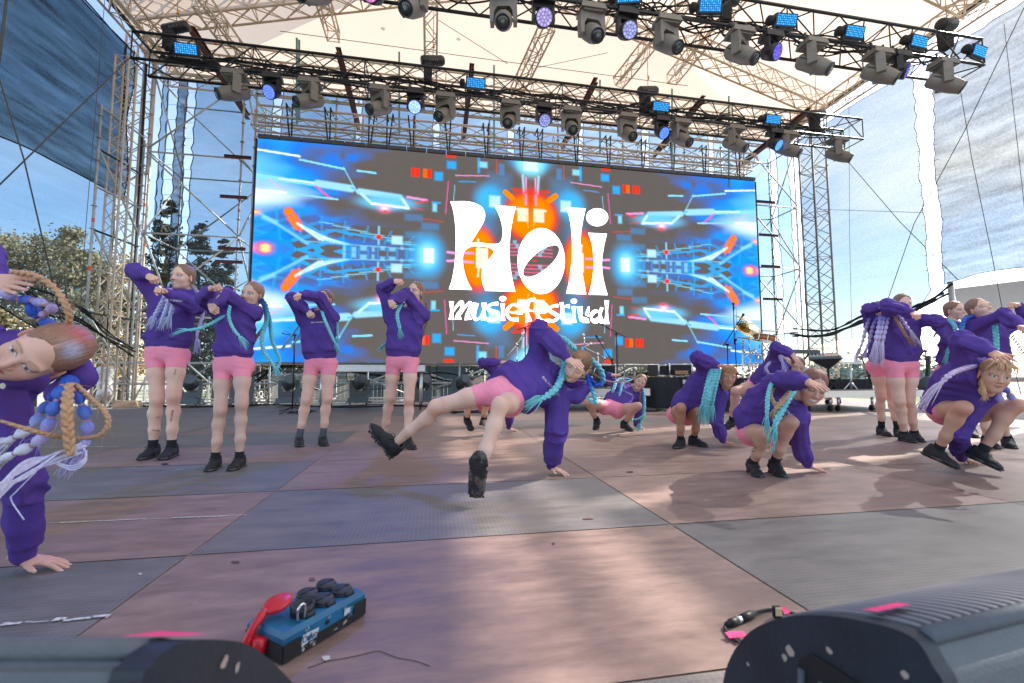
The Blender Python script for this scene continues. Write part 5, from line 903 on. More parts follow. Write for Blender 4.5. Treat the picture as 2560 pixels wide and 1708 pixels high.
# paper bundle at the rear left, and the power box, monitors, cable in front
pb = MB(); pb.box(onZ(318, 1010, .08), (.42, .2, .15), np.array(Matrix.Rotation(.2, 3, 'Z'))); pb.v[0] += rng.normal(size=pb.v[0].shape) * .02; tag(pb.build('paper_bag', mat('kraft_paper', (.45, .30, .20), .85, var=.2, vscale=8, bump=.4, bscale=20)), 'crumpled brown paper bag at the back edge near the child', 'bag')
def power_box():
    A, B = onZ(706, 1664), onZ(908, 1540); ex = B - A; L = np.linalg.norm(ex); ex /= L; ey = V(-ex[1], ex[0], 0); r = thing('power_box', 'scuffed blue power box with black socket lids and a red plug cover', 'power box', A + ex * L / 2 + ey * .07); KK = L / .30 * 1.0; L, W_, Hh = .256, .150, .070; o = A
    def Q(x, y, z): return o + (ex * x + ey * y + V(0, 0, z))
    print('power box L', KK)
    M = np.stack([ex, ey, V(0, 0, 1)], 1); MBL = mat('scuffed_blue_paint', (.012, .13, .26), .42, var=.2, vscale=12, dirt=((.35, .42, .48), 26, .66)); MBK = mat('black_bumper_paint', (.014, .014, .016), .7, dirt=((.45, .45, .47), 34, .60))
    b = MB(); P_ = [(0, 0), (L, 0), (L, W_), (0, W_)]; b.add([Q(x, y, .004) for x, y in P_] + [Q(x, y, Hh - .012) for x, y in P_] + [Q(x + (.006 if x == 0 else -.006), y + (.010 if y == 0 else -.010), Hh) for x, y in P_], [(3, 2, 1, 0), (0, 1, 5, 4), (1, 2, 6, 5), (2, 3, 7, 6), (3, 0, 4, 7), (4, 5, 9, 8), (5, 6, 10, 9), (6, 7, 11, 10), (7, 4, 8, 11), (8, 9, 10, 11)]); b.build('housing', MBL, r)
    b = MB(); b.box(Q(L / 2, -.0015, .016), (L + .001, .004, .024), M); b.box(Q(-.0015, W_ / 2, .024), (.004, W_, .040), M); b.box(Q(.022, -.0035, .034), (.044, .003, .024), M); b.box(Q(.234, -.0035, .036), (.044, .003, .026), M); b.build('bumper', MBK, r)
    ML_ = mat('lid_plastic', (.022, .026, .034), .5, bump=.1, bscale=80)
    for k, (x, y) in enumerate(((.085, .116), (.150, .116), (.213, .116), (.085, .048), (.150, .048), (.213, .048))):
        if k == 0: continue
        c = Q(x, y, Hh); b = MB(); b.lathe([(.030, 0), (.030, .004), (.028, .006)], c, (0, 0, 1), 20); b.box(c + V(0, 0, .004) - ey * .028, (.026, .016, .014), M); s_ = b.build('socket', ML_, r, True)
        if (x, y) != (.085, .048): l = MB(); l.lathe([(.0275, 0), (.0285, .003), (.026, .007), (.0, .0085)], c + V(0, 0, .0065), V(0, 0, 1) - ey * .08, 20); l.box(c + V(0, 0, .0155), (.046, .005, .003), M); l.build('lid', ML_, s_, True)
        else: l = MB(); l.lathe([(.0, .003), (.024, .003), (.026, .022), (.030, .022), (.030, .0)], c + V(0, 0, .004), V(0, 0, 1), 20); l.build('open_rim', ML_, s_, True); d = MB(); [d.cyl(c + ex * q + V(0, 0, .008), c + ex * q + V(0, 0, .020), .0028, n=6) for q in (-.01, .01)]; d.build('contact', mat('brass_pin', (.6, .42, .1), .3, 1), s_)
    MR = mat('red_cee_plastic', (.62, .012, .025), .35, spec=.6); b = MB(); b.tube([Q(-.035, .10, .018), Q(-.028, .10, .045), Q(-.012, .10, .070), Q(.008, .10, .088), Q(.022, .10, .094)], [.010, .013, .010, .012, .008], 8); b.box(Q(-.012, .085, .030), (.024, .05, .034), M); b.box(Q(-.03, .09, .016), (.03, .03, .02), M); arm_ = b.build('red_inlet', MR, r, True)
    M2 = Mrot(unit(V(0, 0, 1) - ex * .35)); b = MB(); b.lathe([(.0, -.010), (.030, -.009), (.036, -.004), (.037, .002), (.030, .007), (.0, .009)], Q(.048, .10, .100), unit(V(0, 0, 1) - ex * .25), 20); b.build('red_cap', MR, arm_, True)
    MB().tube(crom([Q(.052, .02, Hh), Q(.052, .02, Hh + .03), Q(.064, .02, Hh + .04), Q(.072, .02, Hh + .03), Q(.072, .02, Hh)], 4), .0035, 6).build('wire_handle', M_CHROME, r, True)
    for k, (x0_, x1_, z0_, z1_) in enumerate(((.046, .098, .020, .048), (.176, .212, .034, .052))):
        pt = [Q(x0_, -.0052, z0_), Q(x1_ - .008, -.0052, z0_ + .004), Q(x1_, -.0052, z1_ - .004), Q(x0_ + .004, -.0052, z1_)]; MB().add(pt, [(0, 1, 2, 3)]).build('white_sticker', mat('worn_sticker', (.55, .62, .68), .7, dirt=((.03, .16, .30), 60, .52)), r)
    label_text('Duro', .020, Q(.070, -.0066, .034), ex, (0, 0, 1), M_RUBBER, r)
    MB().lathe([(.0, 0), (.006, 0), (.006, .002)], Q(.125, -.001, .042), -ey, 12).build('lock_hole', M_RUBBER, r)
    for t_, x, z_, s_ in (('L3', .062, .056, .012), ('L2', .128, .056, .010), ('L1', .18, .056, .010)): label_text(t_, s_, Q(x, -.0058, z_), ex, (0, 0, 1), M_WHITEP_, r)
power_box()
# XLR cable with pink tags
xl = thing('microphone_cable', 'black cable with metal connector, pink tape flags and a yellow tie near the right monitor', 'cable', onZ(1850, 1560)); c_ = crom([onZ(1845, 1606, .006), onZ(1825, 1590, .006), onZ(1812, 1570, .006), onZ(1816, 1560, .008)], 6); MB().tube(c_, .0042, 8).build('cord', M_RUBBER, xl, True)
MB().tube(crom([onZ(1886, 1532, .010), onZ(1910, 1526, .006), onZ(1940, 1524, .006), onZ(1975, 1532, .006), onZ(2010, 1540, .006), onZ(2060, 1552, .006)], 6), .0042, 8).build('cord', M_RUBBER, xl, True)
pa, pb_ = onZ(1816, 1562, .010), onZ(1888, 1532, .010); d_ = pb_ - pa
b = MB(); b.tube([pa, pa + d_ * .12, pa + d_ * .13, pa + d_ * .36], [.007, .008, .0105, .0105], 12); b.tube([pa + d_ * .52, pa + d_ * .85, pa + d_ * .86, pb_], [.0105, .0105, .008, .006], 12); b.build('connector', M_BLACK, xl, True); MB().tube([pa + d_ * .30, pa + d_ * .55], .0098, 12).build('metal_sleeve', M_CHROME, xl, True)
MPK = mat('neon_pink_tape', (1.0, .07, .24), .6, spec=.2)
def flag(pts_, nm='tape_flag', m=MPK):
    b = MB(); P_ = [onZ(x, y, z) for x, y, z in pts_]; n = len(P_); b.add([p for p in P_] + [p + V(0, 0, .0015) for p in P_], [tuple(range(n - 1, -1, -1)), tuple(range(n, 2 * n))] + [(i, (i + 1) % n, n + (i + 1) % n, n + i) for i in range(n)]); return b.build(nm, m, xl)
flag([(1812, 1582, .012), (1857, 1579, .012), (1868, 1592, .010), (1824, 1597, .008)]); flag([(1953, 1520, .014), (1962, 1519, .016), (1976, 1532, .010), (1962, 1538, .008)]); label_text('RM 3', .012, onZ(1841, 1587, .0155), unit(onZ(1824, 1588) - onZ(1856, 1586)), unit(onZ(1841, 1592) - onZ(1841, 1582)), M_RUBBER, xl)
b = MB(); q = onZ(1942, 1530, .018); b.box(q, (.020, .012, .030), np.stack([RT, np.cross(V(0, 0, 1), RT) * 1.0, V(0, 0, 1)], 1)); b.build('velcro_tie', M_RUBBER, xl); b = MB(); b.box(q + V(0, -.008, .004), (.018, .003, .022), np.stack([RT, np.cross(V(0, 0, 1), RT), V(0, 0, 1)], 1)); b.build('yellow_label', mat('old_yellow', (.62, .55, .28), .7), xl)
# wedge monitors right in front of the camera
M_MON = mat('monitor_paint', (.012, .018, .030), .55, var=.3, vscale=14, dirt=((.16, .13, .12), 20, .70), bump=.15, bscale=160); M_MONG = mat('monitor_grille', (.20, .20, .21), .5, .2, var=.1); M_MONB = mat('grille_backing', (.012, .013, .016), .8); M_MONS = mat('monitor_side', (.10, .115, .13), .6, var=.12, vscale=20, bump=.25, bscale=260)
# right monitor: left cheek seen from the camera, ribbed grille running away to the right
def wedge(label, O, ax, fw_, L, prof, th, side, ribs_from, ribs_to):
    r = thing('stage_monitor', label, 'stage monitor', O, 'wedge monitors at the stage front'); Q = lambda t, f, z: np.asarray(O, float) + ax * t + fw_ * f + V(0, 0, z)
    c = crom([(f, z, 0) for f, z in prof], 5)[:, :2]; n = len(c)
    for t0, t1, nm, m in ((0, th, 'end_cheek', M_MON), (L - th, L, 'end_cheek', M_MON)):
        b = MB(); b.add([Q(t0, f, z) for f, z in c] + [Q(t1, f, z) for f, z in c], [tuple(range(n)), tuple(range(2 * n - 1, n - 1, -1))] + [(i, (i + 1) % n, n + (i + 1) % n, n + i) for i in range(n)]); o = b.build(nm, m, r, False)
        if t0 == 0: mk = o
    k = .93; cm = c.mean(0); ci = cm + (c - cm) * V(.965, .955); b = MB(); b.add([Q(th, f, z) for f, z in ci] + [Q(L - th, f, z) for f, z in ci], [(i, (i + 1) % n, n + (i + 1) % n, n + i) for i in range(n)]); b.build('cabinet', M_MONS, r)
    sel = [i for i in range(n) if ribs_from <= i <= ribs_to]; b = MB(); t = th + .012
    while t < L - th - .01:
        b.tube([Q(t, f, z) for f, z in (cm + (c[sel] - cm) * V(.99, .985))],   .0038, 5); t += .0175
    b.build('ribbed_grille', M_MONG, r, True); b = MB(); cb = cm + (c[sel] - cm) * V(.980, .972); b.add([Q(th, f, z) for f, z in cb] + [Q(L - th, f, z) for f, z in cb], [(i, i + 1, len(sel) + i + 1, len(sel) + i) for i in range(len(sel) - 1)]); b.build('grille_backing', M_MONB, r); e = cm + (c[sel[-1]] - cm) * V(.99, .985); MB().tube([Q(th, *e), Q(L - th, *e)], .010, 8).build('trim_bar', M_MONS, r, True)
    return r, Q, c, mk
FH = V(math.sin(YAW), math.cos(YAW), 0)
def camxz(x, z): return RT * x + FH * z
def cheek_detail(r, Q, mk, tside, specks, rec):
    b = MB(); f0, f1, z0, z1 = rec; s_ = -1
    rr_ = [(f0 + .02, z0), (f1 - .02, z0), (f1, z0 + .02), (f1, z1 - .02), (f1 - .02, z1), (f0 + .02, z1), (f0, z1 - .02), (f0, z0 + .02)]
    b.add([Q(tside, f, z) for f, z in rr_] + [Q(tside - .003, f, z) for f, z in rr_], [tuple(range(8)), tuple(range(15, 7, -1))] + [(i, (i + 1) % 8, 8 + (i + 1) % 8, 8 + i) for i in range(8)]); h = b.build('recess_shade_plate', mat('recess_shade', (.006, .006, .008), .6), mk)  # raised black plate paints the shade of the handle hollow
    b = MB()
    for k in range(4): b.bar(Q(tside - .005, f0 + .025 + k * .03, z0 + .02), Q(tside - .005, f0 + .015 + k * .03, z1 - .03), .008, .004)
    b.build('recess_rib', M_MONS, h); b = MB(); g = random.Random(len(specks))
    for f, z, q in specks: b.add([Q(tside - .0012, f + math.cos(a) * q * g.uniform(.5, 1), z + math.sin(a) * q * g.uniform(.5, 1)) for a in np.arange(0, 6.2, .7)], [tuple(range(9))])
    b.build('paint_chip', mat('chip', (.42, .33, .28), .8), mk)
PR = [(.26, 0), (.265, .10), (.2527, .19), (.205, .275), (.14, .335), (.07, .375), (0, .400), (-.04, .405), (-.057, .385), (-.07, .356), (-.10, .20), (-.14, 0)]
ax_ = RT * .957 + FH * .29; fr_ = RT * -.29 + FH * .957
r, Q, c, mk = wedge('black wedge monitor with ribbed grille at the lower right, chipped end panel facing the lens', camxz(.44, .557), ax_, fr_, .62, PR, .022, 1, 10, 35)
cheek_detail(r, Q, mk, 0, [(.12, .30, .010), (.13, .285, .006), (.06, .335, .006), (-.03, .36, .006), (.20, .235, .004), (-.05, .30, .010), (-.045, .285, .007), (.05, .31, .004), (-.065, .22, .007), (.235, .14, .005)], (-.005, .105, .12, .318))
b = MB(); b.add([Q(t_, f, z) for t_, f, z in ((.020, .030, .3985), (.022, .012, .4050), (.082, .012, .4050), (.084, .030, .3985))], [(0, 1, 2, 3)]); b.build('pink_tape', MPK, r)
PL = [(.25, 0), (.26, .10), (.226, .20), (.148, .295), (.076, .365), (.004, .412), (-.04, .434), (-.072, .436), (-.088, .41), (-.09, .2), (-.10, 0)]
r, Q, c, mk = wedge('black wedge monitor at the lower left with rounded end panel and pink tape', camxz(-.33, .50), -RT, FH, .60, PL, .030, 1, 10, 32)
cheek_detail(r, Q, mk, 0, [(.03, .372, .008), (.055, .352, .007), (-.02, .30, .007), (.12, .27, .004), (-.045, .18, .006)], (-.02, .12, .05, .20))
b = MB(); b.add([Q(t_, f, z) for t_, f, z in ((.000, .004, .4180), (.008, -.026, .4330), (.066, -.034, .4370), (.050, -.002, .4240))], [(0, 1, 2, 3)]); b.build('pink_tape', MPK, r)
# the child at the back edge
# ================================================================ figures: implicit surfaces -> meshes
class SDF:
    def __init__(s, lo, hi, h):
        s.lo = np.asarray(lo, float); s.h = h; s.n = np.ceil((np.asarray(hi, float) - s.lo) / h).astype(int) + 2
        s.F = np.full(s.n, .5, np.float32)
    def sub(s, lo, hi):
        a = np.clip(np.floor((lo - s.lo) / s.h).astype(int), 0, s.n); b = np.clip(np.ceil((hi - s.lo) / s.h).astype(int) + 1, 0, s.n)
        sl = tuple(slice(i, j) for i, j in zip(a, b))
        ax = [s.lo[i] + s.h * np.arange(a[i], b[i], dtype=np.float32) for i in range(3)]
        return sl, (ax[0][:, None, None], ax[1][None, :, None], ax[2][None, None, :])
    def comb(s, sl, d, k, op):
        A = s.F[sl]
        if op == 'u':
            if k > 0: q = np.maximum(k - np.abs(A - d), 0) / k; s.F[sl] = np.minimum(A, d) - q * q * k * .25
            else: s.F[sl] = np.minimum(A, d)
        else:
            d = -d
            if k > 0: q = np.maximum(k - np.abs(A - d), 0) / k; s.F[sl] = np.maximum(A, d) + q * q * k * .25
            else: s.F[sl] = np.maximum(A, d)
    def cone(s, a, b, ra, rb, k=.01, op='u', flat=None):
        a = np.asarray(a, float); b = np.asarray(b, float); m = max(ra, rb) * (max(1, flat[1]) if flat else 1) + k + 2 * s.h
        sl, (X, Y, Z) = s.sub(np.minimum(a, b) - m, np.maximum(a, b) + m)
        if 0 in s.F[sl].shape: return
        ba = b - a; L2 = max(ba @ ba, 1e-9)
        px, py, pz = X - a[0], Y - a[1], Z - a[2]
        t = np.clip((px * ba[0] + py * ba[1] + pz * ba[2]) / L2, 0, 1)
        px = px - t * ba[0]; py = py - t * ba[1]; pz = pz - t * ba[2]
        if flat:
            n, f = unit(flat[0]), flat[1]; c = (px * n[0] + py * n[1] + pz * n[2]) * (1 - 1 / f)
            px = px - n[0] * c; py = py - n[1] * c; pz = pz - n[2] * c
        d = np.sqrt(px * px + py * py + pz * pz) - (ra + (rb - ra) * t)
        s.comb(sl, d, k, op)
    def ell(s, c, r, k=.01, op='u', M=None):
        c = np.asarray(c, float); r = np.asarray(r, float); m = max(r) + k + 2 * s.h
        sl, (X, Y, Z) = s.sub(c - m, c + m)
        if 0 in s.F[sl].shape: return
        px, py, pz = X - c[0], Y - c[1], Z - c[2]
        if M is not None:
            px, py, pz = (px * M[0][i] + py * M[1][i] + pz * M[2][i] for i in range(3))
        k0 = np.sqrt((px / r[0]) ** 2 + (py / r[1]) ** 2 + (pz / r[2]) ** 2)
        k1 = np.sqrt((px / r[0] ** 2) ** 2 + (py / r[1] ** 2) ** 2 + (pz / r[2] ** 2) ** 2) + 1e-9
        s.comb(sl, k0 * (k0 - 1) / k1, k, op)
    def plane(s, p, n, k=0.0, region=None):
        """removes everything on the side that n points to"""
        lo, hi = region if region else (s.lo, s.lo + s.h * s.n)
        sl, (X, Y, Z) = s.sub(np.asarray(lo, float), np.asarray(hi, float)); n = unit(n)
        d = -((X - p[0]) * n[0] + (Y - p[1]) * n[1] + (Z - p[2]) * n[2]); s.comb(sl, d, k, 'd')
    def chain(s, pts, rs, k=.015, **kw):
        for i in range(len(pts) - 1): s.cone(pts[i], pts[i + 1], rs[i], rs[i + 1], k if i else kw.get('k0', k), flat=kw.get('flat'))
    def mesh(s):
        F = s.F; S = F < 0; c = None
        for a in (0, 1):
            for b in (0, 1):
                for d in (0, 1):
                    q = S[a:S.shape[0] - 1 + a, b:S.shape[1] - 1 + b, d:S.shape[2] - 1 + d]
                    c = q.astype(np.int8) if c is None else c + q
        I = np.argwhere((c > 0) & (c < 8)); idx = np.full(c.shape, -1, np.int32); idx[tuple(I.T)] = np.arange(len(I))
        acc = np.zeros((len(I), 3)); cnt = np.zeros(len(I)); cor = [(a, b, d) for a in (0, 1) for b in (0, 1) for d in (0, 1)]
        val = {q: F[I[:, 0] + q[0], I[:, 1] + q[1], I[:, 2] + q[2]] for q in cor}
        for q in cor:
            for ax in range(3):
                if q[ax] == 0:
                    r = list(q); r[ax] = 1; r = tuple(r); A, B = val[q], val[r]; m = (A < 0) != (B < 0)
                    t = np.where(m, A / np.where(m, A - B, 1), 0); P = np.tile(np.array(q, float), (len(I), 1)); P[:, ax] += t
                    acc += P * m[:, None]; cnt += m
        v = s.lo + s.h * (I + acc / cnt[:, None]); fs = []
        for ax in range(3):
            o1, o2 = [(1, 2), (2, 0), (0, 1)][ax]
            sa = [slice(None)] * 3; sb = [slice(None)] * 3; sa[ax] = slice(0, -1); sb[ax] = slice(1, None)
            D = S[tuple(sa)] != S[tuple(sb)]; E = np.argwhere(D)
            E = E[(E[:, o1] > 0) & (E[:, o2] > 0) & (E[:, o1] < S.shape[o1] - 1) & (E[:, o2] < S.shape[o2] - 1)]
            ins = S[tuple(E.T)]
            def gi(d1, d2):
                q = E.copy(); q[:, o1] += d1; q[:, o2] += d2; return idx[tuple(q.T)]
            Q = np.stack([gi(-1, -1), gi(0, -1), gi(0, 0), gi(-1, 0)], 1); Q[~ins] = Q[~ins][:, ::-1]; fs.append(Q)
        f = np.vstack(fs); f = f[(f >= 0).all(1)]
        return v, f
def vnormals(v, f):
    n = np.zeros_like(v); fn = np.cross(v[f[:, 2]] - v[f[:, 0]], v[f[:, 3]] - v[f[:, 1]])
    for i in range(4): np.add.at(n, f[:, i], fn)
    return n / (np.linalg.norm(n, axis=1)[:, None] + 1e-12)
def smoothv(v, f, it=1, a=.5):
    e = np.vstack([f[:, [0, 1]], f[:, [1, 2]], f[:, [2, 3]], f[:, [3, 0]]])
    for _ in range(it):
        s_ = np.zeros_like(v); c = np.zeros(len(v)); np.add.at(s_, e[:, 0], v[e[:, 1]]); np.add.at(c, e[:, 0], 1)
        v = v * (1 - a) + a * s_ / np.maximum(c, 1)[:, None]
    return v
# ---------------------------------------------------------------- templates (metres; head: +Y face, +Z crown, +X its right... eyes at z = 0)
def head_template(smile=0.0, h=.0028):
    s = SDF((-.1, -.12, -.19), (.1, .14, .13), h)
    s.ell((0, -.012, .030), (.072, .092, .080), .0)
    s.ell((0, .026, -.032), (.058, .060, .072), .035)
    s.ell((0, .022, -.075), (.044, .046, .038), .03)
    s.ell((0, .058, -.096), (.020, .020, .016), .025)
    for x in (-1, 1):
        s.ell((x * .034, .056, -.034), (.022, .022, .022), .022)
        s.ell((x * .030, .072, .018), (.024, .014, .008), .018)
        s.ell((x * .0305, .094, -.001), (.0165, .014, .0105), .012, 'd')
        s.ell((x * .0305, .0715, -.001), (.0155, .0135, .0115), .004)
        s.ell((x * .0305, .0745, .0050), (.0165, .012, .0050), .004)
        M = Matrix.Rotation(x * R(-18), 3, 'Z') @ Matrix.Rotation(R(-10), 3, 'X')
        s.ell((x * .074, -.006, -.012), (.007, .016, .029), .006, M=np.array(M))
        s.ell((x * .081, -.002, -.010), (.004, .009, .018), .004, 'd', M=np.array(M))
    s.cone((0, .080, .010), (0, .101, -.032), .0075, .0105, .012)
    for x in (-1, 1):
        s.ell((x * .0105, .091, -.036), (.008, .010, .0065), .006)
        s.ell((x * .006, .096, -.043), (.003, .004, .003), .003, 'd')
    w = .020 + .008 * smile
    s.cone((-w, .070 - .004 * smile, -.0605 + .004 * smile), (0, .083, -.0595 - .0025 * smile), .0035, .0052, .006); s.cone((w, .070 - .004 * smile, -.0605 + .004 * smile), (0, .083, -.0595 - .0025 * smile), .0035, .0052, .006)
    s.cone((-w, .070 - .004 * smile, -.066 + .004 * smile), (0, .081, -.0705 - .005 * smile), .0035, .0060, .006); s.cone((w, .070 - .004 * smile, -.066 + .004 * smile), (0, .081, -.0705 - .005 * smile), .0035, .0060, .006)
    s.cone((-w * .8, .083, -.0640), (w * .8, .083, -.0640), .0012 + .001 * smile, .0012 + .001 * smile, .003, 'd')
    s.cone((0, -.022, -.05), (0, -.034, -.115), .046, .044, .02)
    v, f = s.mesh(); return smoothv(v, f, 1, .4), f
def head_colors(v, skin, brow, smile=0.0, closed=False, iris=(.10, .16, .20), teeth=False, blush=.5):
    c = np.tile(np.array(skin), (len(v), 1)); x, y, z = np.abs(v[:, 0]), v[:, 1], v[:, 2]; fr = y > .045
    def mix(m, col): nonlocal c; m = np.clip(m, 0, 1)[:, None]; c = c * (1 - m) + np.array(col) * m
    mix(np.exp(-(((x - .040) / .020) ** 2 + ((z + .038) / .018) ** 2)) * .45 * blush * fr, (.62, .20, .15))
    mix(np.exp(-((x / .016) ** 2 + ((z + .034) / .014) ** 2)) * .3 * blush * (y > .08), (.62, .22, .16))
    mix((x > .069) * (y > -.05) * (y < .03) * .35, (.70, .22, .16))
    u, w_ = (x - .0305) / .0150, (z + .0015) / (.0062 if not closed else .003)
    e = u * u + w_ * w_; eye = fr * (y > .06)
    mix(eye * (np.exp(-((u / 1.25) ** 2 + ((z - .002) / .012) ** 2) * 1.5)) * .35, (.35, .16, .12))
    if not closed:
        mix(eye * np.clip((1.15 - e) * 6, 0, 1), (.74, .72, .70))
        ir = ((x - .0300) / .0062) ** 2 + ((z + .001) / .0062) ** 2
        mix(eye * (e < 1.1) * np.clip((1.1 - ir) * 5, 0, 1), iris); mix(eye * (ir < .22), (.01, .01, .01))
        mix(eye * np.exp(-((np.sqrt(e) - 1.12) / .20) ** 2) * (z > -.002) * .95, (.04, .02, .015))
    else:
        mix(eye * np.exp(-((z + .004 - .0035 * (u ** 2 - .5)) / .0017) ** 2) * (np.abs(u) < 1.15) * .9, (.05, .025, .02))
    bz = .0185 + .005 * (1 - ((x - .032) / .02) ** 2)
    mix(fr * np.exp(-((z - bz) / .0030) ** 2) * (x > .012) * (x < .052) * .7, brow)
    wm = .021 + .008 * smile; zc = -.0645 + .004 * smile * (x / wm) ** 2 * 2
    prof = np.sqrt(np.clip(1 - (x / wm) ** 2, 0, 1)); mh = .0085 + .004 * smile
    mix((y > .055) * np.clip((prof * mh - np.abs(z - zc + .001)) / .0015, 0, 1) * .85, (.52, .15, .14))
    if teeth: mix((y > .055) * np.clip((np.sqrt(np.clip(1 - (x / (wm * .85)) ** 2, 0, 1)) * .0062 - np.abs(z - zc + .001)) / .001, 0, 1), (.85, .82, .78))
    else: mix((y > .055) * (x < wm) * np.exp(-((z - zc) / .0012) ** 2) * .8, (.16, .04, .04))
    return c
def hair_template(h=.0034):
    s = SDF((-.1, -.13, -.12), (.1, .12, .14), h)
    s.ell((0, -.016, .031), (.0765, .096, .0855), 0)
    s.ell((0, -.055, -.035), (.055, .048, .050), .03)
    s.ell((0, .122, -.030), (.090, .088, .145), .004, 'd')
    for x in (-1, 1): s.ell((x * .086, .012, -.052), (.034, .046, .062), .006, 'd')
    s.ell((0, .03, -.12), (.075, .07, .06), .006, 'd')
    v, f = s.mesh(); n = vnormals(v, f)
    g = vnoise(np.stack([v[:, 0] * 420, v[:, 1] * 12, v[:, 2] * 60], 1)); v = v + n * ((g - .5) * .0022)[:, None]
    v = v - n * (np.exp(-(v[:, 0] / .003) ** 2) * .0025 * (v[:, 2] > .04))[:, None]
    return v, f
def hand_template(pose, h=.0022):
    curls, spr, th = {
        'flat': ((.12, .12, .08), (-.26, -.07, .10, .28), ((-.78, .60, -.12), (-.70, .72, -.05), (-.62, .78, 0))),
        'salute': ((.06, .10, .08), (-.05, -.01, .03, .07), ((-.45, .86, -.25), (-.25, .95, -.15), (-.15, .98, -.1))),
        'fist': ((1.45, 1.60, 1.0), (-.06, 0, .04, .08), ((-.35, .80, -.60), (.30, .62, -.75), (.75, .25, -.6))),
        'claw': ((.45, .55, .35), (-.22, -.04, .10, .26), ((-.65, .62, -.42), (-.45, .80, -.35), (-.3, .9, -.3))),
    }[pose]
    s = SDF((-.11, -.05, -.10), (.09, .215, .045), h)
    K = [(-.031, .088), (-.0105, .092), (.010, .088), (.029, .079)]; Ls = [(.041, .025, .020), (.045, .028, .021), (.041, .026, .020), (.032, .020, .018)]
    s.cone((0, -.045, 0), (0, .006, 0), .023, .023, 0, flat=((0, 0, 1), .75))
    for kx, ky in K: s.cone((kx * .55, .004, -.002), (kx, ky, 0), .0165, .0115, .016)
    s.cone((-.018, .02, -.006), (-.030, .05, -.009), .017, .012, .014); s.cone((.020, .02, -.006), (.024, .06, -.006), .014, .010, .012)
    tips = []
    for (kx, ky), L, sp, ff in zip(K, Ls, spr, (1, .97, 1.0, 1.05)):
        p = V(kx, ky, .001); a = 0; r = [.0098, .0090, .0082, .0068]
        if kx > .02: r = [q * .88 for q in r]
        for i in range(3):
            a += curls[i] * ff; d = V(math.sin(sp) * math.cos(a), math.cos(sp) * math.cos(a), -math.sin(a)); q = p + d * L[i]
            s.cone(p, q, r[i], r[i + 1], .006 if i == 0 else .003); p = q
        up = V(math.sin(sp) * math.sin(a), math.cos(sp) * math.sin(a), math.cos(a)); tips.append((p - d * .003 + up * .007, .0062))
    p = V(-.022, .020, -.006)
    for d, L, (r0, r1) in zip(th, (.040, .030, .024), ((.0145, .0115), (.0115, .0100), (.0100, .0075))):
        d = unit(V(*d)); q = p + d * L; s.cone(p, q, r0, r1, .010 if L == .040 else .004); p = q
    tips.append((p - d * .002 + V(0, 0, .006), .006))
    v, f = s.mesh(); m = np.zeros(len(v))
    for c, r in tips: m = np.maximum(m, np.clip((r - np.linalg.norm(v - c, axis=1)) / .002, 0, 1))
    return v, f, m
def shoe_template():
    s = SDF((-.07, -.11, -.10), (.07, .20, .05), .0045)
    s.cone((0, -.038, -.050), (0, .03, -.052), .036, .037, 0); s.cone((0, .03, -.052), (.004, .115, -.064), .040, .034, .02, flat=((0, 0, 1), .92))
    s.cone((.004, .115, -.066), (.002, .145, -.066), .036, .028, .02, flat=((0, 0, 1), .75))
    s.cone((0, -.030, -.05), (0, -.026, .002), .036, .035, .02); s.cone((0, -.02, -.02), (0, .045, -.040), .036, .032, .025)
    s.ell((0, -.052, .010), (.012, .008, .022), .008); s.cone((0, .018, -.01), (0, .012, .018), .020, .016, .01, flat=((0, 1, 0), .5))
    s.plane((0, 0, .016), (0, 0, 1), .004); s.cone((0, -.014, -.01), (0, -.012, .05), .0265, .0285, .004, 'd')
    s.plane((0, 0, -.072), (0, 0, -1)); up = s.mesh()
    s = SDF((-.07, -.11, -.11), (.07, .20, .0), .0045)
    F0 = lambda z, e: [s.cone((0, -.040, z), (0, .03, z), .040 + e, .036 + e, .0, flat=((0, 0, 1), .30)), s.cone((0, .03, z), (.004, .125, z), .036 + e, .043 + e, .01, flat=((0, 0, 1), .28)), s.cone((.004, .125, z), (.002, .150, z + .004), .043 + e, .032 + e, .01, flat=((0, 0, 1), .30))]
    F0(-.076, .001); s.plane((0, 0, -.066), (0, 0, 1)); s.plane((0, 0, -.090), (0, 0, -1)); so = s.mesh()
    b = MB()
    for i in range(6):
        y = .035 + .014 * i; z = -.010 - .0055 * i; wx = .021
        b.tube([(-wx, y, z - .007), (-wx * .5, y + .003, z + .001), (wx * .5, y + .005, z + .001), (wx, y + (.009 if i % 2 else 0), z - .007)], .0022, 5)
    b.tube([(0, .034, -.004), (.02, .036, .006), (.034, .05, -.004), (.02, .056, -.012), (0, .04, -.006)], .002, 5)
    b.tube([(0, .034, -.004), (-.02, .034, .006), (-.036, .046, -.006), (-.022, .054, -.012), (0, .04, -.006)], .002, 5)
    t = MB()
    for i in range(13):
        for j in range(5):
            y = -.062 + i * .0175; w_ = .030 if y < .02 else .034; x = (j - 2) / 2 * w_ * (1 - .25 * (y > .13)) + (.004 if i % 2 else -.004)
            if not (.005 < y < .045 and j in (0, 4)): t.box((x, y, -.0868), (.0115, .0125, .005))
    return up, so, b, t
TPL = {}
def tpl(kind, *a):
    k = (kind,) + a
    if k not in TPL: TPL[k] = {'head': head_template, 'hair': hair_template, 'hand': hand_template, 'shoe': shoe_template}[kind](*a)
    return TPL[k]
M_SKIN = mat('skin', (.6, .36, .27), .5, vcol=True, var=.06, vscale=9, bump=.04, bscale=160, spec=.35, sss=.06)
M_HOOD = mat('purple_sweatshirt', (.105, .056, .285), .88, var=.12, vscale=4, bump=.10, bscale=300, spec=.15)
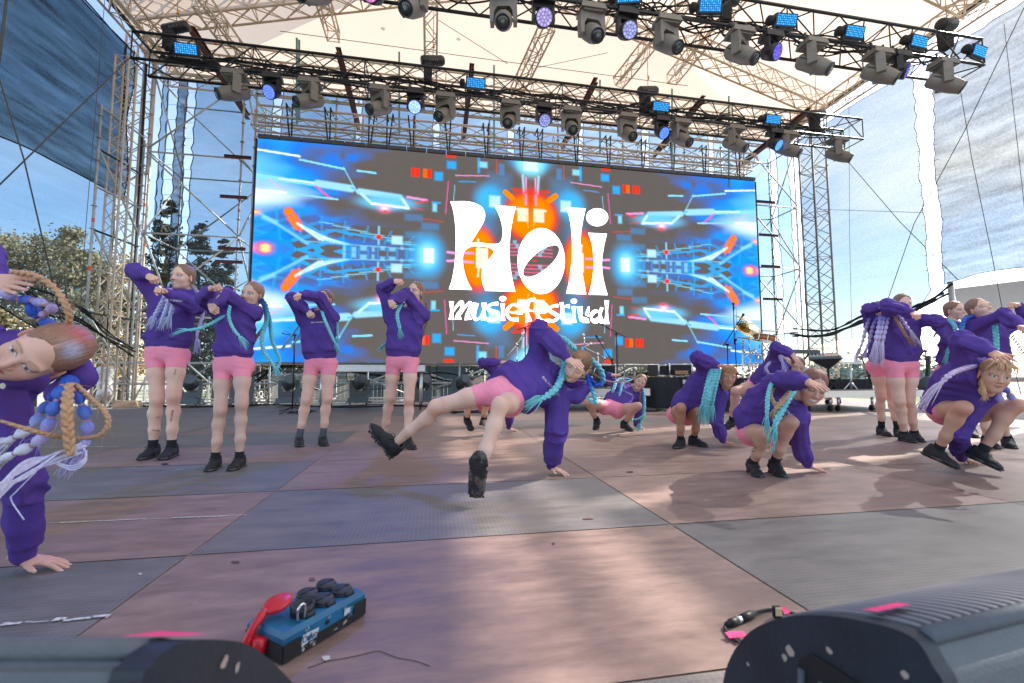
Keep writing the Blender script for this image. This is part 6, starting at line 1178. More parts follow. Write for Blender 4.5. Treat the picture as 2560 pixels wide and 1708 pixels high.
def add_creases(m, scale, strength, dist):
    t = m.node_tree; b = t.nodes['Principled BSDF']; old = b.inputs['Normal'].links[0].from_socket if b.inputs['Normal'].links else None
    c = t.nodes.new('ShaderNodeTexCoord'); w_ = t.nodes.new('ShaderNodeTexNoise'); w_.inputs['Scale'].default_value = 5; mp_ = t.nodes.new('ShaderNodeVectorMath'); mp_.operation = 'MULTIPLY_ADD'
    mp_.inputs[1].default_value = (.25, .25, .25); t.links.new(c.outputs['Object'], w_.inputs['Vector']); t.links.new(w_.outputs['Color'], mp_.inputs[0]); t.links.new(c.outputs['Object'], mp_.inputs[2])
    n = t.nodes.new('ShaderNodeTexNoise'); n.noise_type = 'RIDGED_MULTIFRACTAL'; n.inputs['Scale'].default_value = scale; n.inputs['Detail'].default_value = 2.5; t.links.new(mp_.outputs[0], n.inputs['Vector'])
    bn = t.nodes.new('ShaderNodeBump'); bn.inputs['Strength'].default_value = strength; bn.inputs['Distance'].default_value = dist; t.links.new(n.outputs['Fac'], bn.inputs['Height'])
    if old: t.links.new(old, bn.inputs['Normal'])
    t.links.new(bn.outputs[0], b.inputs['Normal'])
add_creases(M_HOOD, 5.0, .8, .04)
M_PINK = mat('pink_cycling_shorts', (.97, .31, .42), .72, var=.05, vscale=7, bump=.10, bscale=220, spec=.2)
add_creases(M_PINK, 14, .25, .006)
M_HAIRC = mat('hair_strands', (.3, .18, .1), .45, vcol=True, var=.22, vscale=30, stretch=(6, 1, 2), bump=.35, bscale=90, spec=.4)
M_BRAID = mat('synthetic_braid_hair', (.2, .6, .7), .5, vcol=True, var=.14, vscale=120, bump=.5, bscale=350, spec=.35)
M_SHOE = mat('black_knit_shoe', (.014, .014, .017), .7, var=.3, vscale=30, bump=.4, bscale=260, dirt=((.10, .09, .08), 14, .62))
M_SOLE = mat('black_shoe_sole', (.03, .03, .033), .7, var=.3, vscale=30, dirt=((.14, .12, .11), 18, .52))
M_SOCK = mat('black_sock', (.012, .012, .014), .9, bump=.3, bscale=300)
M_SOCKG = mat('grey_sock', (.09, .10, .12), .9, bump=.3, bscale=300)
M_WHITEP = mat('white_print', (.8, .8, .8), .6)
M_INK = mat('skin_ink', (.05, .04, .05), .6)
CY1, CY2, BLU, LAV, BLO, WHT = (.22, .66, .70), (.10, .48, .62), (.02, .08, .50), (.52, .45, .78), (.55, .33, .19), (.75, .74, .82)
from mathutils.bvhtree import BVHTree
def mark(f, txt, px, py, size, xd, yd, surf='hoodie', m=None, dirn=None):
    """prints small writing on the cloth or the skin, following its surface"""
    v, q = f.hv if surf == 'hoodie' else f.bodyv; bvh = BVHTree.FromPolygons(v.tolist(), q.tolist()); hit = bvh.ray_cast(Vector(CAM), Vector(unit(ray(px, py))))[0]
    if hit is None: print('no hit', txt); return
    tv, tf = text_mesh(txt, size, 'print', None, None, None, None, None); P0 = np.array(hit); xd = unit(xd); yd = unit(yd - xd * (yd @ xd)); d = unit(ray(px, py)); out = []
    for a, c in tv[:, :2]:
        p = P0 + xd * a + yd * c; h = bvh.ray_cast(Vector(p - d * .25), Vector(d))[0]; out.append((np.array(h) if h is not None and np.linalg.norm(np.array(h) - p) < .08 else p) - d * .0025)
    return mesh_obj('print' if surf == 'hoodie' else 'ink_writing', np.array(out), tf, m or M_WHITEP, f.root)
def cv(x, y, z): return unit(RT * x + UP * y + FW * z)      # a direction: right, up, away
def solve(p, x, y, L, s, name=''):
    r = ray(x, y); oc = CAM - p; a = r @ r; b = 2 * (r @ oc); c = oc @ oc - L * L; D = b * b - 4 * a * c
    if D < 0:
        t = -b / (2 * a); q = CAM + r * t; print('  reach', name, 'need', round(float(np.linalg.norm(q - p)), 3), 'have', round(L, 3)); return q
    return CAM + r * ((-b + s * math.sqrt(D)) / (2 * a))
def resample(P, step):
    d = np.r_[0, np.cumsum(np.linalg.norm(np.diff(P, axis=0), axis=1))]; n = max(3, int(d[-1] / step))
    s_ = np.linspace(0, d[-1], n); return np.stack([np.interp(s_, d, P[:, i]) for i in range(3)], 1), s_
def frames(P):
    T = np.gradient(P, axis=0); T /= np.linalg.norm(T, axis=1)[:, None] + 1e-12; x, y, _ = frame(T[0]); X = []; Y_ = []
    for i in range(len(P)):
        x = unit(x - T[i] * (x @ T[i])); X.append(x); Y_.append(np.cross(T[i], x))
    return T, np.array(X), np.array(Y_)
def grad(cols, t):
    k = np.linspace(0, 1, len(cols)); return np.stack([np.interp(t, k, [c[i] for c in cols]) for i in range(3)], 1)
def tuft(b, p, d, L, r, col, n=22, droop=.25, seed=0, sag=(0, 0, -1)):
    g = np.random.default_rng(seed); d = unit(d); x, y, _ = frame(d)
    for i in range(n):
        a = g.uniform(0, 6.28); q = g.uniform(.1, 1) * r; o = x * math.cos(a) * q + y * math.sin(a) * q; l = L * g.uniform(.6, 1.1)
        t = np.linspace(0, 1, 7)[:, None]; sp = o * (1 + 2.0 * t) * g.uniform(.5, 1.1)
        P = p + d * l * t + sp + V(*sag) * droop * l * t * t
        P = P + (x * math.sin(a * 3) + y * math.cos(a * 5)) * .02 * np.sin(t * 5 + a) * t * l * 3
        cc = np.array(col) * g.uniform(.85, 1.12); b.tube(P, np.interp(t[:, 0], [0, .3, 1], [r * .26, r * .24, r * .02]), 4, col=cc)
def braid(root, path, r, cols, name='braid', end=.10, seed=1, tuftcol=None, bubble=False, fuzz=14):
    P, S_ = resample(crom(path), .006 if not bubble else .004); T, X, Y_ = frames(P); L = S_[-1]; b = MB(); t01 = S_ / L; C = grad(cols, t01); g = np.random.default_rng(seed)
    if bubble:
        per = r * 2.9; ph = S_ / per; rad = r * (.22 + .78 * np.abs(np.sin(math.pi * ph)) ** .7) * np.interp(t01, [0, .8, 1], [1, .95, .6])
        b.tube(P, rad, 12, col=C)
        v = b.v[-1]; a = vnoise(v * V(230, 230, 230), seed); ctr = np.repeat(P, 12, axis=0); b.v[-1] = ctr + (v - ctr) * (1 + .14 * (a - .5))[:, None]
        ties = [i for i in range(1, len(S_)) if int(ph[i]) != int(ph[i - 1])]
        for i in ties: b.cyl(P[i] - T[i] * .003, P[i] + T[i] * .003, rad[i] + .0028, n=8, col=(.6, .3, .3))
    else:
        per = r * 4.6; tp = np.interp(t01, [0, .12, .85, 1], [.85, 1, .9, .55])
        for k in range(3):
            th = 2 * math.pi * (S_ / per + k / 3)
            Q = P + X * (np.cos(th) * r * .58 * tp)[:, None] + Y_ * (np.sin(2 * th) * r * .30 * tp)[:, None]
            b.tube(Q, r * .50 * tp, 7, col=C * g.uniform(.88, 1.1))
    e = unit(P[-1] - P[-3])
    if end: tuft(b, P[-1] - e * .01, e, end, r * .8, tuftcol or cols[-1], n=24, seed=seed)
    for i in range(fuzz):
        j = g.integers(2, len(P) - 3); d = unit(g.normal(size=3)) * .8 + T[j]; l = g.uniform(.02, .05); q = P[j] + d * r * .6
        b.tube([q, q + d * l * .5, q + d * l + V(0, 0, -.01)], [.0007, .0006, .0003], 3, col=C[j])
    return b.build(name, M_BRAID, root, smooth=True, colors=True)
def vview(px, py, v):
    z = unit(ray(px, py)); x = unit(np.cross(z, UP)); y = np.cross(x, z); return unit(x * v[0] + y * v[1] + z * v[2])
class Fig: pass
def basis(y, z):
    y = unit(y); z = unit(z - y * (z @ y)); return np.stack([np.cross(y, z), y, z], axis=1)
def put(o, M3, loc, root, sc=1.0):
    o.parent = root; L = Vector(loc) - root.location
    o.matrix_basis = Matrix.Translation(L) @ Matrix(np.asarray(M3).tolist()).to_4x4() @ Matrix.Scale(sc, 4)
_shm = {}
def shared_mesh(key, maker):
    if key not in _shm:
        o = maker(); _shm[key] = o.data; bpy.data.objects.remove(o)
    return _shm[key]
def inst(name, key, maker):
    o = bpy.data.objects.new(name, shared_mesh(key, maker)); COL.objects.link(o); return o
def shoe(root, ankle, toe, upv, sc, name='shoe'):
    up, so, laces, tread = tpl('shoe'); B = basis(toe, upv)
    o = inst(name, 'shoe', lambda: mesh_obj('shoe', *up, M_SHOE, smooth=True)); put(o, B, ankle, root, sc)
    for nm, mk in (('sole', lambda: mesh_obj('sole', *so, M_SOLE, smooth=True)), ('laces', lambda: laces.build('laces', M_SOCK, smooth=True)), ('tread', lambda: tread.build('tread', M_SOLE))):
        c = inst(nm, nm, mk); c.parent = o
    return o
def person(label, spec, H, skin=(.80, .51, .39), hair=(.34, .20, .12), hs=1.0, group='dancers in purple hoodies', vox=.0085, cat='dancer', **kw):
    """spec: pixel joints lifted to real depth by bone lengths. returns the root and its joints"""
    f = Fig(); g = spec; f.H = H; Ls = dict(ua=.172 * H, fa=.150 * H, th=.245 * H, sk=.243 * H)
    x0, y0, x1, y1, Z0, dz = g['hip']; f.hip = [at(x0, y0, Z0 - dz / 2), at(x1, y1, Z0 + dz / 2)]
    x0, y0, x1, y1, Z1, dz = g['sh']; f.sh = [at(x0, y0, Z1 - dz / 2), at(x1, y1, Z1 + dz / 2)]
    f.P = (f.hip[0] + f.hip[1]) / 2; f.S = (f.sh[0] + f.sh[1]) / 2
    f.el, f.wr, f.tip, f.kn, f.an, f.toe = [], [], [], [], [], []
    for i in (0, 1):
        a = g['arm%d' % i]; e = solve(f.sh[i], *a[0][:2], Ls['ua'], a[0][2], label[:12] + ' el%d' % i)
        w_ = solve(e, *a[1][:2], Ls['fa'], a[1][2], label[:12] + ' wr%d' % i)
        if len(a[1]) > 3: w_ = onZ(a[1][0], a[1][1], a[1][3])
        f.el.append(e); f.wr.append(w_); f.tip.append(solve(w_, *a[2][:2], .095 * H, a[2][2]) if len(a[2]) < 4 else onZ(a[2][0], a[2][1], a[2][3]))
        a = g['leg%d' % i]; k_ = solve(f.hip[i], *a[0][:2], Ls['th'], a[0][2], label[:12] + ' kn%d' % i)
        if a[2][2] == 0:       # standing flat on the deck: the toe gives the distance, the ankle stands over it
            zs = .088 * kw.get('shoe', 1.0) * H / 1.6; tp_ = onZ(a[2][0], a[2][1], .015); hd_ = FW + RT * (a[1][0] - CX0) / F_PX; hd_ = V(hd_[0], hd_[1], 0); t0_ = V(tp_[0], tp_[1], 0)
            r_ = .140 * kw.get('shoe', 1.0) * H / 1.6; A_ = hd_ @ hd_; B_ = -2 * (hd_ @ t0_); C_ = t0_ @ t0_ - r_ * r_; dd_ = max(0, B_ * B_ - 4 * A_ * C_); n_ = hd_ * ((-B_ + math.sqrt(dd_)) / (2 * A_)); n_[2] = zs
            td_ = V(tp_[0] - n_[0], tp_[1] - n_[1], 0); h0 = f.hip[i]; ax = n_ - h0; D_ = float(np.linalg.norm(ax)); tot = Ls['th'] + Ls['sk']; print('   leg ratio', round(D_ / tot, 2), end='')
            if D_ > .985 * tot: k_ = at(a[0][0], a[0][1], depth((h0 + n_) / 2) - .03)
            else:
                aa = (Ls['th'] ** 2 - Ls['sk'] ** 2 + D_ * D_) / (2 * D_); hh = math.sqrt(max(0, Ls['th'] ** 2 - aa * aa)); au = ax / D_; u1, u2, _ = frame(au); best_ = 1e9; k_ = None
                for th_ in np.arange(0, 6.283, .05):
                    q_ = h0 + au * aa + (u1 * math.cos(th_) + u2 * math.sin(th_)) * hh; dz_ = (q_ - CAM) @ FW; px_ = CX0 + F_PX * ((q_ - CAM) @ RT) / dz_; py_ = CY0 - F_PX * ((q_ - CAM) @ UP) / dz_
                    e_ = math.hypot(px_ - a[0][0], py_ - a[0][1]) + (30 if dz_ > depth(h0 + au * aa) + .1 else 0)
                    if e_ < best_: best_, k_ = e_, q_
                print(' knee off px', round(best_, 1), end='')
            print()
        else:
            n_ = solve(k_, *a[1][:2], Ls['sk'], a[1][2], label[:12] + ' an%d' % i); tq_ = unit(solve(n_, *a[2][:2], .13 * H, a[2][2]) - n_)
            fu = g.get('footup', (None, None))[i]; fu = unit(k_ - n_) if fu is None else vview(a[1][0], a[1][1], fu); fu = unit(fu - tq_ * (fu @ tq_)); td_ = tq_ * .92 + fu * .38
        f.kn.append(k_); f.an.append(n_); f.toe.append(unit(td_))
    hx, hy, hdz, hf, hu = g['head']; Zh = depth(f.S) + hdz; f.hc = at(hx, hy, Zh)
    f.HB = basis(vview(hx, hy, hf), vview(hx, hy, hu)); sc = hs * H / 1.62; f.hsc = max(sc, .90); f.front = vview(hx, hy, g.get('front', (0, 0, -1)))
    for i in (0, 1):
        lo = f.an[i][2]
        print(label[:22], 'ankle z', round(float(lo), 3), end=' | ')
    print('neck', round(float(np.linalg.norm(f.hc - f.S)), 3), 'torso', round(float(np.linalg.norm(f.P - f.S)), 3), 'H*.29', round(.29 * H, 3), 'shw', round(float(np.linalg.norm(f.sh[0] - f.sh[1])), 2), 'hipw', round(float(np.linalg.norm(f.hip[0] - f.hip[1])), 2))
    root = thing('person', label, cat, (f.P[0], f.P[1], max(0, min(f.an[0][2], f.an[1][2]) - .08)), group); f.root = root
    su = unit(f.S - f.P); lat = unit((f.sh[1] - f.sh[0]) + (f.hip[1] - f.hip[0])); fr = np.cross(su, lat); fr = unit(fr * (1 if fr @ f.front > 0 else -1)); f.su, f.lat, f.fr = su, lat, fr
    bow = V(*g.get('bow', (0, 0, 0))); bow = RT * bow[0] + UP * bow[1] + FW * bow[2]
    def spine(t): return f.P * (1 - t) + f.S * t + bow * (4 * t * (1 - t))
    def bar(t, hw_):
        a = f.hip[0] * (1 - t) + f.sh[0] * t; b = f.hip[1] * (1 - t) + f.sh[1] * t; d = unit(b - a); c = spine(t); return c - d * hw_, c + d * hw_
    # ---- skin
    allp = np.vstack([f.hip, f.sh, f.el, f.wr, f.kn, f.an, [f.hc]]); lo = allp.min(0) - .2; hi = allp.max(0) + .2
    s = SDF(lo, hi, vox)
    for t, hw_, r in ((0, .036, .052), (.25, .036, .046), (.5, .036, .044), (.75, .040, .048), (.95, .05, .036)):
        a, b = bar(t, hw_ * H); s.cone(a, b, r * H, r * H, .05)
    nb = f.S + su * .042 * H; hb = f.hc + f.HB @ V(0, -.02, -.07) * f.hsc
    s.cone(nb, hb, .032 * H, .029 * H, .03)
    lr = kw.get('legr', 1.0) * .89
    for i in (0, 1):
        h_, k_, n_ = f.hip[i], f.kn[i], f.an[i]; bend = k_ - (h_ + n_) / 2; fb = unit(bend) if np.linalg.norm(bend) > .03 else unit(f.toe[i] * .6 + fr)
        tdir = unit(k_ - h_); sdir = unit(n_ - k_)
        s.cone(h_ + tdir * .01, h_ + (k_ - h_) * .45, .0505 * H * lr, .0455 * H * lr, .025)
        s.cone(h_ + (k_ - h_) * .45, h_ + (k_ - h_) * .86, .0455 * H * lr, .0345 * H * lr, .03); s.cone(h_ + (k_ - h_) * .86, k_, .0345 * H * lr, .0315 * H * lr, .03)
        s.ell(k_ + fb * .009 * H, [.026 * H] * 3, .02)
        cb = k_ + (n_ - k_) * .30 - unit(fb - sdir * (fb @ sdir)) * .012 * H
        s.cone(k_, cb, .0305 * H * lr, .0325 * H * lr, .03); s.cone(cb, k_ + (n_ - k_) * .66, .0325 * H * lr, .0235 * H, .03); s.cone(k_ + (n_ - k_) * .66, n_, .0235 * H, .0185 * H, .025)
        s.ell(h_ - fr * .03 * H - su * .01 * H, [.046 * H] * 3, .04)
        s.cone(f.sh[i], f.el[i], .03 * H, .026 * H, .03); s.cone(f.el[i], f.el[i] * .5 + f.wr[i] * .5, .026 * H, .023 * H, .02); s.cone(f.el[i] * .5 + f.wr[i] * .5, f.wr[i], .023 * H, .0165 * H, .02)
    v, q = s.mesh(); v = smoothv(v, q, 1, .5); C = np.tile(np.array(skin), (len(v), 1))
    for i in (0, 1):
        d = np.linalg.norm(v - f.kn[i], axis=1); m = (np.exp(-(d / (.055 * H)) ** 2) * .30)[:, None]; C = C * (1 - m) + np.array([skin[0] * .95, skin[1] * .66, skin[2] * .62]) * m
    m = ((vnoise(v * 14, 3) - .5) * .16)[:, None]; C = C * (1 + m * np.array([.3, 1, 1])); VV, QQ, CC = [v], [q], [C]; n0 = len(v)
    hv, hq = tpl('head', kw.get('smile', 0.0)); w_ = f.hc + (hv * f.hsc) @ f.HB.T
    VV.append(w_); QQ.append(hq + n0); n0 += len(w_); CC.append(head_colors(hv, skin, tuple(np.array(hair) * .55), kw.get('smile', 0.0), kw.get('closed', False), teeth=kw.get('teeth', False), iris=kw.get('iris', (.10, .16, .20)), blush=kw.get('blush', .6)))
    for i in (0, 1):
        a = g['arm%d' % i]; pose, nrm, lefty = a[3]; tv, tq, nail = tpl('hand', pose); B = basis(f.tip[i] - f.wr[i], vview(*a[1][:2], nrm) if len(nrm) == 3 else V(0, 0, 1)); t_ = tv.copy(); tq2 = tq
        if lefty: t_[:, 0] *= -1; tq2 = tq[:, ::-1]
        w_ = f.wr[i] + (t_ * (.106 * H / .185) * kw.get('hands', .88)) @ B.T
        c = np.tile(np.array(skin) * (1.0, .93, .90), (len(w_), 1)); nl = nail[:, None]; c = c * (1 - nl) + np.array(kw.get('nail', (.72, .50, .45))) * nl
        VV.append(w_); QQ.append(tq2 + n0); n0 += len(w_); CC.append(c)
    body = mesh_obj('body', np.vstack(VV), np.vstack(QQ), M_SKIN, root, True, np.vstack(CC)); f.bodyv = (np.vstack(VV), np.vstack(QQ))
    # ---- hair
    hv, hq = tpl('hair'); tint = np.tile(np.array(hair) * V(.62, .58, .56), (len(hv), 1)); pl = np.exp(-(hv[:, 0] / .0022) ** 2) * (hv[:, 2] > .03) * .45
    tint = tint * (1 - pl[:, None]) + np.array(skin) * pl[:, None]
    if 'hairtint' in kw:
        for (p_, r_, cc_) in kw['hairtint']:
            m = np.exp(-(np.linalg.norm(hv - V(*p_), axis=1) / r_) ** 2)[:, None]; tint = tint * (1 - m) + np.array(cc_) * m
    o = mesh_obj('hair', hv, hq, M_HAIRC, None, True, tint); put(o, f.HB, f.hc, root, f.hsc); f.hair = o
    if kw.get('outfit', True):
        # ---- hoodie
        hs_ = kw.get('hoodr', 1.0) * .92; s = SDF(lo - .05, hi + .05, vox); hem = kw.get('hem', .13)
        for t, hw_, r in ((hem + .05, .046, .058), (hem + .12, .050, .066), (hem + .24, .050, .066), (.5, .048, .062), (.66, .050, .062), (.82, .054, .058), (.96, .048, .044)):
            a, b = bar(t, hw_ * H * hs_); s.cone(a, b, r * H * hs_, r * H * hs_, .05)
        a, b = bar(hem + .01, .045 * H * hs_); s.cone(a, b, .061 * H * hs_, .061 * H * hs_, .010)
        for i in (0, 1):
            S0, E0, W0 = f.sh[i], f.el[i], f.wr[i]; fd = unit(W0 - E0)
            ar = kw.get('armr', (1, 1))[i] * H * hs_
            s.cone(f.S + su * .005 * H, S0, .040 * H, .041 * H, .05); s.cone(S0, E0, .046 * ar, .038 * ar, .05)
            s.cone(E0, E0 + (W0 - E0) * .50, .038 * ar, .0360 * ar, .025); s.cone(E0 + (W0 - E0) * .50, E0 + (W0 - E0) * .70, .0360 * ar, .034 * ar, .02)
            s.cone(E0 + (W0 - E0) * .78, W0 - fd * .010 * H, .0245 * H, .0225 * H, .008)
        bk = -fr; hd = kw.get('hood', 1.0); ctr = nb + su * .012 * H
        rr_ = [(ctr + lat * math.sin(a_) * .050 * H + fr * math.cos(a_) * .046 * H + su * (-.012 * math.cos(a_) - .004) * H, (.0155 + .011 * (1 - math.cos(a_)) / 2) * H) for a_ in np.linspace(0, 2 * math.pi, 17)]
        for i in range(16): s.cone(rr_[i][0], rr_[i + 1][0], rr_[i][1], rr_[i + 1][1], .006 if i else .012)
        s.ell(nb + bk * .062 * H * hd - su * .015 * H, (.050 * H * hd, .050 * H * hd, .05 * H), .03); s.cone(nb + bk * .05 * H - lat * .05 * H, nb + bk * .05 * H + lat * .05 * H, .030 * H, .030 * H, .03)
        s.cone(nb * .6 + hb * .4, hb + (hb - nb) * .3, .031 * H, .034 * H, .006, 'd')
        for ex in g.get('hoodx', ()): s.cone(at(*ex[0]), at(*ex[1]), ex[2], ex[3], .02)
        a, b = bar(hem - .05, 0); pc = (a + b) / 2; X_, Y__, Z__ = s.sub(s.lo, s.lo + s.h * s.n)[1]
        dp = -((X_ - pc[0]) * su[0] + (Y__ - pc[1]) * su[1] + (Z__ - pc[2]) * su[2]); dl = np.abs((X_ - pc[0]) * lat[0] + (Y__ - pc[1]) * lat[1] + (Z__ - pc[2]) * lat[2]); df = np.abs((X_ - pc[0]) * fr[0] + (Y__ - pc[1]) * fr[1] + (Z__ - pc[2]) * fr[2])
        s.F = np.maximum(s.F, np.where((dl < .155 * H) & (df < .12 * H) & (dp < .2 * H), dp, -1.0).astype(np.float32))
        v, q = s.mesh(); n = vnormals(v, q); dsp = np.zeros(len(v)); best = np.full(len(v), 9.0)
        segs = [(spine(.05), f.S, .10 * H, 0)] + [(f.sh[i], f.el[i], .052 * H, 1) for i in (0, 1)] + [(f.el[i], f.wr[i], .042 * H, 2) for i in (0, 1)]
        for si, (a, b, r, kd) in enumerate(segs):
            ba = b - a; L = np.linalg.norm(ba); t = np.clip(((v - a) @ ba) / L ** 2, 0, 1); rad = v - a - t[:, None] * ba; dd = np.linalg.norm(rad, axis=1) / r; m = dd < best; best = np.minimum(best, dd)
            al = (t * L)[:, None]; ru = rad / (np.linalg.norm(rad, axis=1)[:, None] + 1e-6)
            if kd == 0:
                cc = np.hstack([(v @ lat)[:, None] * 11 + al * 6, al * 5, (v @ fr)[:, None] * 7]); nn = vnoise(cc, si + 7); rg = (1 - np.abs(2 * nn - 1)) ** 2
                cc = np.hstack([(v @ lat)[:, None] * 20 - al * 9, al * 16, (v @ fr)[:, None] * 8]); n2 = vnoise(cc, si + 3)
                d_ = (rg - .45) * .030 + (n2 - .5) * .018; d_ += np.exp(-((t - hem - .04) / .03) ** 2) * (vnoise(np.hstack([ru * 7, al * 3]), 2) - .5) * .010
                fm = (ru @ fr) > .35; u_ = np.abs((v - a) @ lat) / H; tt = t
                top = hem + .27; wd = np.interp(tt, [hem + .03, hem + .12, top], [.095, .095, .058]); pk = fm * (tt > hem + .05) * (tt < top) * (u_ < wd)
                d_ = np.where(tt < hem + .075, .0015 * np.sin(np.arctan2((v - a) @ lat, (v - a) @ fr) * 90), d_) + pk * .0055
            else:
                ph = al * (34 if kd == 2 else 24); nn = vnoise(np.hstack([ru * 1.6 + a * 3, ph + ru @ V(1.2, .7, .4)[:, None] * 1.5]), si + 21); rg = (1 - np.abs(2 * nn - 1)) ** 1.6
                amp = np.interp(t, [0, .25, .55, .72, .79, 1], [.013, .012, .018, .022, .001, .001] if kd == 2 else [.016, .012, .010, .012, .018, .018])
                d_ = (rg - .5) * amp * 1.35 + (vnoise(v * 15, 4) - .5) * .008 * (t < .85)
            dsp = np.where(m, d_, dsp)
        ringn = (v - nb) @ su; dsp = np.where((np.linalg.norm(v - nb, axis=1) < .085 * H) & (ringn > -.02), dsp * .35, dsp)
        v = v + n * (dsp * H / 1.55)[:, None]; v = smoothv(v, q, 1, .35); ho = mesh_obj('hoodie', v, q, kw.get('hoodmat', M_HOOD), root, True); f.hoodie = ho; f.hv = (v, q)
        # ---- shorts
        s = SDF(lo, hi, vox * .9); sl_ = kw.get('short', .36)
        for t, hw_, r in ((-.02, .037, .054), (.10, .036, .050), (.22, .034, .046)):
            a, b = bar(t, hw_ * H); s.cone(a, b, r * H, r * H, .05)
        for i in (0, 1):
            h_, k_ = f.hip[i], f.kn[i]; s.cone(h_, h_ + (k_ - h_) * .45, .0535 * H * lr, .0485 * H * lr, .022)
            s.ell(h_ - fr * .03 * H - su * .01 * H, [.0495 * H] * 3, .04)
            e = h_ + (k_ - h_) * sl_; m_ = .115; c2 = h_ + (k_ - h_) * .6
        for i in (0, 1):
            h_, k_ = f.hip[i], f.kn[i]; td = unit(k_ - h_); e = h_ + (k_ - h_) * sl_; X_, Y__, Z__ = s.sub(s.lo, s.lo + s.h * s.n)[1]
            dp = (X_ - e[0]) * td[0] + (Y__ - e[1]) * td[1] + (Z__ - e[2]) * td[2]
            # only material around this thigh is cut
            qx, qy, qz = X_ - e[0] - td[0] * dp, Y__ - e[1] - td[1] * dp, Z__ - e[2] - td[2] * dp; rad2 = np.sqrt(qx * qx + qy * qy + qz * qz)
            o_ = f.hip[1 - i] + (f.kn[1 - i] - f.hip[1 - i]) * sl_; td2 = unit(f.kn[1 - i] - f.hip[1 - i])
            d2 = np.sqrt((X_ - o_[0]) ** 2 + (Y__ - o_[1]) ** 2 + (Z__ - o_[2]) ** 2); d1 = np.sqrt((X_ - e[0]) ** 2 + (Y__ - e[1]) ** 2 + (Z__ - e[2]) ** 2)
            cut = np.where((rad2 < .11 * H) & (d1 < d2 + .02) & (dp < .3 * H), dp, -1.0).astype(np.float32); s.F = np.maximum(s.F, cut)
        v, q = s.mesh(); v = smoothv(v, q, 1, .4); n = vnormals(v, q); dn = (1 - np.abs(2 * vnoise(np.hstack([(v @ su)[:, None] * 55, (v @ lat)[:, None] * 9, (v @ fr)[:, None] * 9]), 5) - 1)) ** 2
        near = np.exp(-(((v - f.P) @ su) / (.07 * H)) ** 2); v = v + n * ((dn - .4) * .0045 * near)[:, None]
        mesh_obj('shorts', v, q, M_PINK, root, True)
        for i in (0, 1):
            sh_, sl2 = (kw.get('sock', .034)), unit(f.kn[i] - f.an[i]); b = MB()
            b.tube([f.an[i] - sl2 * .034 * H, f.an[i], f.an[i] + sl2 * sh_ * H * .5, f.an[i] + sl2 * sh_ * H], [.0265 * H, .0235 * H, .0218 * H, .0225 * H], 14)
            if sh_ > 0: b.build('sock', kw.get('sockmat', M_SOCK), root, True)
    for i in (0, 1):
        up = unit(f.kn[i] - f.an[i]); fu = g.get('footup', (None, None))[i]; a = g['leg%d' % i]
        fu = V(0, 0, 1) if a[2][2] == 0 else (up if fu is None else vview(a[1][0], a[1][1], fu))
        shoe(root, f.an[i] , f.toe[i], fu, kw.get('shoe', 1.0) * H / 1.6)
    return f
# ================================================================ the dancers
def zf(x, y): return depth(onZ(x, y))
DN = (0, 1, 0)        # back of the hand up (palm down)
PEOPLE = {}
def grp(): return 'dancers in purple hoodies and pink shorts'
# tall standing girl on the left
def p_tall():
    Z = 3.90
    f = person('tall dancer in purple hoodie with lavender hair tails, first from the wire towers', dict(
        hip=(388, 882, 442, 884, Z, 0.0), sh=(398, 748, 478, 754, Z + .08, .05), head=(457, 692, .0, (-.62, .12, -.72), (.10, .98, .10)),
        arm0=[(338, 676, -1), (371, 690, -1), (404, 708, -1), ('fist', (-.3, .8, -.4), False)],
        arm1=[(490, 768, -1), (414, 730, -1), (384, 712, -1), ('fist', (-.2, .7, -.5), True)],
        leg0=[(393, 1000, -1), (398, 1106, 1), (356, 1146, 0)], leg1=[(434, 994, -1), (444, 1102, 1), (408, 1146, 0)]),
        1.66, smile=.3, teeth=True, hair=(.42, .25, .16))
    h = f.hc; r = f.root
    a = at(425, 725, depth(f.S) - .22)
    for i, dx in enumerate((-14, 2, 14)):
        braid(r, [at(424, 722, depth(f.S) - .26), at(422 + dx * .3, 732, depth(f.S) - .26), at(418 + dx, 760, depth(f.S) - .28), at(404 + dx * 1.4, 795, depth(f.S) - .27)], .022, [LAV, (.62, .62, .9), (.55, .70, .95)], 'hair_tail', .10, 3 + i, bubble=False, tuftcol=(.62, .66, .92))
    braid(r, [at(478, 712, depth(h) + .02), at(500, 740, depth(f.S)), at(508, 780, depth(f.S) + .05), at(494, 830, depth(f.S) - .05), at(492, 850, depth(f.S) - .05)], .018, [(.35, .2, .15), LAV, LAV, (.5, .45, .8)], 'braid', .12, 9)
    mark(f, 'BALTONESES', 434, 752, .024, f.lat, f.su)
    for t_, x, y, z, xd, yd in (('Elza', 366, 972, .03, -f.su, f.lat), ('Beatrise', 430, 1040, .03, -f.su, f.lat), ('Vineta', 390, 1076, .024, f.lat, f.su), ('Ance', 438, 930, .024, -f.su, f.lat), ('Liva', 396, 1043, .02, f.lat, f.su)): mark(f, t_, x, y, z, xd, yd, 'skin', M_INK)
p_tall()
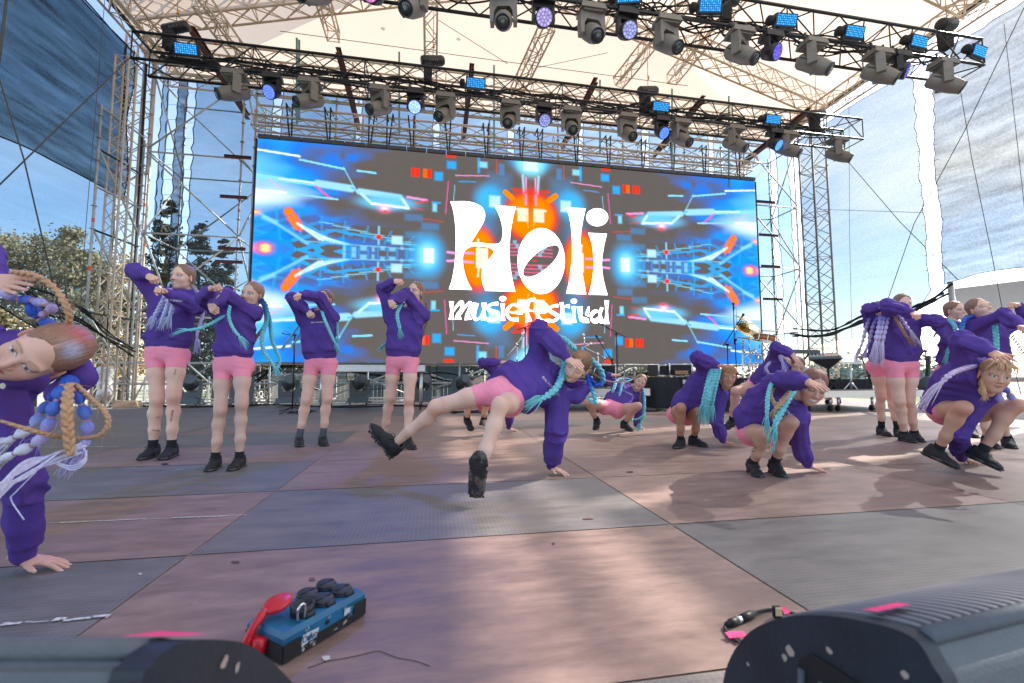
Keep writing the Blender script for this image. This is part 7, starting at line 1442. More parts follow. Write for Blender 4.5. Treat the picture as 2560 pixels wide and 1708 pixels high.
def p_second():
    Z = 3.45
    f = person('small dancer with bright cyan braids flung sideways, beside the tall one', dict(
        hip=(558, 912, 606, 912, Z, 0.0), sh=(552, 790, 633, 782, Z, .05), head=(631, 736, .02, (-.55, .10, -.80), (.12, .98, .05)),
        arm0=[(508, 748, -1), (527, 722, -1), (558, 709, -1), ('fist', (-.2, .8, -.4), False)],
        arm1=[(562, 734, -1), (528, 764, -1), (542, 786, -1), ('fist', (-.6, .3, -.6), True)],
        leg0=[(551, 1026, -1), (553, 1134, 1), (524, 1174, 0)], leg1=[(604, 1012, -1), (612, 1130, 1), (580, 1172, 0)]),
        1.42, hair=(.46, .28, .17), skin=(.66, .42, .33), legr=.95, sock=.03, hoodr=.86)
    r = f.root; d = depth(f.hc)
    braid(r, [at(652, 745, d), at(664, 765, d + .05), at(668, 800, d + .05), at(655, 840, d), at(660, 880, d), at(684, 912, d)], .018, [BLU, CY2, CY1, CY1], 'braid', .10, 2)
    braid(r, [at(650, 748, d), at(662, 770, d + .1), at(664, 810, d + .1), at(640, 845, d + .1), at(628, 872, d + .08)], .016, [(.40, .22, .12), (.42, .24, .14)], 'braid', .06, 5)
    braid(r, [at(650, 748, d), at(672, 790, d + .1), at(680, 850, d + .12), at(700, 902, d + .12), at(692, 920, d + .1)], .016, [BLU, CY1, CY1], 'braid', .06, 6)
    braid(r, [at(575, 765, d - .3), at(572, 790, d - .32), at(582, 820, d - .3), at(602, 845, d - .28)], .014, [CY2, CY1, CY1], 'braid', .09, 7)
    braid(r, [at(560, 790, d - .22), at(530, 808, d - .3), at(495, 822, d - .32), at(462, 826, d - .34)], .015, [CY2, CY1, CY1], 'braid', .10, 8)
p_second()
def p_third():
    Z = 4.55
    f = person('dancer hiding her face behind a raised forearm in front of the screen edge', dict(
        hip=(781, 908, 822, 908, Z, 0.0), sh=(760, 800, 830, 796, Z + .03, .05), head=(812, 748, .04, (-.5, .25, -.8), (.1, .98, .1)),
        arm0=[(730, 745, -1), (770, 779, -1), (783, 802, -1), ('fist', (-.5, .3, -.7), False)],
        arm1=[(800, 744, -1), (748, 736, -1), (734, 746, -1), ('fist', (-.3, .8, -.4), True)],
        leg0=[(766, 1000, -1), (757, 1085, 1), (751, 1114, 0)], leg1=[(818, 997, -1), (815, 1083, 1), (814, 1112, 0)]),
        1.50, hair=(.34, .18, .11), legr=1.06, sock=.06, sockmat=M_SOCKG)
    r = f.root; d = depth(f.hc)
    braid(r, [at(803, 775, d - .1), at(812, 800, d - .25), at(826, 832, d - .26), at(840, 862, d - .24)], .016, [CY1, CY1], 'braid', .09, 2)
    braid(r, [at(832, 790, d), at(843, 808, d - .02), at(844, 835, d - .04), at(843, 848, d - .04)], .014, [CY2, CY1], 'braid', .06, 3)
    braid(r, [at(760, 800, d + .1), at(742, 822, d + .12), at(722, 848, d + .1), at(712, 862, d + .1)], .014, [CY1, CY1], 'braid', .08, 4)
    braid(r, [at(762, 812, d + .1), at(750, 836, d + .1), at(734, 860, d + .08)], .014, [CY2, CY1], 'braid', .08, 5)
    mark(f, 'BALTONESES', 794, 806, .022, f.lat, f.su)
p_third()
def p_fourth():
    Z = 4.40
    f = person('standing dancer with one fist raised above her brow, cyan braid down her front', dict(
        hip=(985, 902, 1027, 902, Z, 0.0), sh=(978, 792, 1056, 786, Z, .05), head=(1038, 730, .05, (-.45, .2, -.8), (.12, .98, .05)),
        arm0=[(957, 722, -1), (988, 703, -1), (1012, 706, -1), ('fist', (-.2, .6, -.7), False)],
        arm1=[(1016, 736, -1), (976, 754, -1), (986, 772, -1), ('fist', (-.6, .2, -.7), True)],
        leg0=[(976, 994, -1), (965, 1086, 1), (962, 1112, 0)], leg1=[(1022, 1000, -1), (1024, 1096, 1), (1034, 1120, 0)]),
        1.56, hair=(.42, .25, .16), sock=.02)
    r = f.root; d = depth(f.hc)
    braid(r, [at(1004, 760, d - .2), at(993, 785, d - .3), at(998, 815, d - .3), at(1000, 828, d - .28)], .018, [CY1, CY1], 'braid', .08, 2)
    braid(r, [at(1064, 755, d), at(1070, 790, d), at(1064, 815, d), at(1058, 830, d)], .013, [(.30, .16, .10), (.33, .18, .11)], 'braid', .05, 3)
    braid(r, [at(980, 845, d), at(968, 855, d + .02), at(960, 862, d)], .014, [CY1, CY1], 'braid', .09, 4)
p_fourth()
def p_centre():
    f = person('dancer balancing on one hand with both legs kicked out, sole to the front', dict(
        hip=(1232, 978, 1284, 1004, 2.93, -.05), sh=(1346, 900, 1392, 990, 3.18, -.05), front=(0, 0, -1), head=(1444, 915, -.12, (-.34, -.30, -.88), (.52, .80, -.30)),
        arm0=[(1349, 824, -1), (1418, 896, -1), (1455, 920, -1), ('salute', (.15, .75, -.6), False)],
        arm1=[(1390, 1078, -1), (1377, 1168, -1, .045), (1425, 1186, 1, .008), ('flat', (0, 1, 0, 0), True)],
        leg0=[(1091, 1018, -1), (992, 1105, 1), (925, 1062, -1)], leg1=[(1250, 1014, -1), (1194, 1186, -1), (1200, 1132, -1)],
        footup=[(-.45, .75, -.3), (0, .25, 1)], hoodx=[((1412, 985, 3.13), (1440, 990, 3.12), .055, .055), ((1440, 990, 3.12), (1462, 970, 3.13), .055, .042), ((1430, 960, 3.22), (1462, 962, 3.2), .05, .045)], bow=(0, .02, 0)),
        1.56, closed=True, hair=(.30, .14, .07), hem=.16, sock=0, hairtint=[((.02, .02, .1), .05, (.40, .20, .10))], hs=1.04, nail=(.85, .8, .8), blush=.9, hoodr=1.08, armr=(1.05, 1.3), shoe=1.14)
    r = f.root; d = depth(f.hc)
    braid(r, [at(1404, 890, d + .16), at(1410, 915, d + .06), at(1404, 942, d - .04), at(1392, 968, d - .14), at(1368, 990, d - .20), at(1348, 998, d - .24)], .026, [CY1, CY2, CY1, CY1], 'braid', .14, 2, fuzz=40)
    braid(r, [at(1465, 885, d + .12), at(1484, 905, d + .14), at(1504, 930, d + .12), at(1506, 958, d + .1), at(1488, 962, d + .08), at(1472, 940, d + .08)], .024, [CY1, CY1, CY2, BLU, BLU], 'braid', .0, 3, fuzz=30)
    braid(r, [at(1466, 935, d + .08), at(1474, 960, d + .06), at(1484, 985, d + .04), at(1488, 1008, d + .04), at(1462, 990, d + .05)], .020, [BLU, BLU, CY2, CY1, CY1], 'braid', .0, 4)
    braid(r, [at(1440, 875, d + .14), at(1415, 850, d + .2), at(1395, 838, d + .24)], .024, [CY1, CY1], 'braid', .0, 5)
    braid(r, [at(1476, 930, d + .1), at(1500, 945, d + .1), at(1530, 955, d + .1), at(1556, 952, d + .12)], .007, [(.42, .2, .1), (.5, .25, .12)], 'braid', .05, 6)
    b = MB(); p = f.S + f.fr * .12 + f.su * .03
    b.tube(crom([at(1404, 962, d - .02), at(1410, 985, d - .1), at(1410, 1010, d - .12), at(1414, 1035, d - .1)]), .003, 5); b.build('drawstring', M_HOOD, r, True)
    mark(f, 'BALTONESES', 1377, 966, .030, f.lat, f.su)
    return f
fc = p_centre()
def p_behind():
    person('dancer half hidden behind the one balancing on her hand, palm on the floor', dict(
        hip=(1206, 1006, 1236, 1010, 5.15, 0), sh=(1236, 925, 1272, 968, 5.35, -.1), head=(1300, 935, -.05, (-.3, -.1, -.9), (.5, .85, 0)),
        arm0=[(1207, 906, -1), (1252, 906, -1), (1272, 905, -1), ('salute', (0, .8, -.5), False)],
        arm1=[(1276, 1020, -1), (1272, 1070, -1, .045), (1294, 1077, 1, .01), ('flat', (0, 1, 0, 0), True)],
        leg0=[(1168, 998, -1), (1168, 1046, 1), (1182, 1080, -1)], leg1=[(1214, 1000, -1), (1210, 1046, 1), (1206, 1062, -1)]), 1.45, vox=.011)
p_behind()
def p_crab():
    f = person('little dancer leaning back on one hand with bent knees, long cyan braids to the floor', dict(
        hip=(1514, 1016, 1548, 1026, 5.20, 0), sh=(1542, 962, 1590, 990, 5.48, -.05), head=(1600, 955, -.10, (.10, -.05, -.95), (.45, .88, .1)),
        arm0=[(1510, 944, 1), (1530, 938, -1), (1550, 938, -1), ('salute', (0, .8, -.5), False)],
        arm1=[(1597, 1026, 1), (1590, 1064, -1, .045), (1608, 1071, 1, .01), ('flat', (0, 1, 0, 0), True)],
        leg0=[(1468, 1005, -1), (1490, 1048, 1), (1488, 1078, -1)], leg1=[(1594, 1016, -1), (1562, 1056, 1), (1584, 1080, -1)]), 1.38, skin=(.64, .37, .28), hair=(.40, .20, .13), vox=.0095)
    r = f.root; d = depth(f.hc)
    braid(r, [at(1575, 948, d + .04), at(1545, 950, d - .02), at(1535, 970, d - .12), at(1530, 985, d - .12)], .022, [BLU, CY1, CY1], 'braid', .12, 2)
    braid(r, [at(1578, 950, d + .04), at(1556, 960, d - .05), at(1550, 985, d - .14), at(1540, 994, d - .14)], .016, [CY2, CY1], 'braid', .06, 3)
    braid(r, [at(1604, 965, d + .06), at(1610, 1000, d), at(1609, 1040, d), at(1600, 1062, d - .02)], .022, [BLU, CY2, CY1, CY1], 'braid', .08, 4)
    braid(r, [at(1600, 968, d + .06), at(1601, 985, d), at(1599, 1005, d)], .012, [(.3, .15, .09)] * 2, 'braid', .04, 5)
    braid(r, [at(1612, 1035, d), at(1598, 1046, d - .05), at(1580, 1050, d - .05)], .013, [CY1] * 2, 'braid', .04, 6)
    mark(f, 'BALTONESES', 1567, 981, .026, f.lat, f.su)
p_crab()
def p_tan():
    f = person('squatting dancer with tanned legs and blond fringe, thick cyan braid at her cheek', dict(
        hip=(1688, 1038, 1724, 1044, 4.52, .05), sh=(1762, 925, 1800, 985, 4.30, .0), front=(.5, -.2, -.8), head=(1820, 940, -.14, (.18, -.15, -.95), (.10, .98, -.12)),
        arm0=[(1742, 893, -1), (1796, 914, -1), (1830, 917, -1), ('salute', (.1, .8, -.3), False)],
        arm1=[(1790, 1052, 1), (1808, 1104, -1, .05), (1840, 1111, 1, .012), ('flat', (0, 1, 0, 0), True)],
        leg0=[(1704, 1030, -1), (1694, 1086, 1), (1690, 1118, 0)], leg1=[(1746, 1044, -1), (1728, 1092, 1), (1762, 1114, 0)], bow=(-.02, .05, 0)),
        1.44, skin=(.52, .26, .16), hair=(.62, .33, .14), hs=1.02, hoodr=1.05, hem=.08)
    r = f.root; d = depth(f.hc)
    for i, (dx, dz) in enumerate(((0, 0), (-12, .02), (9, .02), (-4, -.03))):
        braid(r, [at(1790 + dx, 925, d - .02), at(1782 + dx, 955, d - .12), at(1774 + dx, 990, d - .14 + dz), at(1770 + dx * 1.2, 1015, d - .12 + dz)], .022, [CY2, CY1, CY1], 'braid', .16, 20 + i, fuzz=24)
    b = MB()
    for i in range(20):
        if rng.random() < .35: continue
        q = V(-.055 + .075 * i / 19 + rng.normal() * .004, .085, .065); p0 = f.hc + f.HB @ (V(q[0] * .6, .05, .108) * f.hsc); p1 = f.hc + f.HB @ (V(q[0] * 1.3, .088, .06) * f.hsc); p2 = f.hc + f.HB @ (V(q[0] * 1.5 - .008, .092 - abs(q[0]) * .3, rng.uniform(.025, .05)) * f.hsc)
        b.tube(crom([p0, p1, p2], 3), [.004, .004, .0036, .003, .0024, .0014, .0006], 5, col=(.50, .26, .12))
    b.build('fringe', M_HAIRC, r, True, True)
p_tan()
def p_grin():
    f = person('grinning squatting dancer shading her eyes, cyan and copper braids crossing her chest', dict(
        hip=(1868, 1082, 1914, 1094, 3.28, .05), sh=(1938, 962, 1992, 1040, 3.02, .0), front=(.45, -.3, -.8), head=(2032, 966, -.12, (.28, -.38, -.88), (.28, .92, -.22)),
        arm0=[(1958, 950, -1), (2020, 955, -1), (2066, 976, -1), ('salute', (-.1, .85, -.2), False)],
        arm1=[(1998, 1102, 1), (2020, 1164, -1, .05), (2058, 1176, 1, .012), ('flat', (0, 1, 0, 0), True)],
        leg0=[(1918, 1082, -1), (1870, 1140, 1), (1898, 1188, 0)], leg1=[(1974, 1088, -1), (1924, 1142, 1), (1956, 1188, 0)], bow=(-.03, .05, .04)),
        1.46, smile=1.0, teeth=True, closed=True, hair=(.38, .16, .12), hem=.09, sock=.035, hoodr=1.08, skin=(.62, .36, .27), hs=1.12, sleeve=1)
    r = f.root; d = depth(f.hc)
    braid(r, [at(1972, 960, d + .05), at(1935, 955, d - .06), at(1921, 985, d - .16), at(1918, 1020, d - .2), at(1917, 1048, d - .2)], .015, [CY1, CY1], 'braid', .10, 2)
    braid(r, [at(1992, 965, d), at(1975, 990, d - .14), at(1958, 1020, d - .2), at(1940, 1055, d - .24), at(1936, 1075, d - .24)], .022, [BLU, CY1, CY1, CY1], 'braid', .12, 3, fuzz=24)
    braid(r, [at(1984, 970, d), at(1966, 992, d - .15), at(1942, 1018, d - .2), at(1935, 1030, d - .2)], .020, [BLO, BLO], 'braid', .05, 4)
    braid(r, [at(1940, 960, d + .04), at(1926, 985, d - .14), at(1938, 1012, d - .18), at(1950, 1032, d - .18)], .014, [BLO, BLO], 'braid', .04, 5)
    mark(f, 'BALTONESES', 1968, 1030, .030, f.lat, f.su); mark(f, 'Laura', 1888, 1122, .04, f.kn[0] * -1 + f.an[0], f.lat, 'skin', M_INK)
p_grin()
def p_lav():
    f = person('smiling dancer with pale lavender hair tail, one knee up behind the grinning one', dict(
        hip=(1884, 965, 1914, 975, 5.20, 0), sh=(1938, 890, 1972, 935, 4.92, 0), front=(.4, 0, -.9), head=(1992, 915, -.08, (.22, -.30, -.92), (.25, .95, -.1)),
        arm0=[(1940, 868, -1), (1982, 886, -1), (2002, 914, -1), ('salute', (.4, .6, -.5), False)],
        arm1=[(1975, 1010, 1), (1985, 1070, -1), (2000, 1080, -1), ('flat', (0, 1, 0, 0), True)],
        leg0=[(1838, 978, -1), (1830, 1050, 1), (1806, 1074, -1)], leg1=[(1930, 1010, -1), (1925, 1075, 1), (1935, 1090, -1)]), 1.52, smile=.9, teeth=True, closed=True, hair=(.33, .18, .12), skin=(.64, .38, .3), vox=.0095)
    r = f.root; d = depth(f.hc)
    braid(r, [at(1968, 905, d + .06), at(1950, 890, d - .1), at(1958, 910, d - .16)], .02, [LAV, LAV], 'hair_tail', .12, 2)
    braid(r, [at(1925, 905, d - .1), at(1915, 920, d - .12), at(1922, 935, d - .12)], .018, [LAV, LAV], 'hair_tail', .16, 3)
    braid(r, [at(1966, 905, d), at(1968, 922, d - .05), at(1966, 940, d - .06)], .014, [BLU, BLU], 'braid', .04, 4)
    braid(r, [at(1972, 910, d), at(1963, 930, d - .06), at(1962, 940, d - .06)], .014, [(.16, .08, .05)] * 2, 'braid', .04, 5)
p_lav()
def p_pairback():
    f = person('dancer standing behind another with bubble braids swinging, face mostly covered', dict(
        hip=(2192, 914, 2222, 914, 5.15, 0.05), sh=(2180, 812, 2224, 814, 5.1, .1), head=(2200, 776, -.02, (.3, 0, -.9), (0, 1, 0)),
        arm0=[(2168, 772, -1), (2205, 768, -1), (2222, 775, -1), ('fist', (0, .8, -.4), False)],
        arm1=[(2255, 800, -1), (2235, 840, -1), (2230, 855, -1), ('fist', (0, .5, -.8), True)],
        leg0=[(2203, 992, -1), (2190, 1062, 1), (2222, 1088, 0)], leg1=[(2226, 992, -1), (2230, 1066, 1), (2250, 1090, 0)]), 1.52, vox=.0095, sock=.06, hair=(.3, .17, .1))
    r = f.root; d = depth(f.hc) - .2
    for i, (x, c) in enumerate(((2160, LAV), (2176, LAV), (2200, (.6, .5, .8)), (2212, LAV))):
        braid(r, [at(x + 14, 795, d + .05), at(x + 5, 820, d), at(x - 2, 850, d - .02), at(x - 10, 872, d - .02)], .019, [(.14, .13, .55), c, c], 'bubble_braid', .15, 30 + i, bubble=True, tuftcol=(.66, .5, .75))
p_pairback()
def p_pairfront():
    f = person('standing dancer with folded raised arms and a fist beside her chin', dict(
        hip=(2234, 912, 2276, 912, 4.66, .02), sh=(2226, 804, 2286, 802, 4.62, .05), head=(2256, 760, .04, (.42, .0, -.88), (0, 1, 0)), front=(.35, 0, -.95),
        arm0=[(2218, 762, -1), (2282, 782, -1), (2304, 796, -1), ('fist', (.3, .6, -.7), False)],
        arm1=[(2346, 804, -1), (2298, 792, 1), (2290, 800, -1), ('fist', (.4, .4, -.8), True)],
        leg0=[(2248, 1002, -1), (2245, 1080, 1), (2284, 1104, 0)], leg1=[(2272, 1000, -1), (2271, 1076, 1), (2304, 1102, 0)]), 1.56, hair=(.36, .22, .13), sock=.02, legr=1.06)
    r = f.root; d = depth(f.hc) - .24
    braid(r, [at(2240, 785, d + .04), at(2256, 800, d), at(2268, 818, d - .02), at(2276, 828, d - .02)], .017, [(.15, .13, .55), LAV, LAV], 'bubble_braid', .16, 3, bubble=True, tuftcol=(.72, .66, .85))
    braid(r, [at(2236, 790, d + .05), at(2250, 815, d), at(2262, 835, d), at(2270, 845, d)], .018, [(.33, .18, .10), (.40, .22, .12)], 'hair_tail', .10, 4, tuftcol=(.40, .22, .12))
    for i, x in enumerate((2196, 2206, 2188)):
        braid(r, [at(x + 14, 790, d + .1), at(x + 8, 820, d + .05), at(x + 2, 845, d + .02), at(x, 860, d + .02)], .020, [(.14, .13, .55), LAV, (.66, .56, .82)], 'bubble_braid', .2, 12 + i, bubble=True, tuftcol=(.70, .60, .82))
p_pairfront()
def p_watch():
    f = person('smiling dancer in profile behind the others with pale cyan braids over her shoulder', dict(
        hip=(2370, 928, 2396, 930, 5.0, .1), sh=(2364, 826, 2398, 822, 4.95, .15), head=(2386, 776, .0, (.80, .05, -.55), (-.05, 1, 0)), front=(.7, 0, -.7),
        arm0=[(2374, 852, -1), (2402, 836, 1), (2418, 830, 1), ('claw', (.3, .8, -.4), False)],
        arm1=[(2412, 850, -1), (2430, 830, 1), (2440, 820, 1), ('claw', (.3, .8, -.4), True)],
        leg0=[(2380, 1004, -1), (2402, 1070, 1), (2430, 1090, 0)], leg1=[(2400, 1004, -1), (2412, 1072, 1), (2440, 1092, 0)]), 1.52, smile=.9, teeth=True, vox=.0095, hair=(.45, .25, .16))
    r = f.root; d = depth(f.hc)
    braid(r, [at(2372, 800, d - .05), at(2386, 815, d - .18), at(2392, 840, d - .24), at(2386, 862, d - .24)], .024, [CY2, CY1, (.4, .72, .68)], 'braid', .10, 2)
    braid(r, [at(2378, 862, d - .24), at(2372, 872, d - .26), at(2368, 885, d - .26)], .018, [CY1, CY1], 'braid', .12, 3)
p_watch()
def p_shout():
    f = person('laughing dancer thrusting her elbow forward, blue braid behind her shoulder', dict(
        hip=(2454, 925, 2490, 925, 4.42, .02), sh=(2432, 818, 2500, 822, 4.38, .05), head=(2448, 772, .0, (.62, .35, -.70), (-.30, .92, .0)), front=(.5, 0, -.85),
        arm0=[(2505, 786, -1), (2553, 816, -1), (2566, 822, -1), ('fist', (.3, .6, -.7), False)],
        arm1=[(2580, 800, 1), (2545, 762, -1), (2520, 757, -1), ('fist', (0, .8, -.5), True)],
        leg0=[(2456, 1012, -1), (2450, 1090, 1), (2490, 1118, 0)], leg1=[(2486, 1006, -1), (2498, 1094, 1), (2532, 1118, 0)]), 1.60, smile=.8, teeth=True, closed=True, hair=(.45, .27, .18), sock=.02)
    r = f.root; d = depth(f.hc)
    braid(r, [at(2432, 790, d), at(2410, 800, d - .05), at(2404, 825, d - .06), at(2401, 842, d - .06)], .022, [BLU, (.03, .15, .6), CY2], 'braid', .0, 2)
    braid(r, [at(2486, 812, d - .2), at(2490, 840, d - .24), at(2491, 865, d - .24), at(2493, 880, d - .24)], .022, [CY2, CY1, CY1], 'braid', .10, 3)
p_shout()
def p_right():
    f = person('fair-haired dancer squatting low with spread fingers over her head and lavender tuft', dict(
        hip=(2348, 1028, 2392, 1044, 3.42, .05), sh=(2414, 930, 2456, 985, 3.10, .0), front=(.4, -.3, -.85), head=(2486, 938, -.16, (.34, -.12, -.93), (.20, .96, -.1)),
        arm0=[(2402, 850, -1), (2482, 882, -1), (2522, 905, -1), ('flat', (.0, .80, -.45), False)],
        arm1=[(2395, 1080, 1), (2404, 1146, 1, .05), (2430, 1156, 1, .012), ('flat', (0, 1, 0, 0), True)],
        leg0=[(2408, 1020, -1), (2346, 1122, 1), (2404, 1176, -1)], leg1=[(2540, 1014, -1), (2456, 1126, 1), (2512, 1180, -1)], bow=(-.02, .06, .02),
        footup=[(.35, .8, .1), (.35, .8, .1)]),
        1.55, skin=(.64, .36, .25), hair=(.70, .42, .22), hs=1.04, sock=.03, hem=.06, hoodr=1.06, blush=.4)
    r = f.root; d = depth(f.hc)
    braid(r, [at(2440, 915, d + .1), at(2415, 920, d - .02), at(2378, 935, d - .1), at(2345, 965, d - .08)], .020, [(.15, .13, .5), (.7, .5, .75), (.75, .6, .8)], 'hair_tail', .2, 2, tuftcol=(.75, .6, .8))
    braid(r, [at(2488, 965, d + .08), at(2496, 985, d + .04), at(2500, 1005, d + .04)], .024, [(.1, .12, .6), (.2, .2, .7), LAV], 'bubble_braid', .0, 3, bubble=True)
    braid(r, [at(2500, 965, d + .08), at(2518, 978, d + .06), at(2528, 995, d + .06), at(2528, 1004, d + .06)], .022, [(.1, .12, .6), (.2, .2, .7), LAV], 'bubble_braid', .0, 4, bubble=True)
    braid(r, [at(2456, 945, d + .02), at(2460, 975, d - .02), at(2462, 995, d - .02)], .012, [(.70, .42, .22)] * 2, 'hair_tail', .03, 5)
    b = MB()
    for i in range(30):
        if rng.random() < .3: continue
        q = -.055 + .11 * i / 29 + rng.normal() * .003; p0 = f.hc + f.HB @ (V(q * .5, .04, .112) * f.hsc); p1 = f.hc + f.HB @ (V(q * 1.3, .088, .062) * f.hsc); p2 = f.hc + f.HB @ (V(q * 1.55 + .006, .092 - abs(q) * .35, rng.uniform(.008, .045)) * f.hsc)
        b.tube(crom([p0, p1, p2], 3), [.004, .004, .0036, .003, .0024, .0014, .0006], 5, col=(.62, .38, .20))
    b.build('fringe', M_HAIRC, r, True, True)
p_right()
def p_near():
    f = person('blond dancer bent over sideways in front, blue bubble braids and plaits swinging, hand on floor', dict(
        hip=(-330, 905, -290, 1055, 1.62, -.05), sh=(-95, 820, 0, 1020, 1.52, -.05), front=(.1, 0, -1), hoodx=[((150, 985, 1.45), (205, 945, 1.47), .035, .034), ((205, 942, 1.47), (216, 908, 1.52), .027, .016)], head=(112, 882, -.14, (-.60, -.22, -.78), (.74, .42, -.50)),
        arm0=[(-60, 640, -1), (-18, 705, -1), (68, 715, -1), ('salute', (-.1, .3, -.95), False)],
        arm1=[(55, 1210, -1), (58, 1395, 1, .05), (165, 1408, 1, .012), ('flat', (0, 1, 0, 0), True)],
        leg0=[(-620, 1100, -1), (-700, 1350, 1), (-640, 1450, -1)], leg1=[(-480, 1300, -1), (-560, 1500, 1), (-500, 1600, -1)]),
        1.58, closed=False, hair=(.50, .27, .17), hs=1.04, vox=.007, hairtint=[((-.03, .03, .10), .028, (.40, .45, .60)), ((.01, -.01, .12), .035, (.48, .12, .12))], skin=(.70, .42, .33), blush=.9, hem=.1)
    r = f.root; d = depth(f.hc)
    tie = at(178, 940, d + .03)
    braid(r, [tie, at(152, 975, d - .02), at(138, 1010, d - .04), at(126, 1050, d - .04), at(104, 1094, d - .05), at(80, 1114, d - .05), at(40, 1132, d - .06), at(0, 1152, d - .06)], .0175, [BLU, (.03, .12, .55), (.1, .2, .65), LAV, WHT, WHT], 'bubble_braid', .1, 2, bubble=True)
    braid(r, [tie, at(140, 985, d + .02), at(118, 1012, d + .02), at(84, 1062, d + .02), at(50, 1086, d), at(10, 1108, d)], .017, [BLU, BLU, (.12, .2, .65), WHT, WHT], 'bubble_braid', .1, 3, bubble=True)
    braid(r, [tie, at(186, 978, d + .02), at(198, 1000, d + .02), at(210, 1028, d + .02), at(218, 1064, d + .02), at(217, 1100, d + .02), at(200, 1125, d)], .0175, [BLU, BLU, (.1, .2, .7), (.35, .35, .8), LAV], 'bubble_braid', .08, 4, bubble=True)
    braid(r, [at(172, 960, d), at(168, 1010, d - .04), at(170, 1070, d - .05), at(177, 1140, d - .05)], .0155, [BLO, (.56, .32, .17), (.56, .32, .17)], 'plait', .0, 5, fuzz=30)
    braid(r, [at(184, 955, d + .02), at(222, 992, d + .03), at(262, 1030, d + .03), at(270, 1062, d + .03), at(245, 1090, d + .02), at(180, 1095, d), at(100, 1082, d - .1), at(0, 1052, d - .16)], .0105, [BLO, (.60, .36, .2), BLO], 'plait', .0, 6, fuzz=20)
    braid(r, [at(30, 680, d - .02), at(90, 690, d - .02), at(140, 725, d), at(168, 770, d), at(172, 805, d + .02), at(150, 822, d + .03)], .0125, [BLO, (.56, .32, .17)], 'plait', .0, 7, fuzz=30)
    braid(r, [at(0, 728, d - .03), at(40, 746, d), at(80, 752, d), at(118, 762, d), at(128, 775, d + .02), at(100, 788, d + .02)], .016, [LAV, BLU, LAV, LAV], 'bubble_braid', .0, 8, bubble=True)
    braid(r, [at(70, 760, d), at(92, 790, d + .02), at(110, 805, d + .03), at(150, 815, d + .05)], .018, [BLU, BLU, (.1, .2, .6)], 'bubble_braid', .0, 9, bubble=True)
    b = MB()
    for i in range(16):
        o = rng.normal(size=2) * 7
        b.tube(crom([at(205 + o[0], 1120 + o[1], d), at(140 + o[1], 1140 + o[0], d - .05), at(60, 1175 + o[1] * 1.6, d - .12), at(-20, 1235 + o[0] * 2, d - .2)]), .0035, 5, col=(.66, .64, .85))
    for i in range(3): b.tube(crom([at(205, 1115 + 4 * i, d), at(215, 1140 + 6 * i, d - .02), at(180, 1165 + 5 * i, d - .04), at(120, 1150, d - .06)]), .0025, 5, col=(.7, .68, .88))
    b.tube(crom([at(90, 1180, d - .1), at(40, 1230, d - .12), at(28, 1250, d - .12), at(60, 1300, d - .12)]), .0018, 5, col=(.7, .68, .88)); b.build('hair_tail', M_BRAID, r, True, True)
    b = MB(); q = f.S + f.su * .05 * f.H + f.fr * .07 * f.H
    b.lathe([(.005, 0), (.009, 0), (.009, .002), (.005, .002)], at(8, 965, d - .06), -FW, 14); b.build('eyelet', M_CHROME, r)
p_near()
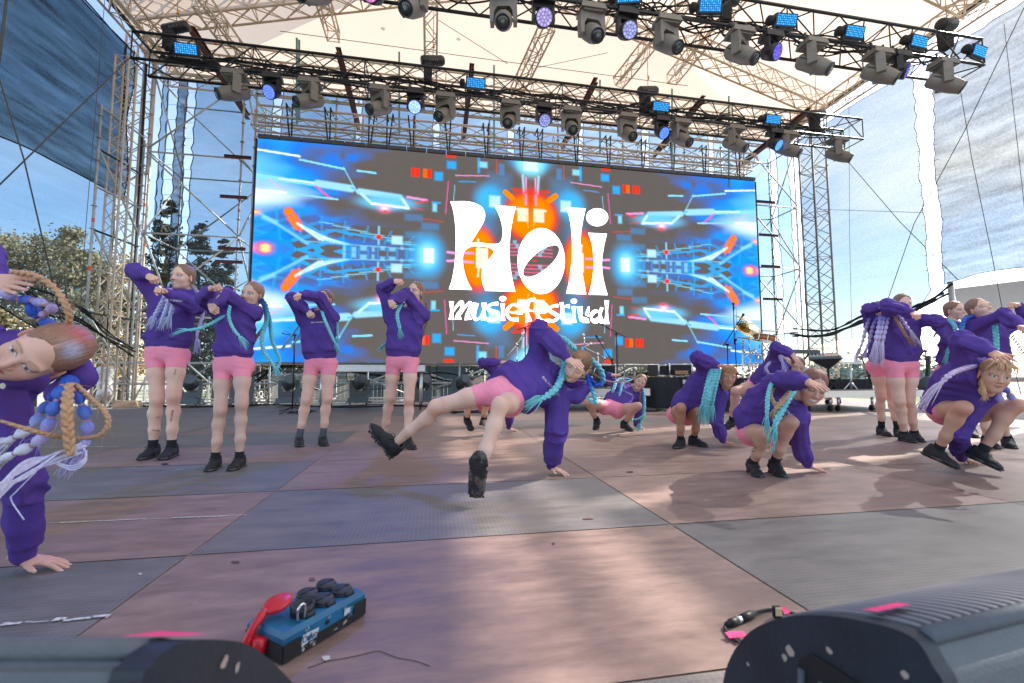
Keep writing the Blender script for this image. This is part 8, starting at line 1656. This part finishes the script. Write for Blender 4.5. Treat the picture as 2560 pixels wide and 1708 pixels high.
def p_child():
    M_WH = mat('white_overall_splashed', (.72, .68, .66), .9, var=.1, vscale=6, dirt=((.85, .28, .20), 3.4, .60))
    M_STR = bpy.data.materials.new('striped_sleeve'); M_STR.use_nodes = True; t = M_STR.node_tree; bs = t.nodes['Principled BSDF']; bs.inputs['Roughness'].default_value = .9
    wv = t.nodes.new('ShaderNodeTexWave'); wv.bands_direction = 'Z'; wv.inputs['Scale'].default_value = 9; wv.inputs['Distortion'].default_value = .4; cc = t.nodes.new('ShaderNodeTexCoord'); cr = t.nodes.new('ShaderNodeValToRGB'); cr.color_ramp.interpolation = 'CONSTANT'; cr.color_ramp.elements[0].color = (.22, .02, .03, 1); cr.color_ramp.elements[1].color = (.75, .70, .68, 1); cr.color_ramp.elements[1].position = .5
    t.links.new(cc.outputs['Object'], wv.inputs['Vector']); t.links.new(wv.outputs['Fac'], cr.inputs[0]); t.links.new(cr.outputs[0], bs.inputs['Base Color'])
    Z = depth(onY(262, 960, 11.0)); H = 1.13
    f = person('small child in orange-stained white overalls and striped sleeves, standing at the back', dict(
        hip=(257, 962, 268, 962, Z, 0), sh=(253, 922, 275, 922, Z, 0), head=(263, 900, -.02, (.05, 0, -1), (0, 1, 0)),
        arm0=[(247, 938, 1), (257, 950, -1), (262, 951, -1), ('claw', (0, .6, -.8), False)], arm1=[(281, 938, 1), (270, 949, -1), (264, 951, -1), ('claw', (0, .6, -.8), True)],
        leg0=[(254, 983, -1), (250, 1003, 1), (248, 1009, -1)], leg1=[(270, 983, -1), (273, 1003, 1), (275, 1009, -1)]),
        H, skin=(.62, .33, .24), hair=(.42, .14, .06), hs=1.25, outfit=False, cat='child', group='child at the back of the stage', vox=.01)
    r = f.root; s = SDF(f.P - .75, f.P + .75, .011)
    for t_ in np.linspace(-.05, .95, 7): a = f.hip[0] * (1 - t_) + f.sh[0] * t_; c = f.hip[1] * (1 - t_) + f.sh[1] * t_; s.cone(a, c, .075, .07, .03)
    for i in (0, 1): s.cone(f.hip[i], f.kn[i], .085, .08, .04); s.cone(f.kn[i], f.an[i] + V(0, 0, .02), .08, .085, .03)
    v, q = s.mesh(); v = smoothv(v, q, 1, .5); n = vnormals(v, q); v = v + n * ((vnoise(v * 18, 3) - .5) * .02)[:, None]; mesh_obj('overalls', v, q, M_WH, r, True); s = SDF(f.P - .3, f.P + .75, .010)
    for i in (0, 1): s.cone(f.sh[i], f.el[i], .045, .04, .02); s.cone(f.el[i], f.wr[i], .04, .032, .02)
    v, q = s.mesh(); mesh_obj('striped_sleeves', v, q, M_STR, r, True)
p_child()
